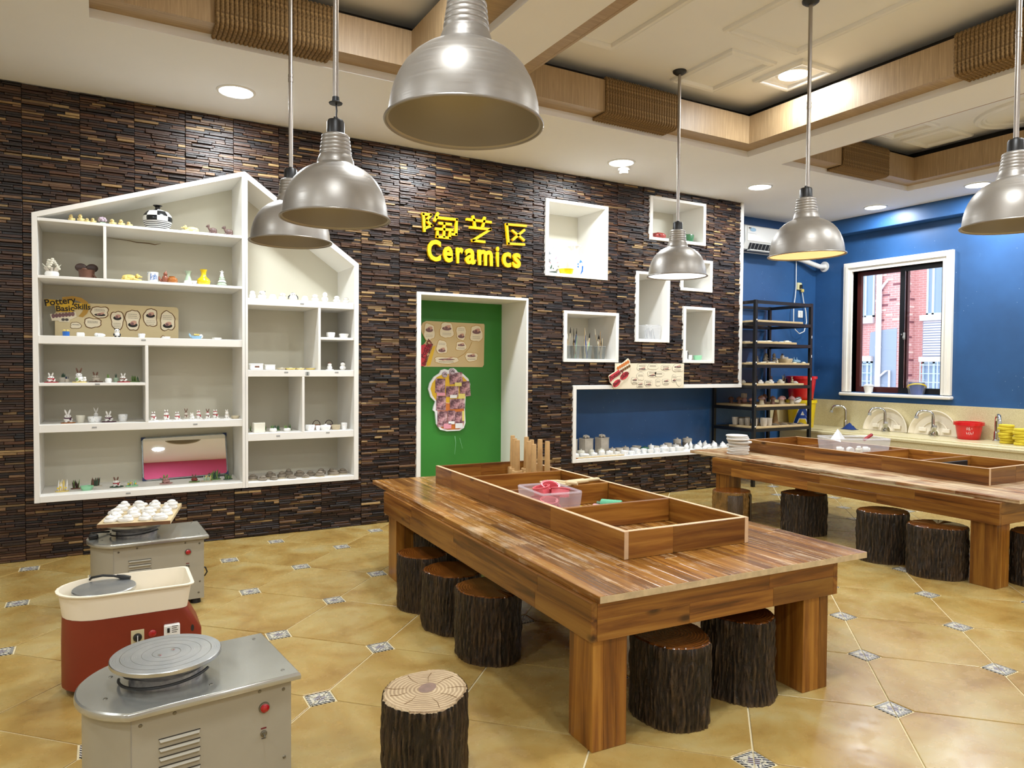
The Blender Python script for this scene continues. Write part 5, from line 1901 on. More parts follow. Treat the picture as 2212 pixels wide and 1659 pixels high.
MF2 = lambda u, z: Matrix.Translation((u, fy2, z)) @ Matrix.Rotation(PI / 2, 4, 'X')
kp = part('knob_plate', 'plate_cream', w2, lambda m: m.cbox(0.015, 0.062, fy2 - 0.003, fy2, 0.19, 0.245, 0.002))
part('speed_knob', 'black_plastic', w2, lambda m: m.lathe([(0, 0.003), (0.016, 0.003), (0.015, 0.012), (0.009, 0.014), (0.008, 0.02), (0, 0.02)], 20, (0, 0, 0), 0, MF2(0.038, 0.216)), 40)
part('knob_pointer', 'paper_white', w2, lambda m: m.box(0.0367, 0.0393, fy2 - 0.021, fy2 - 0.02, 0.204, 0.228, 0, None, None))
part('indicator_lamp', 'red_lens', w2, lambda m: m.lathe([(0, 0), (0.0145, 0), (0.0145, 0.006), (0.01, 0.01), (0, 0.011)], 20, (0, 0, 0), 0, MF2(0.091, 0.222)), 40)
bkr = part('breaker', 'white_plastic', w2, lambda m: m.cbox(0.132, 0.19, fy2 - 0.022, fy2, 0.2, 0.25, 0.003))
part('breaker_toggle', 'black_plastic', bkr, lambda m: m.cbox(0.143, 0.152, fy2 - 0.028, fy2 - 0.022, 0.222, 0.24, 0.001))
for i in range(4):
    part('breaker_print', 'ink_darkgrey', bkr, lambda m: m.box(0.160, 0.160 + 0.022 - 0.004 * (i % 2), fy2 - 0.0226, fy2 - 0.022, 0.243 - i * 0.008, 0.246 - i * 0.008))
part('cable_hole', 'backing_shade_dark', w2, lambda m: m.prism([(0.238 + 0.006 * math.cos(a_), 0.218 + 0.014 * math.sin(a_)) for a_ in [i * PI / 8 for i in range(16)]], fy2 - 0.0008, fy2 + 0.001))

# ================================================================ SIGN
sgn = thing('wall_sign', 'yellow raised sign reading Ceramics under three Chinese characters', 'sign', (2.8, -0.02, 2.36))
def sgx(x, y):
    yc = y - 0.098 * (x - 80)
    return (2.302 + 0.0015 * (x - 78) + 1.5e-7 * (x - 78) ** 2 - 2.8, 2.575 - (yc - 90) * 0.00146 - 2.36)
def bars(name, lines, wd=0.021):
    m = MB()
    for pl in lines:
        q = [sgx(*p) for p in pl]
        for (a, b), (c, d) in zip(q, q[1:]):
            L = math.hypot(c - a, d - b)
            ux, uz = (c - a) / L, (d - b) / L
            nx, nz = -uz * wd / 2, ux * wd / 2
            e = wd * 0.42
            a2, b2, c2, d2 = a - ux * e, b - uz * e, c + ux * e, d + uz * e
            m.prism([(a2 + nx, b2 + nz), (c2 + nx, d2 + nz), (c2 - nx, d2 - nz), (a2 - nx, b2 - nz)], -0.028, 0.0)
    return m.build(name, 'sign_yellow', sgn)
bars('character', [[(93, 100), (100, 195)], [(88, 98), (138, 103), (112, 135), (143, 165), (108, 178)], [(180, 95), (162, 135)], [(172, 118), (293, 128), (290, 215), (262, 213)],
                   [(190, 150), (258, 156)], [(168, 183), (266, 188)], [(218, 152), (217, 228)], [(178, 200), (177, 228), (252, 236), (253, 200)]])
bars('character', [[(358, 125), (500, 140)], [(393, 108), (404, 162)], [(463, 115), (452, 168)], [(378, 172), (498, 183), (392, 250), (462, 258)]])
bars('character', [[(716, 158), (598, 150), (610, 268), (706, 273)], [(636, 190), (704, 245)], [(706, 185), (638, 243)]])
LET = [('C', 119, 199, 0), ('e', 214, 271, 1), ('r', 293, 334, 1), ('a', 347, 408, 1), ('m', 424, 514, 1), ('i', 537, 552, 2), ('c', 573, 626, 1), ('s', 638, 686, 1)]
for ch, xa, xb, k in LET:
    me = text_mesh(ch, 0.2, 0.013, 0.006)
    xs = [v.co.x for v in me.vertices]; ys = [v.co.y for v in me.vertices]
    X0, X1 = sgx(xa, 0)[0], sgx(xb, 0)[0]
    Zb = 2.178 - 2.36
    hh = {0: 0.182, 1: 0.137, 2: 0.178}[k]
    for v in me.vertices:
        u = (v.co.x - min(xs)) / (max(xs) - min(xs))
        w_ = (v.co.y - min(ys)) / (max(ys) - min(ys))
        v.co = (X0 + u * (X1 - X0), -0.014 - v.co.z, Zb + w_ * hh)
    me.materials.clear(); me.materials.append(MATS['sign_yellow'])
    o = bpy.data.objects.new('letter', me); COL.objects.link(o); o.parent = sgn

# ================================================================ POSTERS
def blob(cx, cz, w, h_, seed, n=26, wob=0.07):
    r_ = random.Random(seed)
    ph = [r_.uniform(0, 6.28) for _ in range(4)]
    out = []
    for i in range(n):
        a = 2 * PI * i / n
        k = 1 + wob * (math.sin(3 * a + ph[0]) + 0.7 * math.sin(5 * a + ph[1])) + 0.03 * math.sin(9 * a + ph[2])
        c, s_ = math.cos(a), math.sin(a)
        p = 3.2
        sq = (abs(c) ** p + abs(s_) ** p) ** (-1 / p)
        out.append((cx + w / 2 * k * c * sq, cz + h_ / 2 * k * s_ * sq))
    return out
def flat(name, mat, parent, poly, y0, y1):
    m = MB()
    m.prism(poly, y0, y1)
    return m.build(name, mat, parent)
def ell(cx, cz, a, b, n=16, rot=0.0):
    return [(cx + a * math.cos(t_) * math.cos(rot) - b * math.sin(t_) * math.sin(rot), cz + a * math.cos(t_) * math.sin(rot) + b * math.sin(t_) * math.cos(rot)) for t_ in [2 * PI * i / n for i in range(n)]]
def bubble(parent, cx, cz, w, h_, seed, ink='ink_brown', fill='card_pale', lines=3, pic=True, dark='ink_black', bw=0.0035):
    b = flat('bubble', ink, parent, blob(cx, cz, w + bw * 2, h_ + bw * 2, seed), -0.0012, 0.0)
    flat('bubble_fill', fill, b, blob(cx, cz, w, h_, seed), -0.0024, -0.0012)
    r_ = random.Random(seed + 99)
    if pic:
        pz = cz + (h_ * 0.18 if r_.random() < 0.5 else -h_ * 0.2)
        flat('picture', dark, b, ell(cx, pz - h_ * 0.06, w * 0.36, h_ * 0.13), -0.0030, -0.0024)
        flat('picture', 'print_skin', b, ell(cx + w * 0.05, pz + h_ * 0.05, w * 0.26, h_ * 0.11, 12, 0.3), -0.0036, -0.0024)
        flat('picture', 'print_mauve', b, ell(cx - w * 0.04, pz + h_ * 0.0, w * 0.12, h_ * 0.08, 10), -0.0040, -0.0024)
        lz = cz - h_ * 0.2 if pz > cz else cz + h_ * 0.3
    else:
        lz = cz + h_ * 0.2
    for i in range(lines):
        z = lz - i * h_ * 0.1
        m = MB()
        x = cx - w * 0.33
        while x < cx + w * 0.3:
            l = r_.uniform(0.004, 0.008)
            m.box(x, x + l, -0.0030, -0.0024, z - 0.0014, z + 0.0014)
            x += l + 0.003
        m.build('text_line', 'ink_darkgrey', b)
    return b
def ptext(parent, body, size, mat, x, z, ang, y=-0.004, bold=0.002):
    o = text_obj('lettering', body, size, 0.0008, mat, parent, (0, 0, 0), (0, 0, 0), bold)
    o.matrix_local = Matrix.Translation((x, y, z)) @ Matrix.Rotation(-ang, 4, 'Y') @ Matrix.Rotation(PI / 2, 4, 'X')
    return o

# poster standing in the shelf
p1 = thing('craft_poster', 'cream Pottery Basic Skills poster standing in the house-shaped shelf', 'poster', (0.09, 0.315, 1.482))
PX = lambda x: -0.298 + (x - 270) * 0.000431 - 0.09
PZ = lambda y: 1.725 - (y - 155) * 0.000435 - 1.482
flat('board', 'card_cream', p1, [(PX(270), 0), (PX(2095), 0), (PX(2100), PZ(200)), (PX(2070), PZ(155)), (PX(760), PZ(150)), (PX(420), PZ(150)), (PX(270), PZ(330))], 0.0, 0.006)
flat('header_swirl', 'card_ochre', p1, [(PX(x), PZ(y)) for x, y in ((370, 70), (520, 45), (640, 65), (730, 130), (760, 220), (720, 320), (660, 385), (600, 370), (650, 300), (680, 220), (640, 140), (560, 110), (450, 105), (380, 130))], -0.004, 0.004)
flat('header_card', 'card_yellow', p1, [(PX(x), PZ(y)) for x, y in ((130, 110), (330, 120), (540, 90), (545, 150), (760, 165), (765, 240), (540, 262), (520, 300), (290, 310), (270, 200), (160, 230))], -0.006, -0.0005)
ptext(p1, 'Pottery', 0.062, 'ink_black', PX(135), PZ(222), 0.17, -0.0075, 0.0012)
ptext(p1, 'Basic', 0.055, 'ink_black', PX(285), PZ(300), 0.07, -0.0075, 0.0012)
ptext(p1, 'Skills', 0.052, 'ink_black', PX(535), PZ(252), 0.0, -0.0075, 0.0012)
flat('subtitle_card', 'card_pale', p1, [(PX(x), PZ(y)) for x, y in ((205, 350), (560, 300), (575, 380), (480, 430), (470, 470), (330, 470), (320, 450), (230, 455))], -0.005, -0.0005)
for i in range(7):
    flat('subtitle_mark', 'print_mauve', p1, ell(PX(250 + i * 45), PZ(378 - i * 7), 0.011, 0.016, 10), -0.0062, -0.005)
for i in range(2):
    flat('subtitle_mark', 'ink_darkgrey', p1, ell(PX(385 + i * 50), PZ(430), 0.011, 0.010, 10), -0.0062, -0.005)
for i, (x, y, w, h_) in enumerate(((905, 290, 230, 170), (800, 470, 220, 140), (1160, 410, 170, 280), (1390, 400, 200, 320), (1660, 350, 190, 280), (1925, 400, 210, 310))):
    bubble(p1, PX(x), PZ(y), w * 0.00043, h_ * 0.00043, 20 + i, pic=(i != 1), lines=3, bw=0.006)
bubble(p1, PX(560), PZ(520), 0.06, 0.04, 41, pic=False, lines=2)

# poster on the green door panel
p2_ = thing('craft_poster', 'beige Pottery Basic Skills poster fixed on the green panel', 'poster', (2.83, 0.4385, 1.49))
QX = lambda x: 2.506 + (x - 60) * 0.000742 - 2.83
QZ = lambda y: 1.706 - (y - 95) * 0.000667 - 1.49
flat('board', 'card_kraft', p2_, [(QX(x), QZ(y)) for x, y in ((130, 95), (925, 105), (932, 130), (925, 690), (905, 722), (100, 722), (60, 700), (60, 560), (90, 420), (125, 370), (70, 260), (55, 180), (80, 120))], -0.006, 0.0)
hd_ = flat('header_card', 'card_red', p2_, [(QX(x), QZ(y)) for x, y in ((60, 430), (110, 410), (120, 440), (190, 400), (195, 430), (130, 560), (110, 710), (50, 715), (45, 560))], -0.012, -0.006)
ptext(hd_, 'Pottery', 0.06, 'ink_maroon', QX(95), QZ(610), 1.2, -0.0135, 0.0012)
ptext(hd_, 'Basic', 0.05, 'ink_maroon', QX(112), QZ(708), 1.25, -0.0135, 0.0012)
ptext(hd_, 'Skills', 0.05, 'ink_maroon', QX(165), QZ(545), 1.2, -0.0135, 0.0012)
flat('header_strip', 'card_yellow', p2_, [(QX(x), QZ(y)) for x, y in ((215, 440), (250, 430), (180, 700), (140, 715), (130, 680))], -0.0085, -0.006)
def on(parent, dy):
    e = bpy.data.objects.new('print_layer', None)
    COL.objects.link(e)
    e.parent = parent
    e.location = (0, dy, 0)
    return e
def bubble_y(parent, dy, *a, **k):
    b = bubble(parent, *a, **k)
    b.location = (0, dy, 0)
for i, (x, y, w, h_) in enumerate(((165, 245, 140, 220), (400, 215, 180, 210), (600, 245, 130, 190), (815, 250, 170, 220), (335, 450, 140, 180), (600, 430, 140, 120), (400, 630, 320, 90), (745, 580, 170, 120))):
    bubble_y(p2_, -0.006, QX(x), QZ(y), w * 0.00073, h_ * 0.00066, 60 + i, pic=True, lines=2, dark='print_mauve', bw=0.004, ink='card_ochre')
part('arrow', 'card_ochre', p2_, lambda m: m.tube([(QX(750), -0.008, QZ(370)), (QX(710), -0.008, QZ(460)), (QX(640), -0.008, QZ(540)), (QX(560), -0.008, QZ(590))], 0.002, 5))

# photo board below it
t = NT('photo_print', 0.55)
v = t.coord()
n1 = t.noise(v, 22, 4, 0.6, 0.4)
n2 = t.noise(v, 11, 3)
cA = t.ramp(n1, [(0.3, '#2a1c1e'), (0.45, '#7d5560'), (0.58, '#c9a2a8'), (0.72, '#eadbdc')])
t.color(t.mix(t.vramp(n2, 0.55, 0.7, 0, 0.5), cA, '#d98a9c'))
pb = thing('photo_board', 'rounded white and yellow photo board on the green panel', 'board', (2.78, 0.4385, 0.985))
RX_ = lambda x: 2.573 + (x - 150) * 0.000739 - 2.78
RZ_ = lambda y: 1.277 - (y - 735) * 0.000673 - 0.985
OUT = [(150, 1020), (168, 940), (225, 855), (298, 805), (318, 765), (370, 748), (425, 765), (445, 742), (490, 735), (530, 760), (545, 785), (625, 815), (700, 885), (727, 960), (705, 1075), (662, 1135), (652, 1300), (662, 1500), (640, 1570), (580, 1605), (400, 1605), (310, 1580), (258, 1500), (242, 1335), (213, 1310), (222, 1258), (245, 1195), (182, 1130)]
flat('board', 'paper_white', pb, [(RX_(x), RZ_(y)) for x, y in OUT], -0.018, 0.0)
cxm, czm = RX_(440), RZ_(1130)
flat('yellow_face', 'card_yellow', pb, [(RX_(x), RZ_(y)) for x, y in ((178, 1020), (200, 940), (260, 860), (340, 820), (440, 815), (540, 815), (620, 850), (680, 910), (690, 1000), (660, 1100), (640, 1190), (420, 1215), (262, 1190), (205, 1110))], -0.019, -0.018)
flat('orange_body', 'card_orange', pb, [(RX_(x), RZ_(y)) for x, y in ((268, 1195), (420, 1220), (640, 1195), (640, 1480), (625, 1560), (570, 1585), (410, 1585), (330, 1560), (285, 1490))], -0.019, -0.018)
for i, (x0, y0, x1, y1, a) in enumerate(((240, 880, 375, 1075, 0.03), (430, 800, 615, 950, -0.12), (575, 920, 722, 1130, -0.1), (385, 985, 560, 1130, 0.0), (255, 1120, 385, 1315, 0.02), (440, 1160, 645, 1300, -0.03), (270, 1325, 405, 1540, 0.02), (410, 1320, 510, 1500, 0.03), (510, 1340, 640, 1500, -0.02))):
    xm, zm = (RX_(x0) + RX_(x1)) / 2, (RZ_(y0) + RZ_(y1)) / 2
    wv_, hv_ = (RX_(x1) - RX_(x0)), (RZ_(y0) - RZ_(y1))
    M_ = Matrix.Translation((xm, 0, zm)) @ Matrix.Rotation(a, 4, 'Y')
    ph_ = part('photo', 'photo_print', pb, lambda m: m.box(-wv_ / 2, wv_ / 2, -0.0215, -0.0200, -hv_ / 2, hv_ / 2, 0, None, None))
    ph_.matrix_local = M_
    ph_.location = (xm, -0.0006 * (i % 4), zm)
for x0, y0, x1, y1, mt_ in ((260, 1075, 375, 1115, 'print_pink'), (440, 1105, 535, 1150, 'paper_white'), (555, 1090, 650, 1160, 'note_yellow'), (505, 935, 600, 985, 'note_yellow'), (355, 1500, 460, 1570, 'print_pink'), (515, 1500, 620, 1570, 'paper_white'), (610, 1330, 640, 1470, 'note_yellow'), (420, 1470, 505, 1510, 'paper_white')):
    part('note', mt_, pb, lambda m: m.box(RX_(x0), RX_(x1), -0.0252, -0.0244, RZ_(y1), RZ_(y0)))
for x, y in ((368, 825), (470, 785)):
    part('badge', 'clay_lilac', pb, lambda m: m.lathe([(0, 0), (0.03, 0), (0.025, 0.012), (0, 0.014)], 16, (0, 0, 0), 0, Matrix.Translation((RX_(x), -0.019, RZ_(y))) @ Matrix.Rotation(PI / 2, 4, 'X')), 40)
    part('badge_mark', 'ink_darkgrey', pb, lambda m: m.tube([(RX_(x) - 0.014, -0.034, RZ_(y)), (RX_(x), -0.035, RZ_(y) + 0.010), (RX_(x) + 0.014, -0.034, RZ_(y) - 0.004)], 0.004, 6))
part('drip', 'glaze_mint', door, lambda m: m.tube([(2.85, WALL_B - 0.0205, 0.64), (2.86, WALL_B - 0.0205, 0.58), (2.85, WALL_B - 0.0205, 0.47)], [0.004, 0.002, 0.001], 5))
part('drip', 'glaze_mint', door, lambda m: m.tube([(2.90, WALL_B - 0.0205, 0.62), (2.93, WALL_B - 0.0205, 0.52)], [0.002, 0.001], 5))

# poster on the low niche frame
p3_ = thing('craft_poster', 'long cream poster with tilted red title card above the low recess', 'poster', (4.8, -0.034, 1.085))
SX = lambda x: 4.35 + (x - 320) * 0.00052 - 4.8
SZ = lambda y: 1.337 - (y - 180) * 0.00041 - 1.085
flat('board', 'card_pale', p3_, [(SX(x), SZ(y)) for x, y in ((320, 185), (2050, 175), (2045, 795), (250, 800), (320, 700))], -0.006, 0.0)
hc = flat('header_card', 'card_pale', p3_, [(SX(x), SZ(y)) for x, y in ((620, 65), (660, 120), (680, 250), (600, 520), (350, 790), (290, 790), (240, 690), (200, 650), (160, 500), (180, 470), (340, 370), (340, 300))], -0.014, -0.006)
flat('title_patch', 'card_red', p3_, [(SX(x), SZ(y)) for x, y in ((165, 500), (400, 340), (430, 420), (240, 590), (205, 640))], -0.0165, -0.014)
flat('title_patch', 'card_red', p3_, ell(SX(530), SZ(485), 0.058, 0.032, 16, 0.55), -0.0165, -0.014)
flat('title_patch', 'card_red', p3_, ell(SX(345), SZ(665), 0.052, 0.03, 16, 0.6), -0.0165, -0.014)
ptext(p3_, 'Pottery', 0.062, 'ink_maroon', SX(195), SZ(610), 0.5, -0.018, 0.001)
ptext(p3_, 'Skills', 0.055, 'ink_maroon', SX(465), SZ(570), 0.55, -0.018, 0.001)
ptext(p3_, 'Basic', 0.05, 'ink_maroon', SX(285), SZ(745), 0.6, -0.018, 0.001)
for i in range(6):
    flat('title_mark', 'card_orange', p3_, ell(SX(375 + i * 48), SZ(300 - i * 30), 0.015, 0.017, 10, 0.5), -0.0165, -0.014)
for i in range(5):
    flat('title_mark', 'ink_brown', p3_, ell(SX(455 + i * 48), SZ(370 - i * 30), 0.014, 0.014, 10, 0.5), -0.0165, -0.014)
for i, (x, y, w, h_) in enumerate(((970, 280, 260, 170), (1240, 260, 260, 140), (1570, 290, 260, 130), (1880, 290, 280, 200), (930, 500, 180, 190), (790, 610, 170, 160), (1220, 440, 220, 160), (1400, 450, 240, 120), (930, 710, 170, 120), (1130, 670, 200, 150), (1380, 650, 130, 180), (1580, 640, 190, 150), (1790, 560, 130, 190), (1920, 620, 150, 250))):
    bubble_y(p3_, -0.006, SX(x), SZ(y), w * 0.0005, h_ * 0.00039, 80 + i, pic=(i % 3 != 1), lines=3, dark='ink_darkgrey', bw=0.002, ink='ink_darkgrey')

# ================================================================ FIGURINES AND CERAMICS
def eyes(m, x, y, z, d, r_):
    m.ball((x - d, y, z), r_, r_, r_, 8, 5)
    m.ball((x + d, y, z), r_, r_, r_, 8, 5)
def chick(label, x, y, z, w, h_, mat='glaze_cream_yellow', rz=0.0, grp='clay chicks on the top shelf', hair=False):
    t_ = thing('clay_chick', label, 'figurine', (x, y, z), rz, grp)
    part('body', mat, t_, lambda m: (m.ball((0, 0, h_ * 0.3), w * 0.46, w * 0.42, h_ * 0.3), m.ball((-w * 0.1, -w * 0.08, h_ * 0.72), w * 0.31, w * 0.3, h_ * 0.26)), 60)
    part('wing', mat, t_, lambda m: (m.ball((w * 0.42, 0, h_ * 0.34), w * 0.12, w * 0.26, h_ * 0.18), m.ball((-w * 0.42, 0, h_ * 0.34), w * 0.12, w * 0.26, h_ * 0.18)), 60)
    part('beak', 'glaze_orange', t_, lambda m: m.lathe([(w * 0.08, 0), (0, w * 0.14)], 8, (0, 0, 0), 0, Matrix.Translation((-w * 0.1, -w * 0.36, h_ * 0.7)) @ Matrix.Rotation(PI / 2, 4, 'X')))
    part('eye', 'ink_black', t_, lambda m: eyes(m, -w * 0.1, -w * 0.34, h_ * 0.79, w * 0.11, w * 0.035))
    if hair:
        part('crest', mat, t_, lambda m: (m.ball((-w * 0.1, 0, h_ * 1.0), w * 0.08), m.ball((w * 0.02, 0, h_ * 0.97), w * 0.09), m.ball((-w * 0.2, 0, h_ * 0.96), w * 0.08)), 60)
    return t_
ZA1 = 2.2495
for i, (x, w, h_, hr) in enumerate(((-0.183, 0.040, 0.046, True), (-0.130, 0.042, 0.053, True), (-0.092, 0.034, 0.032, False), (-0.057, 0.034, 0.038, False), (0.058, 0.043, 0.042, False), (0.111, 0.042, 0.042, True), (0.159, 0.038, 0.035, False))):
    chick('pale yellow clay chick, %s chick from left on the top shelf under the roof' % ORD[i], x, 0.03, ZA1, w, h_, 'glaze_cream_yellow', 0.3 * (i % 3 - 1), hair=hr)
t_ = thing('clay_flower', 'lilac clay flower cluster among the yellow chicks', 'figurine', (-0.004, 0.03, ZA1))
part('leaf_base', 'glaze_celadon', t_, lambda m: m.lathe([(0, 0), (0.024, 0), (0.02, 0.012), (0, 0.015)], 12, wob=0.12), 50)
part('petals', 'clay_lilac', t_, lambda m: [m.ball((0.017 * math.cos(a), 0.012 * math.sin(a), 0.028 + 0.008 * (i % 2)), 0.011, 0.010, 0.012, 8, 6) for i, a in enumerate([i * PI / 4 for i in range(8)])] and m.ball((0, 0, 0.042), 0.012, 0.011, 0.01, 8, 6), 60)

def lathe_thing(name, label, cat, loc, prof, mat, n=28, grp=None, rz=0.0, wob=0.0, lobes=5, sx=1.0, sy=1.0, pname='body'):
    t_ = thing(name, label, cat, loc, rz, grp)
    part(pname, mat, t_, lambda m: m.lathe(prof, n, (0, 0, 0), 0, None, sx, sy, wob, lobes), 45)
    return t_
vz = lathe_thing('checker_vase', 'round vase with black and white checks on the top shelf', 'vase', (0.34, 0.10, ZA1), [(0, 0), (0.058, 0), (0.062, 0.004), (0.082, 0.03), (0.094, 0.06), (0.097, 0.085), (0.09, 0.11), (0.07, 0.135), (0.03, 0.148), (0.017, 0.154), (0.015, 0.166), (0.02, 0.173)], 'vase_checker', 40, None, 0.35)
part('lip', 'glaze_black', vz, lambda m: m.lathe([(0.015, 0.168), (0.031, 0.178), (0.031, 0.181), (0.014, 0.175)], 28), 40)

def beast(name, label, loc, L, h_, mat, rz=0.0, mane=None, up=False, grp=None, ear=None, tail=True):
    """lying animal, head towards -x"""
    t_ = thing(name, label, 'figurine', loc, rz, grp)
    def body(m):
        m.ball((L * 0.12, 0, h_ * 0.36), L * 0.32, L * 0.17, h_ * 0.36)
        m.ball((L * 0.3, 0, h_ * 0.33), L * 0.16, L * 0.18, h_ * 0.33)
        for sgy in (-1, 1):
            m.tube([(-L * 0.05, sgy * L * 0.1, h_ * 0.25), (-L * 0.28, sgy * L * 0.11, L * 0.058), (-L * 0.42, sgy * L * 0.11, L * 0.048)], [L * 0.07, L * 0.055, L * 0.045], 8)
            m.tube([(L * 0.32, sgy * L * 0.14, h_ * 0.2), (L * 0.12, sgy * L * 0.17, L * 0.054)], [L * 0.08, L * 0.05], 8)
        if up:
            m.tube([(-L * 0.08, 0, h_ * 0.4), (-L * 0.22, 0, h_ * 0.62), (-L * 0.26, 0, h_ * 0.8)], [L * 0.14, L * 0.10, L * 0.09], 10)
        if tail:
            m.tube([(L * 0.42, 0, h_ * 0.3), (L * 0.46, L * 0.12, h_ * 0.12), (L * 0.3, L * 0.22, h_ * 0.07)], L * 0.03, 7)
    part('body', mat, t_, body, 60)
    hx, hz = (-L * 0.28, h_ * 0.82) if up else (-L * 0.26, h_ * 0.55)
    part('head', mat, t_, lambda m: (m.ball((hx, 0, hz), L * 0.14, L * 0.12, h_ * 0.17), m.ball((hx - L * 0.12, 0, hz - h_ * 0.04), L * 0.08, L * 0.07, h_ * 0.09)), 60)
    part('ears', ear or mat, t_, lambda m: [m.ball((hx + L * 0.06, sg * L * 0.09, hz + h_ * 0.12), L * 0.035, L * 0.03, h_ * 0.09, 8, 6) for sg in (-1, 1)], 60)
    part('eyes', 'ink_black', t_, lambda m: [m.ball((hx - L * 0.11, sg * L * 0.07, hz + h_ * 0.06), L * 0.014, L * 0.014, L * 0.014, 6, 4) for sg in (-1, 1)])
    if mane:
        part('mane', mane, t_, lambda m: [m.ball((hx + L * 0.04 + 0.02 * L * math.sin(3 * a), L * 0.13 * math.cos(a), hz + h_ * 0.2 * math.sin(a)), L * 0.055, L * 0.05, h_ * 0.1, 7, 5) for a in [i * PI / 5 for i in range(10)]], 60)
    return t_
beast('clay_lion', 'pale yellow clay lion lying right of the checker vase', (0.545, 0.04, ZA1), 0.13, 0.058, 'glaze_cream_yellow', 0, 'glaze_cream_yellow')
beast('clay_goat', 'dark brown clay goat with raised head, left one on the top shelf', (0.69, 0.03, ZA1), 0.082, 0.068, 'brown_animal', 0, None, True, 'brown clay goats')
beast('clay_goat', 'dark brown clay goat with raised head, right one on the top shelf', (0.80, 0.03, ZA1), 0.085, 0.068, 'brown_animal', 0, None, True, 'brown clay goats')

ZA2 = 1.8755
t_ = thing('flower_basket', 'white clay basket heaped with clay flowers on the second shelf', 'figurine', (-0.30, 0.06, ZA2))
part('basket', 'clay_white', t_, lambda m: m.lathe([(0, 0), (0.038, 0), (0.042, 0.02), (0.036, 0.034), (0, 0.034)], 20, wob=0.03), 45)
part('stems', 'clay_pale', t_, lambda m: [m.tube([(0.02 * math.cos(a), 0.02 * math.sin(a), 0.03), (0.04 * math.cos(a), 0.03 * math.sin(a), 0.06)], 0.008, 6) for a in [i * PI / 4 for i in range(8)]], 50)
part('blossoms', 'clay_cream', t_, lambda m: [m.ball((0.04 * math.cos(a * 2.4) * (1 - i / 22), 0.03 * math.sin(a * 2.4), 0.055 + i * 0.0042), 0.011, 0.010, 0.009, 8, 6) for i, a in enumerate([i * 0.9 for i in range(15)])], 60)
part('tips', 'clay_cream', t_, lambda m: [m.tube([(0.03 * sg, 0, 0.06), (0.054 * sg, 0, 0.085)], [0.006, 0.001], 6) for sg in (-1, 1)], 50)
t_ = thing('mouse_pot', 'brown glazed pot with two big round ears', 'pot', (-0.10, 0.06, ZA2))
part('pot', 'clay_brown', t_, lambda m: m.lathe([(0, 0), (0.043, 0), (0.046, 0.03), (0.05, 0.058), (0.045, 0.058), (0.04, 0.01), (0, 0.01)], 24), 45)
for sg in (-1, 1):
    part('ear', 'clay_darkbrown', t_, lambda m: m.ball((sg * 0.033, 0.012, 0.075), 0.036, 0.008, 0.029, 18, 10), 60)
part('nose_knob', 'clay_brown', t_, lambda m: m.ball((-0.012, -0.035, 0.06), 0.018, 0.014, 0.009), 60)
part('tail', 'clay_brown', t_, lambda m: m.tube([(0.04, -0.02, 0.03), (0.05, -0.03, 0.012), (0.058, -0.03, 0.004)], 0.006, 7), 50)
beast('clay_lion', 'yellow clay lion with long mane lying on the second shelf', (0.175, 0.05, ZA2), 0.14, 0.064, 'glaze_lemon', PI, 'glaze_lemon')
t_ = lathe_thing('blue_cup', 'pale blue cup with dark blue brush marks', 'cup', (0.305, 0.06, ZA2), [(0, 0), (0.032, 0), (0.034, 0.03), (0.036, 0.072), (0.032, 0.072), (0.029, 0.008), (0, 0.008)], 'cup_blue')
part('brush_mark', 'glaze_blue', t_, lambda m: (m.tube([(-0.014, -0.034, 0.06), (-0.016, -0.034, 0.015), (0.004, -0.0355, 0.02), (0.0, -0.0365, 0.05), (-0.012, -0.0345, 0.03)], 0.002, 5), m.tube([(0.012, -0.034, 0.06), (0.012, -0.034, 0.02)], 0.002, 5), m.tube([(0.004, -0.036, 0.045), (0.022, -0.029, 0.046), (0.022, -0.029, 0.02)], 0.002, 5)))
t_ = thing('squirrel_jar', 'amber clay jar with a rust coloured squirrel on its side', 'jar', (0.402, 0.05, ZA2))
part('jar', 'glaze_amber', t_, lambda m: m.lathe([(0, 0), (0.03, 0), (0.038, 0.018), (0.034, 0.036), (0.02, 0.044), (0.022, 0.05), (0.018, 0.05), (0.016, 0.044)], 24, (0.026, 0, 0)), 45)
part('squirrel', 'glaze_rust', t_, lambda m: (m.ball((-0.02, -0.01, 0.028), 0.022, 0.018, 0.028), m.ball((-0.018, -0.012, 0.062), 0.014, 0.013, 0.014), m.tube([(-0.016, -0.012, 0.07), (-0.014, -0.01, 0.088)], [0.008, 0.002], 7), m.tube([(-0.035, 0, 0.01), (-0.055, 0, 0.025), (-0.058, 0, 0.045)], [0.01, 0.009, 0.004], 7)), 60)
t_ = lathe_thing('celadon_vase', 'small grey-green vase with white base on the second shelf', 'vase', (0.535, 0.07, ZA2), [(0, 0.028), (0.026, 0.028), (0.02, 0.05), (0.014, 0.066), (0.017, 0.085), (0.025, 0.098), (0.021, 0.098), (0.012, 0.07), (0, 0.06)], 'glaze_celadon')
part('base', 'glaze_white', t_, lambda m: m.lathe([(0, 0), (0.028, 0), (0.031, 0.014), (0.026, 0.028), (0, 0.028)], 24), 45)
t_ = thing('tiny_bowl', 'tiny white bowl between the green and yellow vases', 'bowl', (0.575, 0.03, ZA2))
part('bowl', 'glaze_white', t_, lambda m: m.lathe([(0, 0), (0.010, 0), (0.017, 0.026), (0.014, 0.026), (0.008, 0.004), (0, 0.004)], 16, wob=0.08), 45)
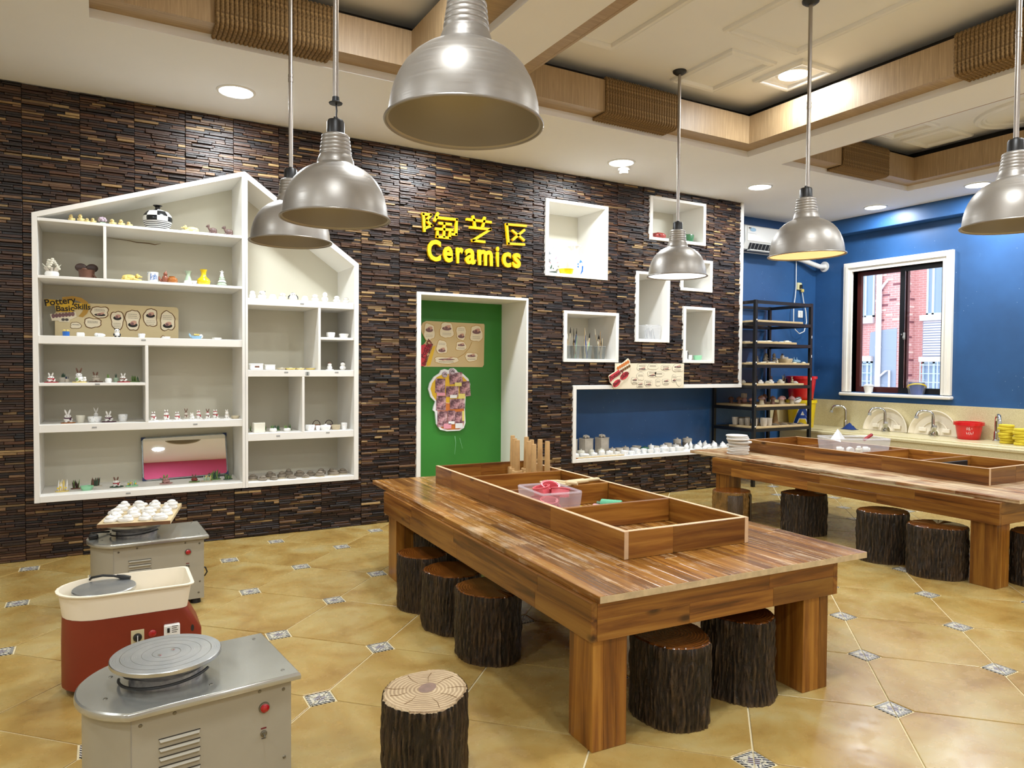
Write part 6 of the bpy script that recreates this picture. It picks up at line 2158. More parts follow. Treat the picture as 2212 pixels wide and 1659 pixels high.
lathe_thing('yellow_vase', 'bright yellow vase with a slim neck on the second shelf', 'vase', (0.637, 0.05, ZA2), [(0, 0), (0.034, 0), (0.043, 0.012), (0.047, 0.028), (0.04, 0.044), (0.022, 0.06), (0.017, 0.075), (0.019, 0.095), (0.026, 0.114), (0.022, 0.114), (0.014, 0.08), (0, 0.07)], 'glaze_yellow', 32)
t_ = thing('ceramic_tree', 'white and green ceramic fir tree with a star', 'figurine', (0.762, 0.05, ZA2))
for i in range(4):
    part('tier', 'glaze_white' if i % 2 else 'glaze_celadon', t_, lambda m: m.lathe([(0, 0.008 + i * 0.02), (0.034 - i * 0.006, 0.010 + i * 0.02), (0.03 - i * 0.006, 0.018 + i * 0.02), (0.014 - i * 0.002, 0.038 + i * 0.02), (0, 0.04 + i * 0.02)], 18, wob=0.1, lobes=7), 45)
part('foot', 'glaze_white', t_, lambda m: m.cyl((0, 0, 0), 0.022, 0, 0.012, 14))
part('star', 'glaze_white', t_, lambda m: m.prism([((0.017 if k % 2 == 0 else 0.007) * math.sin(k * PI / 5), 0.103 + (0.017 if k % 2 == 0 else 0.007) * math.cos(k * PI / 5)) for k in range(10)], -0.005, 0.005))

ZA3 = 1.4805
t_ = thing('clay_pot', 'small blue clay pot with yellow petals before the shelf poster', 'pot', (-0.222, 0.05, ZA3))
part('pot', 'glaze_blue', t_, lambda m: m.lathe([(0, 0), (0.02, 0), (0.021, 0.03), (0.017, 0.032), (0, 0.032)], 16), 45)
part('petals', 'glaze_lemon', t_, lambda m: [m.ball((0.014 * math.cos(a), 0.014 * math.sin(a), 0.037), 0.006, 0.005, 0.008, 7, 5) for a in [i * PI / 3 for i in range(6)]], 60)
t_ = thing('clay_slab', 'small white clay block before the shelf poster', 'figurine', (-0.138, 0.05, ZA3))
part('block', 'clay_white', t_, lambda m: m.cbox(-0.024, 0.024, -0.016, 0.016, 0, 0.027, 0.005))
t_ = thing('clay_pig', 'flat white clay animal with dark specks before the shelf poster', 'figurine', (-0.024, 0.045, ZA3))
part('body', 'glaze_spotted', t_, lambda m: (m.ball((0, 0, 0.012), 0.034, 0.02, 0.014), m.ball((-0.02, -0.008, 0.016), 0.014, 0.012, 0.011)), 60)
def panda(label, x, y, z, h_):
    t_ = thing('clay_panda', label, 'figurine', (x, y, z), 0.2)
    part('body', 'clay_white', t_, lambda m: (m.ball((0, 0, h_ * 0.325), h_ * 0.36, h_ * 0.3, h_ * 0.32), m.ball((0, -h_ * 0.05, h_ * 0.75), h_ * 0.28, h_ * 0.26, h_ * 0.26)), 60)
    part('black_patches', 'glaze_black', t_, lambda m: (m.ball((-h_ * 0.2, 0, h_ * 0.97), h_ * 0.09), m.ball((h_ * 0.2, 0, h_ * 0.97), h_ * 0.09), m.ball((-h_ * 0.33, -h_ * 0.12, h_ * 0.32), h_ * 0.1, h_ * 0.14, h_ * 0.16), m.ball((h_ * 0.33, -h_ * 0.12, h_ * 0.32), h_ * 0.1, h_ * 0.14, h_ * 0.16), m.ball((-h_ * 0.2, -h_ * 0.26, h_ * 0.1), h_ * 0.12, h_ * 0.14, h_ * 0.1), m.ball((h_ * 0.2, -h_ * 0.26, h_ * 0.1), h_ * 0.12, h_ * 0.14, h_ * 0.1), eyes(m, 0, -h_ * 0.29, h_ * 0.78, h_ * 0.11, h_ * 0.055)), 60)
panda('black and white clay panda before the shelf poster', 0.078, 0.05, ZA3, 0.058)
def bowl(name, label, x, y, z, w, h_, mat, grp=None, wob=0.03, cat='bowl', lid=None, rz=0.0, knob=None, waist=0.92):
    t_ = thing(name, label, cat, (x, y, z), rz, grp)
    r_ = w / 2
    part('bowl', mat, t_, lambda m: m.lathe([(0, 0), (r_ * 0.78, 0), (r_ * waist, h_ * 0.35), (r_, h_ * 0.9), (r_ * 0.95, h_), (r_ * 0.84, h_ * 0.95), (r_ * 0.74, h_ * 0.25), (0, h_ * 0.2)], 20, wob=wob), 45)
    if lid:
        part('lid', lid, t_, lambda m: m.lathe([(0, h_ * 0.9), (r_ * 0.98, h_ * 0.93), (r_ * 0.9, h_ * 1.1), (r_ * 0.3, h_ * 1.2), (0, h_ * 1.22)], 20, wob=wob), 45)
        part('knob', knob or lid, t_, lambda m: m.ball((0, 0, h_ * 1.28), r_ * 0.24, r_ * 0.2, h_ * 0.14, 10, 7), 60)
    return t_
b_ = bowl('spotted_bowl', 'dark rimmed spotted little bowl before the shelf poster', 0.231, 0.05, ZA3, 0.046, 0.03, 'glaze_spotted')
part('filling', 'clay_brown', b_, lambda m: [m.ball((0.012 * math.cos(a), 0.012 * math.sin(a), 0.028), 0.007, 0.007, 0.006, 6, 4) for a in (0.3, 1.8, 3.4, 5)], 60)
def plate(name, label, x, y, z, w, h_, mat, grp=None, cat='plate', rz=0.0, sx=1.0, wob=0.04):
    t_ = thing(name, label, cat, (x, y, z), rz, grp)
    r_ = w / 2
    part('plate', mat, t_, lambda m: m.lathe([(0, 0), (r_ * 0.8, 0), (r_, h_ * 0.8), (r_ * 0.97, h_), (r_ * 0.78, h_ * 0.55), (0, h_ * 0.5)], 20, (0, 0, 0), 0, None, sx, 1, wob), 45)
    return t_
p_ = plate('clay_plate', 'thin white clay plate with a dark twig before the shelf poster', 0.385, 0.05, ZA3, 0.06, 0.012, 'clay_white')
part('twig', 'ink_brown', p_, lambda m: m.tube([(-0.035, -0.01, 0.004), (-0.02, -0.012, 0.02), (-0.005, -0.01, 0.014)], 0.003, 6), 50)
t_ = thing('clay_boat', 'light blue clay boat with yellow flowers on the shelf', 'figurine', (0.588, 0.05, ZA3), 0.1)
part('hull', 'glaze_sky', t_, lambda m: m.lathe([(0, 0), (0.6, 0), (0.85, 0.4), (1.0, 0.75), (0.85, 0.78), (0.6, 0.3), (0, 0.25)], 20, (0, 0, 0), 0, Matrix.Diagonal((0.044, 0.02, 0.03, 1))), 45)
part('prow', 'glaze_sky', t_, lambda m: m.tube([(-0.035, 0, 0.015), (-0.048, 0, 0.03), (-0.05, 0, 0.042)], [0.008, 0.006, 0.002], 7), 50)
part('flowers', 'glaze_lemon', t_, lambda m: [m.ball((dx_, 0, 0.03), 0.008, 0.007, 0.009, 7, 5) for dx_ in (-0.012, 0.0, 0.012)], 60)
part('sail', 'clay_white', t_, lambda m: m.ball((0.03, 0, 0.02), 0.014, 0.012, 0.016), 60)
plate('clay_plate', 'flat white clay plate at the right of the poster shelf', 0.726, 0.04, ZA3, 0.064, 0.013, 'clay_white', wob=0.1)

def rabbit(label, x, y, z, w, h_, rz=0.0, body='clay_white', scarf='glaze_red', base='glaze_amber', ear='clay_white', grp=None, dots=False, tall=True, extra=None):
    t_ = thing('clay_rabbit', label, 'figurine', (x, y, z), rz, grp)
    b0 = 0.006 if base else 0.0
    if base:
        part('base', base, t_, lambda m: m.lathe([(0, 0), (w * 0.5, 0), (w * 0.5, 0.004), (w * 0.44, 0.006), (0, 0.006)], 18, (0, 0, 0), 0, None, 1, 0.75, 0.05, 4), 45)
    H = h_ - b0
    k = 0.62 if tall else 0.78
    part('body', body, t_, lambda m: (m.ball((0, 0, b0 + H * k * 0.345), w * 0.3, w * 0.26, H * k * 0.34), m.ball((-w * 0.04, -w * 0.08, b0 + H * k * 0.76), w * 0.23, w * 0.21, H * k * 0.27), m.ball((-w * 0.16, -w * 0.2, b0 + H * k * 0.1), w * 0.1, w * 0.1, H * k * 0.1), m.ball((w * 0.16, -w * 0.2, b0 + H * k * 0.1), w * 0.1, w * 0.1, H * k * 0.1)), 60)
    for sg in (-1, 1):
        M_ = Matrix.Translation((sg * w * 0.11 - w * 0.04, 0, b0 + H * (k + (1 - k) * 0.45))) @ Matrix.Rotation(sg * 0.32, 4, 'Y')
        part('ear', ear, t_, lambda m: m.ball((0, 0, 0), w * 0.065, w * 0.04, H * (1 - k) * 0.62, 9, 7, 0, M_), 60)
    if scarf:
        part('scarf', scarf, t_, lambda m: (m.tube([(w * 0.21 * math.cos(a) - w * 0.02, w * 0.19 * math.sin(a) - w * 0.04, b0 + H * k * 0.54) for a in [2 * PI * i / 14 for i in range(14)]], w * 0.055, 7, 0, True), m.ball((w * 0.1, -w * 0.26, b0 + H * k * 0.4), w * 0.07, w * 0.04, H * k * 0.16, 8, 6)), 60)
    part('eyes', 'ink_black', t_, lambda m: eyes(m, -w * 0.04, -w * 0.275, b0 + H * k * 0.82, w * 0.085, w * 0.026))
    if extra:
        part('hat', extra, t_, lambda m: m.ball((-w * 0.04, -w * 0.04, b0 + H * k * 0.95), w * 0.2, w * 0.19, H * k * 0.12), 60)
    return t_
def plant(label, x, y, z, w, h_, cols, base='clay_pale', n=9, seed=0, grp=None, pot=False, name='clay_plant', fl=None):
    t_ = thing(name, label, 'figurine', (x, y, z), 0, grp)
    r_ = random.Random(seed)
    zb = 0.006
    if pot:
        part('pot', base, t_, lambda m: m.lathe([(0, 0), (w * 0.34, 0), (w * 0.45, h_ * 0.22), (w * 0.4, h_ * 0.45), (w * 0.3, h_ * 0.5), (0, h_ * 0.5)], 18), 45)
        zb = h_ * 0.45
    else:
        part('base', base, t_, lambda m: m.lathe([(0, 0), (w * 0.5, 0), (w * 0.48, 0.006), (0, 0.007)], 16, (0, 0, 0), 0, None, 1, 0.6, 0.06, 5), 45)
    for ci, c in enumerate(cols):
        def leaves(m):
            for i in range(n):
                a = r_.uniform(0, 2 * PI)
                q = r_.uniform(0.05, 0.36) * w
                dx_, dy_ = q * math.cos(a), q * math.sin(a) * 0.5
                hh = (h_ - zb) * r_.uniform(0.6, 1.0)
                lean = r_.uniform(-0.12, 0.12) * w
                wd = w * r_.uniform(0.05, 0.085)
                m.tube([(dx_, dy_, zb - 0.003), (dx_ + lean * 0.4, dy_, zb + hh * 0.55), (dx_ + lean, dy_, zb + hh)], [wd * 0.7, wd, wd * 0.12], 6)
        part('leaves', c, t_, leaves, 50)
    if fl:
        part('blossom', fl, t_, lambda m: [m.ball((w * 0.3 * math.cos(a), -w * 0.22, zb + h_ * 0.2 + 0.01 * math.sin(a)), w * 0.08, w * 0.06, w * 0.07, 7, 5) for a in (0.4, 1.9, 2.8)], 60)
    return t_
ZA4 = 1.1675
G4 = 'clay rabbits and pots on the fourth shelf'
rabbit('white clay rabbit in red on a red base, far left of the fourth shelf', -0.308, 0.06, ZA4, 0.084, 0.066, 0.2, scarf='glaze_red', base='glaze_red', grp=G4)
plant('grey clay pot with green sprouts behind the leftmost rabbit', -0.252, 0.2, ZA4, 0.046, 0.066, ['glaze_darkgreen'], 'clay_pale', 7, 3, G4, True)
plant('small blue clay pot beside the grey sprouting pot', -0.222, 0.13, ZA4, 0.03, 0.048, ['corner_blue'], 'clay_pale', 5, 4, G4, True)
r0_ = rabbit('tall spotted white clay rabbit with long ears on yellow base', -0.146, 0.06, ZA4, 0.088, 0.10, 0, 'glaze_spotted', None, 'glaze_lemon', 'clay_brown', G4)
part('leaf', 'glaze_moss', r0_, lambda m: m.ball((-0.015, -0.025, 0.022), 0.008, 0.005, 0.012, 8, 6), 60)
part('pup', 'clay_white', r0_, lambda m: (m.ball((0.028, -0.012, 0.018), 0.013, 0.012, 0.013), m.ball((0.03, -0.02, 0.032), 0.009, 0.009, 0.008)), 60)
rabbit('brownish clay rabbit on a brown base in the middle of the fourth shelf', -0.05, 0.14, ZA4, 0.085, 0.072, 0, 'clay_pale', None, 'clay_brown', 'clay_brown', G4)
plant('white apple-shaped clay pot with green sprout on the fourth shelf', 0.025, 0.06, ZA4, 0.05, 0.06, ['glaze_moss'], 'glaze_white', 7, 6, G4, True)
plant('grey-green clay pot with dark sprouts behind the white pot', 0.072, 0.16, ZA4, 0.04, 0.062, ['glaze_darkgreen'], 'glaze_celadon', 6, 7, G4, True)
rabbit('pair-like clay rabbit with red collar on red plate, fourth shelf right', 0.118, 0.06, ZA4, 0.08, 0.064, -0.2, scarf='clay_brown', base='glaze_red', grp=G4)
plant('green clay bush on an olive base at the right of the fourth shelf', 0.19, 0.14, ZA4, 0.066, 0.05, ['glaze_green', 'glaze_moss'], 'glaze_moss', 8, 8, G4)
ZA5 = 0.8905
G5 = 'clay rabbits and bowls on the fifth shelf'
rabbit('white clay rabbit with dark red pot on amber base, fifth shelf', -0.215, 0.08, ZA5, 0.09, 0.092, 0.2, 'clay_white', 'glaze_purple', 'glaze_amber', 'clay_white', G5)
bowl('clay_bowl', 'plain pale round clay bowl between the rabbits on the fifth shelf', -0.145, 0.13, ZA5, 0.058, 0.048, 'clay_cream', G5)
bowl('clay_bowl', 'wide spotted white clay bowl in front of the middle rabbit', -0.06, 0.10, ZA5, 0.088, 0.04, 'glaze_spotted', G5)
rabbit('white clay rabbit with red bow behind the wide spotted bowl', -0.05, 0.19, ZA5, 0.06, 0.096, 0, 'clay_white', 'glaze_red', None, 'clay_white', G5)
rabbit('white clay rabbit on a dark purple base, fifth shelf', 0.027, 0.08, ZA5, 0.09, 0.076, -0.2, 'clay_white', 'glaze_purple', 'glaze_purple', 'clay_white', G5)
bowl('clay_bowl', 'small white clay bowl with dark dots at the fifth shelf right', 0.112, 0.13, ZA5, 0.062, 0.048, 'glaze_spotted', G5)
G5r = 'red-scarfed clay rabbits in the right bay'
for i, (x, w, h_, sc, hat, bdy) in enumerate(((0.305, 0.062, 0.066, 'glaze_red', 'clay_brown', 'clay_white'), (0.388, 0.066, 0.078, 'glaze_red', 'clay_brown', 'clay_white'), (0.458, 0.066, 0.062, 'glaze_red', 'clay_brown', 'clay_white'), (0.522, 0.05, 0.082, 'clay_brown', 'clay_brown', 'clay_pale'), (0.556, 0.056, 0.052, None, 'clay_pale', 'clay_white'), (0.606, 0.062, 0.068, 'glaze_red', 'glaze_red', 'clay_white'), (0.663, 0.05, 0.08, 'clay_brown', 'glaze_red', 'clay_white'), (0.722, 0.07, 0.068, 'glaze_red', 'glaze_red', 'clay_white'), (0.795, 0.052, 0.07, 'clay_pale', 'clay_pale', 'clay_white'))):
    rabbit('clay rabbit, %s from left in the bay beside the poster wall shelf' % ORD[i], x, 0.055 + 0.05 * (i % 2) * (1 if i in (3, 5, 7) else 0), ZA5, w, h_, 0.25 * ((i * 7) % 3 - 1), bdy, sc, 'clay_white', 'clay_brown' if i in (3, 6) else bdy, G5r, extra=hat, tall=(i in (3, 6)))
plate('clay_plate', 'low pale clay plate at the right end of the rabbit bay', 0.856, 0.07, ZA5, 0.06, 0.02, 'clay_sand', G5r)

ZA6 = 0.4205
G6 = 'clay plants and rabbits on the bottom shelf'
plant('yellow and white clay grass clump at the left of the bottom shelf', -0.256, 0.12, ZA6, 0.082, 0.084, ['clay_white', 'glaze_lemon'], 'glaze_lemon', 8, 11, G6, fl='glaze_yellow')
plant('dark brown clay leaf clump second from left on the bottom shelf', -0.178, 0.2, ZA6, 0.062, 0.068, ['clay_darkbrown', 'glaze_moss'], 'clay_brown', 7, 12, G6)
plate('clay_dish', 'light green clay wreath dish on the bottom shelf', -0.11, 0.12, ZA6, 0.08, 0.028, 'glaze_mint', G6, 'dish', wob=0.08)
plant('dark green fan of clay leaves on the bottom shelf', -0.06, 0.24, ZA6, 0.086, 0.07, ['glaze_darkgreen', 'clay_brown'], 'clay_pale', 9, 13, G6)
rabbit('white clay rabbit with red vest on a dark green base, bottom shelf', 0.072, 0.16, ZA6, 0.088, 0.072, 0, 'clay_white', 'glaze_red', 'glaze_darkgreen', 'clay_brown', G6)
plant('bright green clay tuft with yellow flower left of the mirror', 0.168, 0.15, ZA6, 0.084, 0.05, ['glaze_mint', 'clay_pale'], 'glaze_mint', 9, 14, G6, fl='glaze_yellow')
r1_ = rabbit('pinkish clay rabbit among green stalks in front of the mirror', 0.39, 0.16, ZA6, 0.09, 0.066, 0.2, 'clay_pink', None, 'clay_pink', 'glaze_moss', G6)
part('stalks', 'glaze_moss', r1_, lambda m: [m.tube([(-0.02 + 0.008 * i, 0.012, 0.004), (-0.024 + 0.008 * i, 0.012, 0.05 + 0.006 * (i % 3))], [0.004, 0.001], 5) for i in range(4)], 50)
rabbit('small clay rabbit in red on a round green base before the mirror', 0.58, 0.15, ZA6, 0.078, 0.058, 0, 'clay_brown', 'glaze_red', 'glaze_moss', 'clay_brown', G6)
plant('pale yellow clay tuft before the mirror', 0.66, 0.14, ZA6, 0.078, 0.05, ['glaze_lemon', 'glaze_celadon'], 'clay_sand', 8, 15, G6)
plant('row of olive clay grass blades before the mirror right corner', 0.728, 0.2, ZA6, 0.09, 0.078, ['glaze_moss', 'glaze_darkgreen'], 'glaze_moss', 8, 16, G6)
plant('small dark green clay clump at the right end of the bottom shelf', 0.815, 0.16, ZA6, 0.066, 0.046, ['glaze_darkgreen', 'glaze_moss'], 'glaze_darkgreen', 9, 17, G6)

# mirror leaning in the bottom shelf
mr = thing('framed_mirror', 'rectangular mirror leaning in the bottom of the house-shaped shelf', 'mirror', (0.545, 0.352, 0.4245), 0, None, (math.radians(-16), 0, 0.02))
mr.rotation_euler = (math.radians(-11.0), math.radians(-1.2), 0)
part('mirror_glass', 'mirror_glass', mr, lambda m: m.box(-0.29, 0.29, -0.004, 0.0, 0.012, 0.318))
part('mirror_back', 'mirror_frame', mr, lambda m: m.cbox(-0.30, 0.30, 0.0, 0.012, 0.002, 0.33, 0.002))
for a, b, c, d in ((-0.30, 0.30, 0.318, 0.33), (-0.30, 0.30, 0.002, 0.012), (-0.30, -0.29, 0.012, 0.318), (0.29, 0.30, 0.012, 0.318)):
    part('mirror_frame', 'mirror_frame', mr, lambda m: m.cbox(a, b, -0.007, 0, c, d, 0.002))
for sx_, sz_ in ((-1, 0), (1, 0), (-1, 1), (1, 1)):
    xx, zz = sx_ * 0.30, 0.002 if sz_ == 0 else 0.33
    part('corner_guard', 'corner_blue', mr, lambda m: m.prism([(xx + sx_ * 0.002, zz), (xx - sx_ * 0.03, zz), (xx + sx_ * 0.002, zz + (0.03 if sz_ == 0 else -0.03))], -0.009, -0.007))

# ---- right half of the house shelf
ZB1 = 1.7945
def snowman(label, x, y, z, w, h_, kind=0, grp='white clay snowmen in the right half'):
    t_ = thing('clay_snowman', label, 'figurine', (x, y, z), 0.15 * ((int(x * 100)) % 3 - 1), grp)
    part('body', 'clay_white', t_, lambda m: (m.ball((0, 0, h_ * 0.285), w * 0.46, w * 0.42, h_ * 0.28), m.ball((0, -w * 0.04, h_ * 0.7), w * 0.34, w * 0.32, h_ * 0.26)), 60)
    part('eyes', 'ink_black', t_, lambda m: eyes(m, 0, -w * 0.34, h_ * 0.76, w * 0.12, w * 0.03))
    if kind == 1:
        part('buttons', 'ink_black', t_, lambda m: [m.ball((0, -w * 0.42, h_ * q), w * 0.035, w * 0.03, w * 0.035, 6, 4) for q in (0.2, 0.32, 0.44)])
    elif kind == 2:
        part('earmuffs', 'clay_pale', t_, lambda m: (m.tube([(w * 0.36 * math.cos(a), -w * 0.02, h_ * 0.72 + h_ * 0.28 * math.sin(a)) for a in [PI * i / 8 for i in range(9)]], w * 0.035, 6), m.ball((-w * 0.35, -w * 0.04, h_ * 0.68), w * 0.07), m.ball((w * 0.35, -w * 0.04, h_ * 0.68), w * 0.07)), 60)
    elif kind == 3:
        part('spots', 'ink_black', t_, lambda m: [m.ball((w * 0.3 * math.cos(a), -w * 0.2, h_ * (0.75 + 0.18 * math.sin(a * 2))), w * 0.05, w * 0.05, w * 0.05, 6, 4) for a in (0.5, 1.3, 2.2, 2.9)])
    else:
        part('scarf', 'clay_white', t_, lambda m: m.tube([(w * 0.36 * math.cos(a), w * 0.32 * math.sin(a), h_ * 0.5) for a in [2 * PI * i / 14 for i in range(14)]], w * 0.06, 7, 0, True), 60)
    return t_
for i, (x, w, h_, k) in enumerate(((0.976, 0.056, 0.062, 0), (1.046, 0.07, 0.065, 3), (1.124, 0.064, 0.044, 0), (1.197, 0.066, 0.057, 2))):
    snowman('white clay snowman, %s from left on the right-half top shelf' % ORD[i], x, 0.04, ZB1, w, h_, k)
t_ = thing('clay_penguin', 'white clay penguin with black wings among the snowmen', 'figurine', (1.277, 0.04, ZB1), 0, 'white clay snowmen in the right half')
part('body', 'clay_white', t_, lambda m: (m.ball((0, 0, 0.0245), 0.03, 0.026, 0.024), m.ball((-0.004, -0.006, 0.044), 0.02, 0.018, 0.016)), 60)
part('wings', 'glaze_black', t_, lambda m: [m.tube([(sg * 0.02, 0, 0.045), (sg * 0.034, 0, 0.03), (sg * 0.038, 0, 0.01)], [0.004, 0.005, 0.002], 6) for sg in (-1, 1)] and m.tube([(0.016 * math.cos(a) - 0.004, -0.004, 0.046 + 0.014 * math.sin(a)) for a in [PI * i / 8 for i in range(9)]], 0.003, 6), 50)
part('eyes', 'ink_black', t_, lambda m: eyes(m, -0.004, -0.024, 0.046, 0.008, 0.0028))
for i, (x, w, h_, k) in enumerate(((1.366, 0.06, 0.044, 0), (1.444, 0.062, 0.06, 2), (1.522, 0.057, 0.082, 1), (1.616, 0.06, 0.058, 1), (1.693, 0.054, 0.048, 2))):
    snowman('white clay snowman, %s to the right of the clay penguin' % ORD[i], x, 0.035, ZB1, w, h_, k)
G7 = 'white clay bowls and boxes in the right half'
ZB2, ZB3, ZB4, ZB5 = 1.5165, 1.2585, 0.7805, 0.4135
bowl('clay_bowl', 'white clay bowl with straight sides in the small upper bay', 1.576, 0.06, ZB2, 0.068, 0.042, 'clay_white', G7, 0.05)
bowl('clay_bowl', 'white clay bowl with flared sides in the small upper bay', 1.682, 0.06, ZB2, 0.08, 0.034, 'clay_white', G7, 0.05, waist=0.8)
def cbowl(name, label, x, y, z, w, h_, mat, grp, hole=True, d=None):
    t_ = thing(name, label, 'box', (x, y, z), 0.08, grp)
    d = d or w * 0.6
    part('box', mat, t_, lambda m: m.cbox(-w / 2, w / 2, -d / 2, d / 2, 0, h_, 0.006))
    if hole:
        part('opening', 'clay_brown', t_, lambda m: m.cbox(-w * 0.16, w * 0.2, -d / 2 - 0.001, -d / 2 + 0.002, h_ * 0.35, h_ * 0.62, 0.001))
    part('lid_rim', mat, t_, lambda m: m.cbox(-w * 0.53, w * 0.53, -d * 0.53, d * 0.53, h_ * 0.8, h_, 0.005))
    return t_
cbowl('clay_box', 'white clay box with a slot in the wide right-half bay', 1.002, 0.05, ZB3, 0.094, 0.047, 'clay_white', G7)
cbowl('clay_box', 'plain white clay box in the wide right-half bay', 1.104, 0.05, ZB3, 0.072, 0.039, 'clay_white', G7, False)
for i, (x, w, mt_) in enumerate(((1.19, 0.07, 'clay_sand'), (1.256, 0.088, 'glaze_lemon'), (1.333, 0.07, 'glaze_cream_yellow'), (1.413, 0.074, 'glaze_lemon'))):
    q_ = plate('clay_plate', 'flat yellowish clay plate, %s from left in the wide right-half bay' % ORD[i], x, 0.05, ZB3, w, 0.014, mt_, 'flat yellowish clay plates', wob=0.08)
    part('relief', 'clay_cream', q_, lambda m: m.ball((0.005, 0, 0.011), w * 0.22, w * 0.16, 0.006), 60)
f_ = snowman('clay figure with brown hair on a white base, small lower bay', 1.564, 0.05, ZB3, 0.046, 0.06, 0, 'small clay figures in the lower bay')
part('hair', 'clay_brown', f_, lambda m: m.ball((0, 0, 0.054), 0.014, 0.014, 0.008), 60)
part('base', 'clay_white', f_, lambda m: m.lathe([(0, -0.0001), (0.032, 0), (0.03, 0.006), (0, 0.006)], 14), 45)
f_ = snowman('round headed white clay figure with dark hair, small lower bay', 1.67, 0.05, ZB3, 0.056, 0.065, 1, 'small clay figures in the lower bay')
part('hair', 'clay_darkbrown', f_, lambda m: m.ball((0.004, 0.004, 0.06), 0.016, 0.015, 0.007), 60)
t_ = thing('clay_box', 'tall open white clay box in the lower left bay of the right half', 'box', (1.024, 0.06, ZB4), 0, 'clay plants and pots in the lower left bay')
part('box', 'clay_cream', t_, lambda m: (m.cbox(-0.042, 0.042, -0.03, -0.025, 0, 0.073, 0.003), m.cbox(-0.042, 0.042, 0.025, 0.03, 0, 0.073, 0.003), m.cbox(-0.042, -0.037, -0.03, 0.03, 0, 0.075, 0.003), m.cbox(0.037, 0.042, -0.03, 0.03, 0, 0.075, 0.003), m.box(-0.04, 0.04, -0.028, 0.028, 0, 0.006)))
G8 = 'clay plants and pots in the lower left bay'
plant('green clay grass behind the tall white box, left side', 0.972, 0.14, ZB4, 0.036, 0.056, ['glaze_moss'], 'clay_pale', 6, 21, G8)
plant('green clay grass just right of the tall white box', 1.085, 0.16, ZB4, 0.036, 0.05, ['glaze_moss'], 'clay_pale', 6, 22, G8)
plant('white clay apple pot with green leaves, left of two', 1.13, 0.06, ZB4, 0.064, 0.054, ['glaze_darkgreen', 'glaze_moss'], 'clay_white', 5, 23, G8, True)
plant('green clay hedge between the two apple pots', 1.187, 0.17, ZB4, 0.04, 0.046, ['glaze_green'], 'glaze_moss', 7, 24, G8)
plant('white clay apple pot with a green ring, right of two', 1.235, 0.06, ZB4, 0.062, 0.05, ['glaze_moss'], 'clay_white', 5, 25, G8, True)
plant('green clay grass at the right of the apple pots', 1.275, 0.15, ZB4, 0.034, 0.05, ['glaze_green', 'glaze_moss'], 'glaze_moss', 5, 26, G8)
G9 = 'clay baskets and bowls in the lower right bay'
bowl('clay_bowl', 'white clay bowl with black specks, front left of the lower right bay', 1.41, 0.05, ZB4, 0.076, 0.044, 'glaze_spotted', G9, 0.05)
bowl('clay_bowl', 'little spotted clay cup between two bowls, lower right bay', 1.474, 0.06, ZB4, 0.042, 0.036, 'glaze_dots', G9)
bowl('clay_bowl', 'white lidded clay bowl in the middle of the lower right bay', 1.532, 0.05, ZB4, 0.086, 0.034, 'clay_white', G9, 0.04, lid='clay_white')
bowl('clay_bowl', 'brown clay bowl in the lower right bay', 1.615, 0.05, ZB4, 0.074, 0.038, 'clay_sand', G9)
bowl('clay_bowl', 'tall spotted clay cup at the right of the lower right bay', 1.682, 0.05, ZB4, 0.05, 0.052, 'glaze_dots', G9)
for i, (x, mt_) in enumerate(((1.49, 'glaze_amber'), (1.592, 'glaze_purple'))):
    t_ = thing('clay_basket', '%s clay basket with a thin arched handle, lower right bay' % ('amber' if i == 0 else 'dark red'), 'basket', (x, 0.17, ZB4), 0, G9)
    part('basket', mt_, t_, lambda m: m.lathe([(0, 0), (0.026, 0), (0.034, 0.032), (0.03, 0.034), (0.02, 0.006), (0, 0.006)], 18), 45)
    part('handle', 'clay_darkbrown', t_, lambda m: m.tube([(0.03 * math.cos(a), 0, 0.033 + 0.036 * math.sin(a)) for a in [PI * k / 10 for k in range(11)]], 0.003, 6), 50)

def clod(name, label, x, y, z, w, h_, mat, seed, grp, cat='clay piece', under=None, sy=0.8, cap=True):
    t_ = thing(name, label, cat, (x, y, z), (seed * 1.7) % 3, grp)
    r_ = random.Random(seed)
    zb = 0.0
    if under:
        part('under_plate', under, t_, lambda m: m.lathe([(0, 0), (w * 0.5, 0), (w * 0.48, h_ * 0.16), (0, h_ * 0.18)], 16, (0, 0, 0), 0, None, 1, sy, 0.05, 3), 45)
        zb = h_ * 0.16
    part('slab', mat, t_, lambda m: m.lathe([(0, zb), (w * 0.44, zb), (w * 0.5, zb + h_ * 0.2), (w * 0.44, zb + h_ * 0.42), (0, zb + h_ * 0.45)], 16, (0, 0, 0), 0, None, 1, sy, 0.07, 3 + seed % 3), 45)
    if cap:
        part('top_lump', mat, t_, lambda m: (m.ball((w * r_.uniform(-0.1, 0.1), 0, zb + h_ * 0.55), w * 0.3, w * 0.24, h_ * 0.28), m.ball((w * r_.uniform(-0.25, 0.25), w * 0.1, zb + h_ * 0.5), w * 0.17, w * 0.16, h_ * 0.2)), 60)
    return t_
G10 = 'grey clay turtles on the bottom right shelf'
CL = [(0.985, 0.10, 0.078, 0.045), (1.05, 0.05, 0.085, 0.045), (1.125, 0.13, 0.085, 0.055), (1.13, 0.035, 0.07, 0.035), (1.20, 0.09, 0.08, 0.055), (1.27, 0.17, 0.08, 0.06), (1.268, 0.05, 0.075, 0.035), (1.345, 0.12, 0.085, 0.06), (1.37, 0.03, 0.07, 0.03), (1.43, 0.11, 0.08, 0.05), (1.485, 0.04, 0.085, 0.045), (1.525, 0.15, 0.085, 0.06), (1.60, 0.06, 0.095, 0.045), (1.685, 0.10, 0.08, 0.045), (1.615, 0.17, 0.08, 0.05)]
CL.sort()
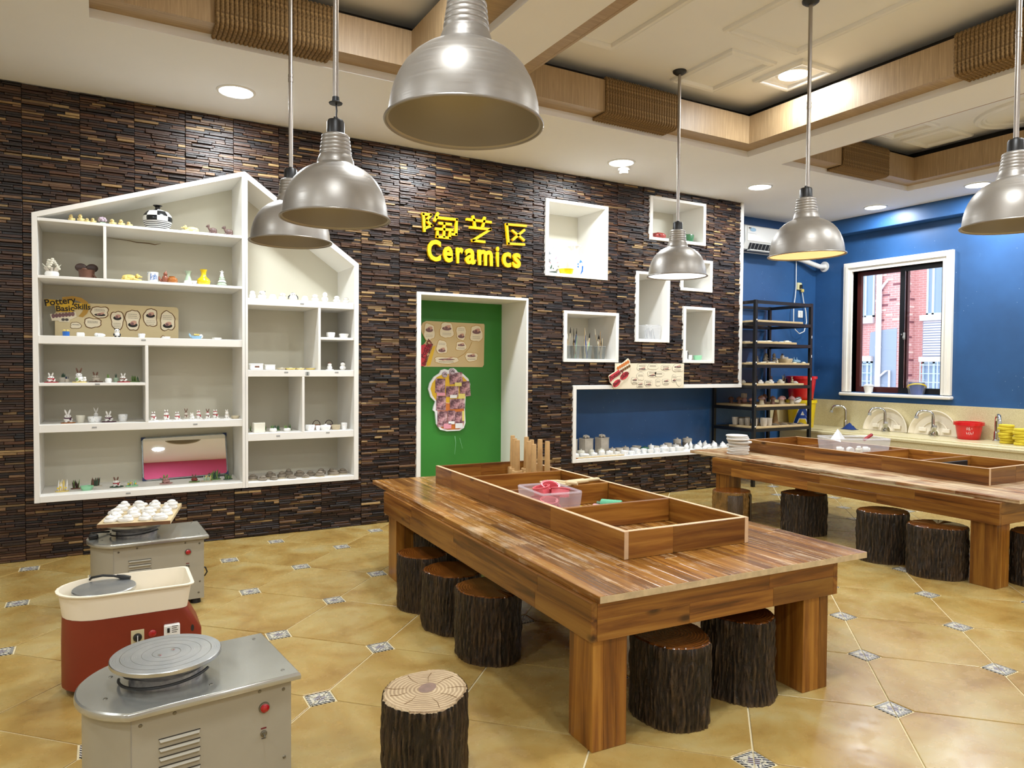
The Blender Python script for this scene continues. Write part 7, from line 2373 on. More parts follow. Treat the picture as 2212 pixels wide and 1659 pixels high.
for i, (x, y, w, h_) in enumerate(CL):
    clod('clay_turtle', 'unfired grey clay turtle, %s from left on the bottom right shelf' % ORD[i], x, y, ZB5, w, h_, 'clay_grey', 30 + i, G10, 'figurine', 'clay_sand' if i % 2 == 0 else None)

# ================================================================ NICHE CONTENTS
nz1 = 2.137 + 0.0316
t_ = thing('porcelain_plate', 'egg-shaped white porcelain with painted flowers in the large niche', 'vase', (3.735, 0.14, nz1))
part('egg', 'porcelain_flower', t_, lambda m: m.lathe([(0, 0.03), (0.045, 0.034), (0.07, 0.07), (0.082, 0.12), (0.078, 0.18), (0.06, 0.23), (0.03, 0.26), (0, 0.265)], 28), 45)
part('stand', 'glaze_darkgreen', t_, lambda m: m.lathe([(0, 0), (0.05, 0), (0.045, 0.02), (0.03, 0.034), (0, 0.036)], 18), 45)
part('painted_bough', 'glaze_darkgreen', t_, lambda m: [m.ball((-0.06 + 0.006 * i, -0.052, 0.06 + 0.012 * (i % 5)), 0.009, 0.004, 0.008, 7, 5) for i in range(7)], 60)
part('painted_peony', 'print_pink', t_, lambda m: [m.ball((-0.005 + 0.014 * math.cos(a), -0.076, 0.15 + 0.014 * math.sin(a)), 0.009, 0.004, 0.009, 7, 5) for a in [i * PI / 3 for i in range(6)]], 60)
t_ = thing('porcelain_vase', 'white porcelain vase with wavy mouth and blue lady', 'vase', (3.965, 0.115, nz1))
part('vase', 'glaze_white', t_, lambda m: m.lathe([(0, 0), (0.05, 0), (0.055, 0.008), (0.074, 0.06), (0.08, 0.10), (0.072, 0.15), (0.045, 0.195), (0.034, 0.225), (0.038, 0.255)], 32), 45)
part('wavy_mouth', 'glaze_white', t_, lambda m: m.lathe([(0.037, 0.25), (0.044, 0.27), (0.064, 0.292), (0.060, 0.295), (0.04, 0.275), (0.033, 0.25)], 32, wob=0.10, lobes=6), 45)
for zc, yy, sz in ((0.10, -0.0795, 1.0),):
    part('blue_figure', 'glaze_blue', t_, lambda m: (m.ball((0.02, -0.066, 0.125), 0.025, 0.012, 0.03, 12, 8), m.ball((-0.006, -0.071, 0.10), 0.02, 0.008, 0.03, 12, 8), m.tube([(0.045, -0.062, 0.10), (0.05, -0.056, 0.05), (0.035, -0.055, 0.02)], [0.012, 0.008, 0.002], 7)), 60)
    part('painted_face', 'glaze_white', t_, lambda m: m.ball((0.024, -0.074, 0.112), 0.015, 0.008, 0.02, 12, 8), 60)
part('handle', 'glaze_white', t_, lambda m: m.tube([(-0.045, 0, 0.19), (-0.065, 0, 0.16), (-0.07, 0, 0.12)], 0.008, 8), 50)
t_ = thing('yellow_bowl', 'small bright yellow bowl in front of the porcelain', 'bowl', (3.815, 0.035, nz1))
part('bowl', 'plastic_yellow', t_, lambda m: m.lathe([(0, 0), (0.055, 0), (0.066, 0.03), (0.070, 0.052), (0.066, 0.052), (0.05, 0.006), (0, 0.006)], 26), 45)
part('rim', 'plastic_yellow', t_, lambda m: m.tube([(0.07 * math.cos(a), 0.07 * math.sin(a), 0.05) for a in [2 * PI * i / 26 for i in range(26)]], 0.0035, 6, 0, True), 60)
nz2 = 2.582 + 0.0316
t_ = thing('pumpkin_pot', 'red striped pumpkin-shaped pot in the niche under the ceiling', 'pot', (4.985, 0.09, nz2))
part('pumpkin', 'glaze_redpump', t_, lambda m: m.lathe([(0, 0), (0.05, 0), (0.076, 0.02), (0.082, 0.04), (0.07, 0.062), (0.03, 0.072), (0, 0.066)], 36, wob=0.045, lobes=9), 60)
part('stem', 'glaze_redpump', t_, lambda m: m.tube([(0, 0, 0.064), (0.004, 0, 0.078)], 0.008, 7), 50)
part('carved_eye', 'ink_black', t_, lambda m: m.prism([(-0.05, 0.042), (-0.034, 0.046), (-0.036, 0.032)], -0.079, -0.066))
bowl('dark_dish', 'dark low dish between the pumpkin pot and the green bowl', 5.10, 0.12, nz2, 0.08, 0.03, 'clay_darkbrown')
bowl('green_bowl', 'dark green glazed bowl in the niche under the ceiling', 5.385, 0.08, nz2, 0.145, 0.085, 'glaze_green', None, 0.03, waist=0.85)
bowl('green_bowl', 'second green bowl half hidden at the niche right side', 5.455, 0.24, nz2, 0.10, 0.075, 'glaze_green', None, 0.03)
nz3 = 1.55 + 0.0316
t_ = thing('plastic_box', 'clear plastic box of tools in the tall narrow niche', 'box', (4.90, 0.11, nz3))
def openbox(m, w, d, h_, fl, th=0.003):
    x0, y0, x1, y1 = -w / 2, -d / 2, w / 2, d / 2
    X0, Y0, X1, Y1 = x0 - fl, y0 - fl, x1 + fl, y1 + fl
    vs = [(x0, y0, 0), (x1, y0, 0), (x1, y1, 0), (x0, y1, 0), (X0, Y0, h_), (X1, Y0, h_), (X1, Y1, h_), (X0, Y1, h_)]
    m.add(vs, [(0, 3, 2, 1), (0, 1, 5, 4), (1, 2, 6, 5), (2, 3, 7, 6), (3, 0, 4, 7)])
def rimbox(m, w, d, h_, fl, r_):
    X, Y = w / 2 + fl, d / 2 + fl
    c = 0.012
    m.tube([(-X + c, -Y, h_), (X - c, -Y, h_), (X, -Y + c, h_), (X, Y - c, h_), (X - c, Y, h_), (-X + c, Y, h_), (-X, Y - c, h_), (-X, -Y + c, h_)], r_, 6, 0, True)
part('box', 'clear_box', t_, lambda m: openbox(m, 0.17, 0.13, 0.145, 0.012))
part('rim', 'clear_box', t_, lambda m: rimbox(m, 0.17, 0.13, 0.145, 0.012, 0.004))
part('tools', 'grey_plastic', t_, lambda m: [m.tube([(-0.06 + 0.02 * i, -0.02 + 0.01 * (i % 3), 0.01), (-0.05 + 0.018 * i, 0.01, 0.09 + 0.012 * (i % 4))], 0.006, 6) for i in range(7)], 50)
t_ = thing('wire_coil', 'loose coil of pale wire at the left of the tall niche', 'wire', (4.71, 0.10, nz3))
part('coil', 'grey_plastic', t_, lambda m: [m.tube([(0.045 * math.cos(a) + 0.006 * k, 0.02 * math.sin(a * 2) + 0.01 * k, 0.075 + 0.07 * math.sin(a) + 0.02 * k) for a in [2 * PI * i / 20 for i in range(20)]], 0.0025, 5, 0, True) for k in range(4)], 60)
nz6 = 1.344 + 0.0316
t_ = thing('small_mug', 'white mug with a dark drawing in the niche nearest the corner', 'mug', (5.335, 0.06, nz6))
part('mug', 'glaze_white', t_, lambda m: m.lathe([(0, 0), (0.04, 0), (0.042, 0.10), (0.037, 0.10), (0.035, 0.006), (0, 0.006)], 22), 45)
part('drawing', 'ink_black', t_, lambda m: m.tube([(0.02, -0.0385, 0.09), (0.03, -0.032, 0.06), (0.026, -0.034, 0.03), (0.034, -0.028, 0.015)], [0.004, 0.007, 0.005, 0.006], 6), 50)
bowl('small_cup', 'small white cup with black streak beside the mug', 5.435, 0.08, nz6, 0.06, 0.055, 'glaze_spotted', cat='cup')
bowl('mint_cup', 'low mint green cup in the niche nearest the corner', 5.535, 0.06, nz6, 0.095, 0.052, 'glaze_mint', cat='cup', wob=0.0)

# cups with brushes and tools
nz5 = 1.341 + 0.0316
rt_ = random.Random(23)
CUPS = [(3.835, 0.065, 0.10), (3.95, 0.075, 0.105), (4.085, 0.07, 0.11), (4.245, 0.075, 0.125)]
TM = ['clay_sand', 'board_pale', 'clay_darkbrown', 'board_pale', 'plastic_blue', 'beech', 'clay_sand', 'ink_black', 'board_pale', 'glaze_mint']
for i, (x, y, w) in enumerate(CUPS):
    cu = thing('tool_cup', 'clear cup of brushes, %s from left in the tool niche' % ORD[i], 'cup', (x, y, nz5), 0, 'clear tool cups')
    r_ = w * 0.5
    part('cup', 'clear_cup', cu, lambda m: m.lathe([(0, 0), (r_ * 0.78, 0), (r_, 0.125), (r_ * 0.96, 0.125), (r_ * 0.74, 0.005), (0, 0.005)], 22), 45)
    part('cup_rim', 'grey_plastic', cu, lambda m: m.tube([(r_ * math.cos(a), r_ * math.sin(a), 0.125) for a in [2 * PI * k / 22 for k in range(22)]], 0.0018, 5, 0, True), 60)
    for k in range(9):
        a = rt_.uniform(0, 6.28)
        lean = rt_.uniform(-0.5, 0.6)
        L = rt_.uniform(0.17, 0.25) if k > 2 else rt_.uniform(0.25, 0.33)
        mt_ = TM[(k * 3 + i * 4) % len(TM)]
        bx_, by_ = 0.35 * r_ * math.cos(a), 0.35 * r_ * math.sin(a)
        tx = max(-0.75, min(0.75, lean)) * r_ * 1.3
        ty = rt_.uniform(-0.6, 0.6) * r_
        zt_ = L * 0.92
        if x + tx * 1.25 > 4.345:
            tx = 0.0
        o = thing('tool_stick', 'slim tool stick, %s in the %s clear cup of the tool niche' % (ORD[k], ORD[i]), 'tool', (x, y, nz5 + 0.0065), 0, 'brushes and sticks in clear cups')
        th = rt_.uniform(0.0028, 0.0055)
        part('shaft', mt_, o, lambda m: m.tube([(bx_, by_, 0.0), (tx, ty, zt_ * 0.8)], th, 7), 50)
        if k % 2 == 0:
            part('tip', 'clay_cream' if k % 4 else 'ink_black', o, lambda m: m.tube([(tx, ty, zt_ * 0.8), (tx * 1.03, ty * 1.03, zt_ * 0.84), (tx * 1.12 - bx_ * 0.05, ty * 1.1, zt_)], [th, th * 1.5, th * 0.4], 7), 50)
        else:
            part('tip', mt_, o, lambda m: m.tube([(tx, ty, zt_ * 0.8), (tx * 1.12 - bx_ * 0.05, ty * 1.1, zt_)], [th, th * 0.6], 7), 50)

# ================================================================ LOW RECESS CONTENTS
LZ = 0.379 + 0.0385
GL = 'clay pieces on the long low sill'
bd = thing('bamboo_strip', 'thin pale wooden strip lying at the front of the long low sill', 'stick', (4.20, -0.008, LZ))
part('strip', 'board_pale', bd, lambda m: m.cbox(-0.29, 0.29, -0.018, 0.018, 0, 0.012, 0.003))
part('end_mark', 'glaze_amber', bd, lambda m: m.cbox(-0.291, -0.27, -0.0185, 0.0185, 0.001, 0.0115, 0.001))
for i, x in enumerate((4.06, 4.255, 4.455)):
    t_ = thing('clay_house', 'hexagonal clay box with a bow on top, %s from left on the low sill' % ORD[i], 'box', (x, 0.30, LZ), 0.3, 'hexagonal clay boxes')
    part('box', 'clay_pale', t_, lambda m: m.prism([(0.078 * math.cos(a), 0.078 * math.sin(a)) for a in [PI / 6 + i_ * PI / 3 for i_ in range(6)]], 0, 0.145, 0, 'xy'))
    part('lid', 'clay_pale', t_, lambda m: m.prism([(0.082 * math.cos(a), 0.082 * math.sin(a)) for a in [PI / 6 + i_ * PI / 3 for i_ in range(6)]], 0.145, 0.153, 0, 'xy'))
    part('bow', 'clay_pale', t_, lambda m: [m.ball((0.026 * math.cos(a), 0.02 * math.sin(a), 0.168 + 0.007 * (k % 2)), 0.016, 0.012, 0.014, 8, 6) for k, a in enumerate([k * PI / 3.5 for k in range(7)])], 60)
FR = [(3.965, 0.065, 0.062, 0.042), (4.065, 0.06, 0.095, 0.036), (4.18, 0.06, 0.066, 0.04), (4.275, 0.06, 0.064, 0.056), (4.37, 0.06, 0.072, 0.048)]
for i, (x, y, w, h_) in enumerate(FR):
    bowl('clay_pot', 'white lidded clay pot, %s from left in the front row of the low sill' % ORD[i], x, y, LZ, w, h_ * 0.8, 'clay_white', 'white clay pots in the front row', 0.03, 'pot', lid='clay_white')
for i, (x, y, w, h_) in enumerate(((4.09, 0.155, 0.075, 0.06), (4.215, 0.155, 0.06, 0.06), (4.335, 0.155, 0.07, 0.06))):
    bowl('clay_pot', 'cream lidded clay pot, %s from left behind the front row' % ORD[i], x, y, LZ, w, h_ * 0.8, 'clay_cream', 'cream pots behind the front row', 0.03, 'pot', lid='clay_cream')
MIDF = [(4.455, 0.045, 0.05, 0.034, 'clay_white'), (4.535, 0.03, 0.075, 0.042, 'glaze_dots'), (4.62, 0.03, 0.066, 0.034, 'porcelain_blue'), (4.705, 0.03, 0.06, 0.046, 'glaze_dots'), (4.79, 0.035, 0.06, 0.048, 'glaze_spotted'), (4.87, 0.03, 0.07, 0.036, 'clay_white'), (4.955, 0.03, 0.072, 0.045, 'glaze_dots'), (5.06, 0.03, 0.1, 0.05, 'glaze_spotted'), (5.17, 0.035, 0.065, 0.044, 'clay_white'), (5.275, 0.035, 0.095, 0.042, 'clay_white')]
for i, (x, y, w, h_, mt_) in enumerate(MIDF):
    bowl('painted_pot', 'small painted white pot, %s in the sill front row right of the wooden strip' % ORD[i], x, y, LZ, w, h_, mt_, 'painted white pots on the low sill', 0.05, 'pot')
MIDB = [(4.48, 0.16, 0.07, 0.06, 'clay_pale'), (4.575, 0.17, 0.085, 0.066, 'clay_pale'), (4.68, 0.20, 0.08, 0.06, 'clay_pale'), (4.775, 0.17, 0.085, 0.056, 'clay_white'), (4.88, 0.13, 0.09, 0.055, 'glaze_green'), (4.88, 0.26, 0.1, 0.062, 'clay_pale'), (4.98, 0.15, 0.065, 0.07, 'clay_white'), (5.075, 0.18, 0.07, 0.06, 'clay_cream'), (5.17, 0.17, 0.08, 0.06, 'clay_white'), (5.26, 0.2, 0.085, 0.085, 'clay_pale'), (5.365, 0.2, 0.08, 0.05, 'clay_white')]
for i, (x, y, w, h_, mt_) in enumerate(MIDB):
    bowl('clay_pot', 'unglazed clay pot, %s from left in the sill back row past the hexagonal boxes' % ORD[i], x, y, LZ, w, h_ * 0.8, mt_, 'clay pots in the sill back row', 0.05, 'pot', lid=mt_ if i % 2 == 0 else None)
for i, (x, y, w, h_) in enumerate(((5.455, 0.27, 0.09, 0.11), (5.60, 0.27, 0.11, 0.115))):
    t_ = bowl('clay_jar', 'stacked grey clay jar with lid, %s of two at the sill back' % ('left' if i == 0 else 'right'), x, y, LZ, w, h_ * 0.45, 'clay_grey', 'stacked grey clay jars', 0.03, 'jar')
    part('upper_jar', 'clay_pale', t_, lambda m: m.lathe([(0, h_ * 0.45), (w * 0.46, h_ * 0.46), (w * 0.48, h_ * 0.8), (w * 0.4, h_ * 0.86), (0, h_ * 0.9)], 20, wob=0.03), 45)
    part('knob', 'clay_pale', t_, lambda m: m.ball((0, 0, h_ * 0.93), w * 0.14, w * 0.12, h_ * 0.08), 60)
RG = [(5.43, 0.10, 0.06, 0.07), (5.51, 0.12, 0.05, 0.085), (5.585, 0.10, 0.07, 0.05), (5.66, 0.14, 0.065, 0.085), (5.70, 0.05, 0.08, 0.05), (5.765, 0.17, 0.065, 0.075), (5.80, 0.06, 0.075, 0.06), (5.88, 0.14, 0.07, 0.07), (5.915, 0.04, 0.085, 0.05), (5.99, 0.12, 0.07, 0.06), (5.62, 0.02, 0.07, 0.04), (5.52, 0.03, 0.075, 0.038)]
RG.sort()
for i, (x, y, w, h_) in enumerate(RG):
    t_ = thing('clay_shell', 'white clay shell lump, %s from left at the right end of the low sill' % ORD[i], 'clay piece', (x, y, LZ), i * 0.9, 'white clay shells on the low sill')
    part('shell', 'clay_white', t_, lambda m: (m.ball((0, 0, h_ * 0.4), w * 0.48, w * 0.42, h_ * 0.4), m.tube([(0, 0, h_ * 0.5), (w * 0.15, 0, h_ * 0.85), (w * 0.26, 0, h_)], [w * 0.3, w * 0.16, w * 0.03], 9)), 60)
    part('foot', 'clay_white', t_, lambda m: m.lathe([(0, 0), (w * 0.4, 0), (w * 0.36, h_ * 0.15), (0, h_ * 0.2)], 14), 45)

# ================================================================ RACK CONTENTS
def mushroom(label, x, y, z, w, h_, cap, stem, grp, kn=True):
    t_ = thing('clay_mushroom', label, 'figurine', (x, y, z), 0, grp)
    part('stem', stem, t_, lambda m: m.lathe([(0, 0), (w * 0.36, 0), (w * 0.28, h_ * 0.2), (w * 0.25, h_ * 0.6), (0, h_ * 0.6)], 14, wob=0.04), 45)
    part('cap', cap, t_, lambda m: m.lathe([(0, h_ * 0.5), (w * 0.5, h_ * 0.52), (w * 0.48, h_ * 0.65), (w * 0.33, h_ * 0.82), (w * 0.12, h_ * 0.9), (0, h_ * 0.91)], 16), 45)
    if kn:
        part('tip', cap, t_, lambda m: m.tube([(0, 0, h_ * 0.88), (0.003, 0, h_)], [w * 0.07, w * 0.03], 7), 50)
    return t_
RZ5 = 0.8685 + 0.0225
GM = 'clay mushrooms on the rack'
for i, (x, y, w, h_, c) in enumerate(((6.30, 0.30, 0.07, 0.08, 'clay_brown'), (6.28, 0.16, 0.065, 0.085, 'clay_brown'), (6.35, 0.05, 0.06, 0.075, 'clay_pink'), (6.36, -0.09, 0.085, 0.11, 'clay_brown'), (6.47, 0.02, 0.07, 0.10, 'clay_brown'), (6.55, -0.08, 0.075, 0.10, 'clay_brown'), (6.58, 0.06, 0.06, 0.12, 'clay_brown'), (6.66, -0.10, 0.075, 0.095, 'clay_pink'), (6.755, -0.04, 0.085, 0.10, 'clay_pink'), (6.83, -0.11, 0.08, 0.095, 'clay_pink'))):
    mushroom('clay mushroom house, %s from left on the second lowest rack board' % ORD[i], x, y, RZ5, w, h_, c, 'clay_sand' if i in (3, 7, 8, 9) else 'clay_brown', GM, i % 2 == 1)
t_ = thing('clay_tower', 'short stacked grey clay tower among the rack mushrooms', 'figurine', (6.40, 0.20, RZ5), 0)
part('lower', 'clay_pink', t_, lambda m: m.ball((0, 0, 0.035), 0.034, 0.034, 0.036), 60)
part('upper', 'clay_pale', t_, lambda m: m.cbox(-0.026, 0.026, -0.026, 0.026, 0.062, 0.115, 0.006))
t_ = thing('cloth_bundle', 'wrapped white cloth bundle with dark stripes at the rack edge', 'bundle', (6.918, -0.10, RZ5 + 0.0))
part('bundle', 'paper_white', t_, lambda m: (m.ball((0, 0, 0.03), 0.05, 0.05, 0.03), m.ball((0.01, -0.02, 0.045), 0.04, 0.035, 0.03)), 60)
part('stripe', 'ink_darkgrey', t_, lambda m: (m.tube([(-0.05, -0.03, 0.04), (0, -0.055, 0.062), (0.05, -0.04, 0.05)], 0.004, 6), m.tube([(-0.04, -0.02, 0.065), (0, -0.04, 0.078), (0.045, -0.03, 0.07)], 0.005, 6)), 50)
RZ6 = 0.6335 + 0.0225
GC = 'grey clay cups on the lowest rack board'
for i, (x, y, w, h_, mt_) in enumerate(((6.215, 0.155, 0.07, 0.085, 'clay_pale'), (6.31, 0.15, 0.075, 0.08, 'clay_grey'), (6.225, 0.065, 0.075, 0.075, 'clay_grey'), (6.215, -0.025, 0.06, 0.085, 'clay_grey'), (6.30, 0.055, 0.06, 0.09, 'clay_grey'), (6.25, -0.09, 0.065, 0.08, 'clay_pale'), (6.33, -0.05, 0.06, 0.085, 'clay_grey'), (6.345, -0.135, 0.075, 0.09, 'clay_pale'), (6.44, -0.12, 0.08, 0.085, 'clay_pale'))):
    b_ = bowl('clay_cup', 'rough grey clay cup, %s from left on the lowest rack board' % ORD[i], x, y, RZ6, w, h_, mt_, GC, 0.05, 'cup', waist=0.95)
for i, (x, y) in enumerate(((6.55, -0.12), (6.65, -0.02), (6.68, -0.13), (6.77, -0.06), (6.82, -0.14), (6.90, -0.05), (6.96, -0.13))):
    clod('clay_scrap', 'flat clay scrap, %s from left on the lowest rack board' % ORD[i], x, y, RZ6, 0.085, 0.022, 'clay_sand' if i % 2 else 'clay_grey', 70 + i, 'flat clay scraps on the lowest rack board', cap=(i % 2 == 0))
t_ = thing('wooden_cone', 'tall slim wooden cone standing on the lowest rack board', 'cone', (6.78, 0.075, RZ6))
part('cone', 'beech', t_, lambda m: m.lathe([(0, 0), (0.04, 0), (0.036, 0.01), (0.008, 0.21), (0.016, 0.222), (0.016, 0.23), (0, 0.232)], 20), 45)
RZ4 = 1.1035 + 0.0225
GR4 = 'clay figures on the third rack board'
for i, (x, y, w, h_, mt_) in enumerate(((6.22, 0.30, 0.07, 0.055, 'clay_cream'), (6.26, 0.10, 0.08, 0.045, 'clay_cream'), (6.33, -0.10, 0.075, 0.05, 'clay_white'), (6.42, -0.12, 0.07, 0.035, 'clay_cream'), (6.49, -0.10, 0.09, 0.055, 'clay_white'), (6.64, -0.11, 0.085, 0.055, 'clay_cream'), (6.88, -0.11, 0.085, 0.03, 'clay_white'))):
    clod('clay_nest', 'pale rounded clay piece, %s from left on the third rack board' % ORD[i], x, y, RZ4, w, h_, mt_, 90 + i, GR4)
for i, (x, y, h_, c) in enumerate(((6.40, 0.02, 0.085, 'clay_darkbrown'), (6.575, -0.04, 0.085, 'clay_brown'), (6.715, -0.10, 0.105, 'clay_darkbrown'), (6.79, -0.02, 0.09, 'clay_sand'), (6.83, -0.11, 0.08, 'clay_sand'))):
    rabbit('unfired clay rabbit, %s from left on the third rack board' % ORD[i], x, y, RZ4, 0.06, h_, 0.3 * (i % 3 - 1), c, None, None, c, GR4)
RZ3 = 1.3335 + 0.0225
for i, (x, y, h_) in enumerate(((6.32, -0.05, 0.085), (6.375, 0.02, 0.09), (6.42, -0.08, 0.085), (6.50, -0.02, 0.115), (6.585, -0.06, 0.115))):
    t_ = thing('clay_tree', 'grey-green clay fir tree, %s from left on the fourth rack board' % ORD[i], 'figurine', (x, y, RZ3), 0, 'clay fir trees on the rack')
    part('trunk', 'clay_sand', t_, lambda m: m.cyl((0, 0, 0), h_ * 0.14, 0, h_ * 0.15, 10))
    for k in range(3):
        part('tier', 'clay_grey', t_, lambda m: m.lathe([(0, h_ * (0.1 + 0.26 * k)), (h_ * (0.3 - 0.06 * k), h_ * (0.12 + 0.26 * k)), (h_ * 0.1, h_ * (0.36 + 0.26 * k)), (0, h_ * (0.44 + 0.26 * k))], 12, wob=0.14, lobes=5), 40)
rabbit('small clay deer in front of the rack fir trees', 6.54, -0.14, RZ3, 0.05, 0.05, 0.5, 'clay_cream', None, None, 'clay_cream')
p_ = plate('clay_stand', 'raised clay plate with a tiny house on the fourth rack board', 6.73, -0.09, RZ3, 0.17, 0.05, 'clay_sand', None, 'plate')
part('house', 'clay_pale', p_, lambda m: (m.cbox(-0.045, 0.035, -0.02, 0.02, 0.048, 0.068, 0.003), m.cbox(-0.06, -0.03, -0.018, 0.018, 0.045, 0.085, 0.003)))
part('chimney', 'clay_darkbrown', p_, lambda m: m.cyl((-0.045, 0, 0), 0.011, 0.083, 0.105, 10))
t_ = thing('clay_ship', 'pale blue clay swan ship on the fourth rack board', 'figurine', (6.888, -0.12, RZ3), 0)
part('hull', 'glaze_sky', t_, lambda m: m.ball((0, 0, 0.02), 0.065, 0.03, 0.02), 60)
part('necks', 'glaze_sky', t_, lambda m: [m.tube([(dx_, 0, 0.03), (dx_ - 0.01, 0, 0.055), (dx_ - 0.004, 0, 0.068)], [0.01, 0.006, 0.003], 7) for dx_ in (-0.035, 0.01)], 50)
for i, (x, y, w) in enumerate(((6.22, 0.22, 0.08), (6.24, -0.02, 0.09), (6.30, -0.15, 0.09), (6.43, -0.155, 0.10), (6.80, -0.16, 0.06), (6.98, -0.14, 0.065))):
    clod('clay_flat', 'low pale clay piece, %s from left on the fourth rack board' % ORD[i], x, y, RZ3, w, 0.02, 'clay_cream', 110 + i, 'low clay pieces on the fourth rack board', cap=(i > 4))
RZ2 = 1.5635 + 0.0225
for i, (x, y, w) in enumerate(((6.22, 0.22, 0.11), (6.23, 0.02, 0.11), (6.28, -0.13, 0.12), (6.41, -0.12, 0.13), (6.52, -0.11, 0.09), (6.60, -0.13, 0.09), (6.71, -0.12, 0.13))):
    clod('clay_tile', 'flat pale clay piece, %s from left on the fifth rack board' % ORD[i], x, y, RZ2, w, 0.03 if i == 6 else 0.022, 'clay_cream' if i != 4 else 'clay_sand', 130 + i, 'flat clay pieces on the fifth rack board', cap=(i in (3, 6)))

# ================================================================ THINGS ON THE TABLES
def stamp(label, x, y, z, hgt, seed):
    t_ = thing('wooden_stamp', label, 'stamp', (x, y, z), seed, 'wooden hand stamps')
    part('disc', 'beech', t_, lambda m: m.lathe([(0, 0), (0.034, 0), (0.036, 0.004), (0.036, 0.072), (0.033, 0.077), (0, 0.077)], 24), 40)
    part('handle', 'beech', t_, lambda m: m.lathe([(0, 0.077), (0.0195, 0.077), (0.0185, 0.09), (0.0155, hgt - 0.004), (0.014, hgt), (0, hgt)], 18), 40)
ST = [(2.395, -1.45, 0.285), (2.362, -1.535, 0.275), (2.322, -1.64, 0.275), (2.432, -1.57, 0.285), (2.352, -1.735, 0.275), (2.338, -1.82, 0.265), (2.418, -1.66, 0.275), (2.426, -1.75, 0.285), (2.428, -1.835, 0.28)]
STL = ['wooden stamp at the far left corner of the tray bay', 'wooden stamp just behind the frontmost left stamp', 'frontmost left wooden stamp showing its round foot', 'wooden stamp at the back middle of the bay', 'wooden stamp in front of the middle group', 'shortest looking wooden stamp nearest the divider', 'wooden stamp in the centre of the group', 'wooden stamp second from the right', 'rightmost wooden stamp with tapering handle']
for i, (x, y, hgt) in enumerate(ST):
    stamp(STL[i], x, y, 0.5462, hgt, i)
bx1 = thing('plastic_box', 'clear plastic box of pink moulds in the foreground tray', 'box', (1.905, -2.675, 0.5462), math.radians(-6))
part('box', 'clear_box_pink', bx1, lambda m: openbox(m, 0.185, 0.255, 0.15, 0.014))
part('rim', 'clear_box_pink', bx1, lambda m: rimbox(m, 0.185, 0.255, 0.15, 0.014, 0.006))
def mould(label, x, y, z, r_, kind, rx, rz):
    t_ = thing('clay_mould', label, 'mould', (x, y, z), 0, 'pink clay moulds in the box', (rx, 0.2, rz))
    part('cutter', 'mold_pink', t_, lambda m: m.lathe([(r_ * 0.9, 0), (r_, 0), (r_, 0.035), (r_ * 0.9, 0.035), (r_ * 0.9, 0)], 20, wob=0.12 if kind else 0.0, lobes=5), 40)
    part('rim', 'mold_pink', t_, lambda m: m.tube([(r_ * 1.06 * math.cos(a), r_ * 1.06 * math.sin(a), 0.035) for a in [2 * PI * k / 18 for k in range(18)]], 0.003, 6, 0, True), 60)
for i, (dx_, dy_, dz_, r_, k) in enumerate(((-0.04, -0.07, 0.012, 0.04, 0), (0.045, -0.06, 0.015, 0.042, 1), (-0.04, 0.02, 0.012, 0.04, 1), (0.045, 0.04, 0.014, 0.04, 0), (-0.04, 0.09, 0.014, 0.032, 0), (-0.035, -0.05, 0.07, 0.04, 1), (0.03, 0.03, 0.075, 0.042, 0), (-0.02, 0.06, 0.07, 0.038, 1), (0.035, -0.045, 0.115, 0.045, 0), (-0.02, 0.03, 0.12, 0.04, 1), (0.03, 0.045, 0.125, 0.045, 0))):
    mould(['pink round mould at the bottom of the box, left front', 'pink wavy mould at the bottom of the box, right front', 'pink wavy mould at the bottom of the box, left middle', 'pink round mould at the bottom of the box, right middle', 'small pink mould at the bottom of the box, left back', 'pink wavy mould in the middle layer, front', 'pink round mould in the middle layer, right', 'pink wavy mould in the middle layer, back', 'pink round mould on top of the box, front', 'pink wavy mould on top of the box, left', 'pink ring mould standing highest in the box'][i], 1.905 + dx_, -2.675 + dy_, 0.549 + dz_, r_, k, 0.25 * ((i * 5) % 7 - 3) * 0.5, i)
def roller(name, label, x, y, z, rz, L, r_, mat, core):
    t_ = thing(name, label, 'roller', (x, y, z + r_), rz, 'textured foam rollers')
    part('sleeve', mat, t_, lambda m: m.lathe([(0, -L / 2), (r_ * 0.92, -L / 2), (r_, -L / 2 + 0.006), (r_, L / 2 - 0.006), (r_ * 0.92, L / 2), (0, L / 2)], 20, (0, 0, 0), 0, Matrix.Rotation(PI / 2, 4, 'Y'), 1, 1, 0.02, 11), 40)
    part('core', core, t_, lambda m: m.lathe([(0, -L / 2 - 0.022), (r_ * 0.55, -L / 2 - 0.022), (r_ * 0.55, L / 2 + 0.022), (0, L / 2 + 0.022)], 14, (0, 0, 0), 0, Matrix.Rotation(PI / 2, 4, 'Y')), 40)
roller('foam_roller', 'yellow textured roller beside the plastic box', 2.105, -2.72, 0.5462, -0.9, 0.085, 0.026, 'foam_yellow', 'foam_yellow')
roller('foam_roller', 'pink textured roller between yellow and green rollers', 2.205, -2.70, 0.5462, -1.0, 0.085, 0.025, 'foam_pink', 'foam_pink')
roller('foam_roller', 'green textured roller at the right in the tray bay', 2.305, -2.655, 0.5462, -0.9, 0.11, 0.029, 'foam_green', 'glaze_green')
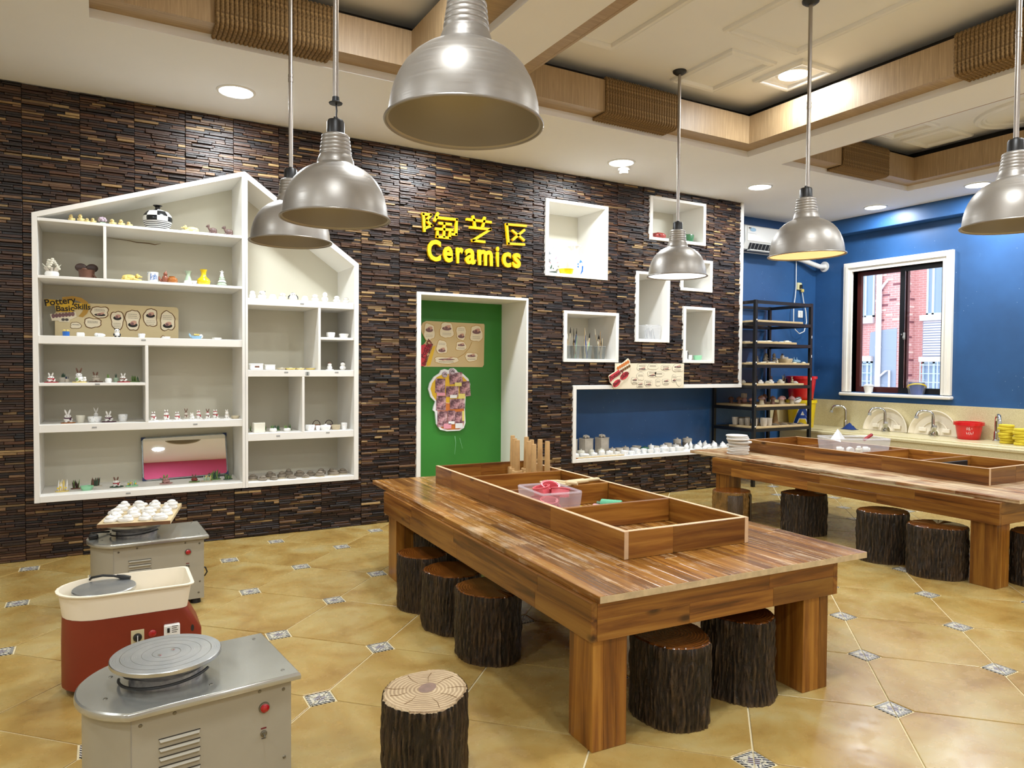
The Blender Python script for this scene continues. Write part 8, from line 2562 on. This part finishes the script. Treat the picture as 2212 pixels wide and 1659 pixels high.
# wooden paddles in the third bay, resting above the divider
for i, (x, y, z, L, w, rz, lab) in enumerate(((2.28, -2.405, 0.6565, 0.22, 0.052, 0.12, 'flat pale wooden paddle lying on top of the tray divider'), (2.17, -2.40, 0.6565, 0.17, 0.032, -1.0, 'round pale wooden stick across the tray divider'), (2.105, -2.40, 0.6565, 0.16, 0.03, -1.1, 'slim pale wooden knife across the tray divider'))):
    t_ = thing('wooden_paddle', lab, 'tool', (x, y, z), rz, 'pale wooden tools on the divider')
    if i == 0:
        part('blade', 'board_pale', t_, lambda m: m.cbox(-L / 2, L * 0.2, -w / 2, w / 2, 0.004, 0.02, 0.004))
        part('handle', 'board_pale', t_, lambda m: m.cbox(L * 0.2, L / 2 + 0.03, -w * 0.28, w * 0.28, 0.005, 0.019, 0.004))
        part('foot', 'board_pale', t_, lambda m: m.cbox(-L / 2 - 0.03, -L / 2 + 0.04, -w * 0.6, w * 0.3, 0.0, 0.004, 0.0015))
    else:
        part('shaft', 'board_pale', t_, lambda m: m.tube([(-L / 2, 0, w * 0.36), (-L * 0.2, 0, w * 0.36), (L / 2, 0, w * 0.36)], [w * 0.2, w * 0.36, w * 0.3], 10), 50)
        part('collar', 'beech', t_, lambda m: m.tube([(L * 0.1, 0, w * 0.36), (L * 0.16, 0, w * 0.36)], w * 0.365, 10), 50)
# stack of plaster bats on the right table
px_, py_, _ = t2(0.215, 2.23, 0)
rp = random.Random(12)
hgts = [0.012, 0.014, 0.012, 0.016, 0.014, 0.012, 0.013, 0.014, 0.012, 0.014, 0.013, 0.013]
z = 0.5462
for i, hh in enumerate(hgts):
    w = 0.094 + rp.uniform(-0.008, 0.008)
    t_ = thing('plaster_bat', '%s plaster disc from the top of the stack on the right table' % ORD[len(hgts) - 1 - i], 'disc', (px_ + rp.uniform(-0.012, 0.012), py_ + rp.uniform(-0.012, 0.012), z), rp.uniform(0, 3), 'stacked plaster discs')
    part('disc', 'plaster', t_, lambda m: m.lathe([(0, 0), (w - 0.004, 0), (w, 0.003), (w, hh - 0.003), (w - 0.004, hh), (0, hh)], 36, wob=0.004, lobes=3), 35)
    z += hh + 0.0006
# clear box on the right table
bc = (5.345, -1.925)
bz = math.radians(-29)
bx2 = thing('plastic_box', 'clear plastic box of white bottles on the right table', 'box', (bc[0], bc[1], 0.5462), bz)
part('box', 'clear_box', bx2, lambda m: openbox(m, 0.43, 0.24, 0.185, 0.02))
part('rim', 'clear_box', bx2, lambda m: rimbox(m, 0.43, 0.24, 0.185, 0.02, 0.008))
def inbox(u, v, z):
    return (bc[0] + u * math.cos(bz) - v * math.sin(bz), bc[1] + u * math.sin(bz) + v * math.cos(bz), 0.5462 + z)
BT = [(-0.16, -0.06, 0.03), (-0.09, -0.07, 0.03), (-0.02, -0.06, 0.03), (0.05, -0.07, 0.03), (0.12, -0.06, 0.03), (0.17, 0.0, 0.03), (-0.15, 0.03, 0.03), (-0.06, 0.03, 0.03), (0.03, 0.03, 0.03), (0.11, 0.04, 0.03), (-0.12, -0.03, 0.085), (-0.05, -0.05, 0.085), (0.03, -0.04, 0.085), (0.10, -0.02, 0.085)]
for i, (u, v, dz_) in enumerate(BT):
    x, y, z = inbox(u, v, dz_ + 0.004)
    rr_ = random.Random(i + 50)
    t_ = thing('paint_bottle', 'small white paint bottle in the clear box, %s of the %s layer' % (ORD[i if i < 10 else i - 10], 'bottom' if i < 10 else 'top'), 'bottle', (x, y, z), 0, 'white bottles in the clear box', (PI / 2 * rr_.choice((0, 1)) + rr_.uniform(-0.2, 0.2), rr_.uniform(-0.3, 0.3), rr_.uniform(0, 3)))
    part('bottle', 'white_plastic' if i % 4 else 'clay_cream', t_, lambda m: m.lathe([(0, -0.027), (0.024, -0.027), (0.026, -0.02), (0.026, 0.01), (0.018, 0.018), (0, 0.018)], 16), 40)
    part('cap', 'white_plastic', t_, lambda m: m.lathe([(0, 0.018), (0.017, 0.018), (0.016, 0.028), (0, 0.028)], 14), 40)
x, y, z = inbox(-0.09, 0.06, 0.165)
t_ = thing('paper_sheet', 'folded white paper standing in the clear box', 'paper', (x, y, z), bz)
part('sheet', 'paper_white', t_, lambda m: m.add([(-0.07, 0, 0.0), (0.06, 0.01, 0.0), (0.0, 0.02, 0.085), (-0.07, 0.003, 0.0), (0.06, 0.013, 0.0), (0.0, 0.023, 0.085), (0.0, -0.04, -0.02), (0.001, -0.037, -0.02)], [(0, 1, 2), (3, 5, 4), (0, 2, 5, 3), (1, 4, 5, 2), (0, 3, 4, 1), (0, 6, 2), (3, 5, 7)]))
x, y, z = inbox(0.12, 0.0, 0.188)
t_ = thing('marker_pen', 'dark red marker pen lying on the clear box', 'pen', (x, y, z), bz + 0.5, None, (0, -0.45, bz + 0.35))
part('barrel', 'glaze_red', t_, lambda m: m.lathe([(0, -0.045), (0.012, -0.045), (0.013, 0.03), (0.0135, 0.045), (0, 0.045)], 14, (0, 0, 0), 0, Matrix.Rotation(PI / 2, 4, 'Y')), 40)
part('cap_end', 'glaze_purple', t_, lambda m: m.lathe([(0, 0.045), (0.0125, 0.045), (0.011, 0.052), (0, 0.053)], 14, (0, 0, 0), 0, Matrix.Rotation(PI / 2, 4, 'Y')), 40)
# dark tool in the front bay of table 2
x, y, z = t2(0.72, 0.66, 0.5462)
t_ = thing('rubber_mat', 'black rubber mat leaning in the front bay of the right table', 'mat', (x, y, z), math.radians(-1))
part('mat', 'black_rubber', t_, lambda m: m.cbox(-0.20, 0.22, 0.03, 0.045, 0.0, 0.085, 0.003))
part('fold', 'black_rubber', t_, lambda m: m.cbox(-0.20, 0.22, -0.06, 0.03, 0.0, 0.006, 0.002))

# board of white clay pieces on the far grey wheel
wb_ = thing('ware_board', 'wooden board of white clay pieces lying on the far pottery wheel', 'board', (0.178, -1.215, 0.4508), math.radians(-11), None)
part('board', 'board_pale', wb_, lambda m: m.cbox(-0.172, 0.172, -0.25, 0.25, 0.004, 0.024, 0.002))
part('front_edge', 'board_dark', wb_, lambda m: m.box(-0.171, 0.171, -0.2512, -0.25, 0.005, 0.023))
part('batten', 'board_dark', wb_, lambda m: (m.box(-0.16, 0.16, -0.12, -0.09, 0, 0.004), m.box(-0.16, 0.16, 0.09, 0.12, 0, 0.004)))
k = 0
ca, sa = math.cos(math.radians(-11)), math.sin(math.radians(-11))
ROWN = ['front', 'second', 'third', 'fourth', 'back']
for r_ in range(5):
    for c_ in range(4):
        u = -0.125 + c_ * 0.083 + (0.012 if r_ % 2 else 0) + rp.uniform(-0.008, 0.008)
        v = -0.205 + r_ * 0.1 + rp.uniform(-0.012, 0.012)
        x, y = 0.178 + u * ca - v * sa, -1.215 + u * sa + v * ca
        t_ = clod('clay_fish', 'white clay fish, %s from left in the %s row on the wheel board' % (ORD[c_], ROWN[r_]), x, y, 0.4752, 0.078, 0.042, 'clay_white', 200 + k, 'white clay fish on the wheel board', 'figurine')
        k += 1
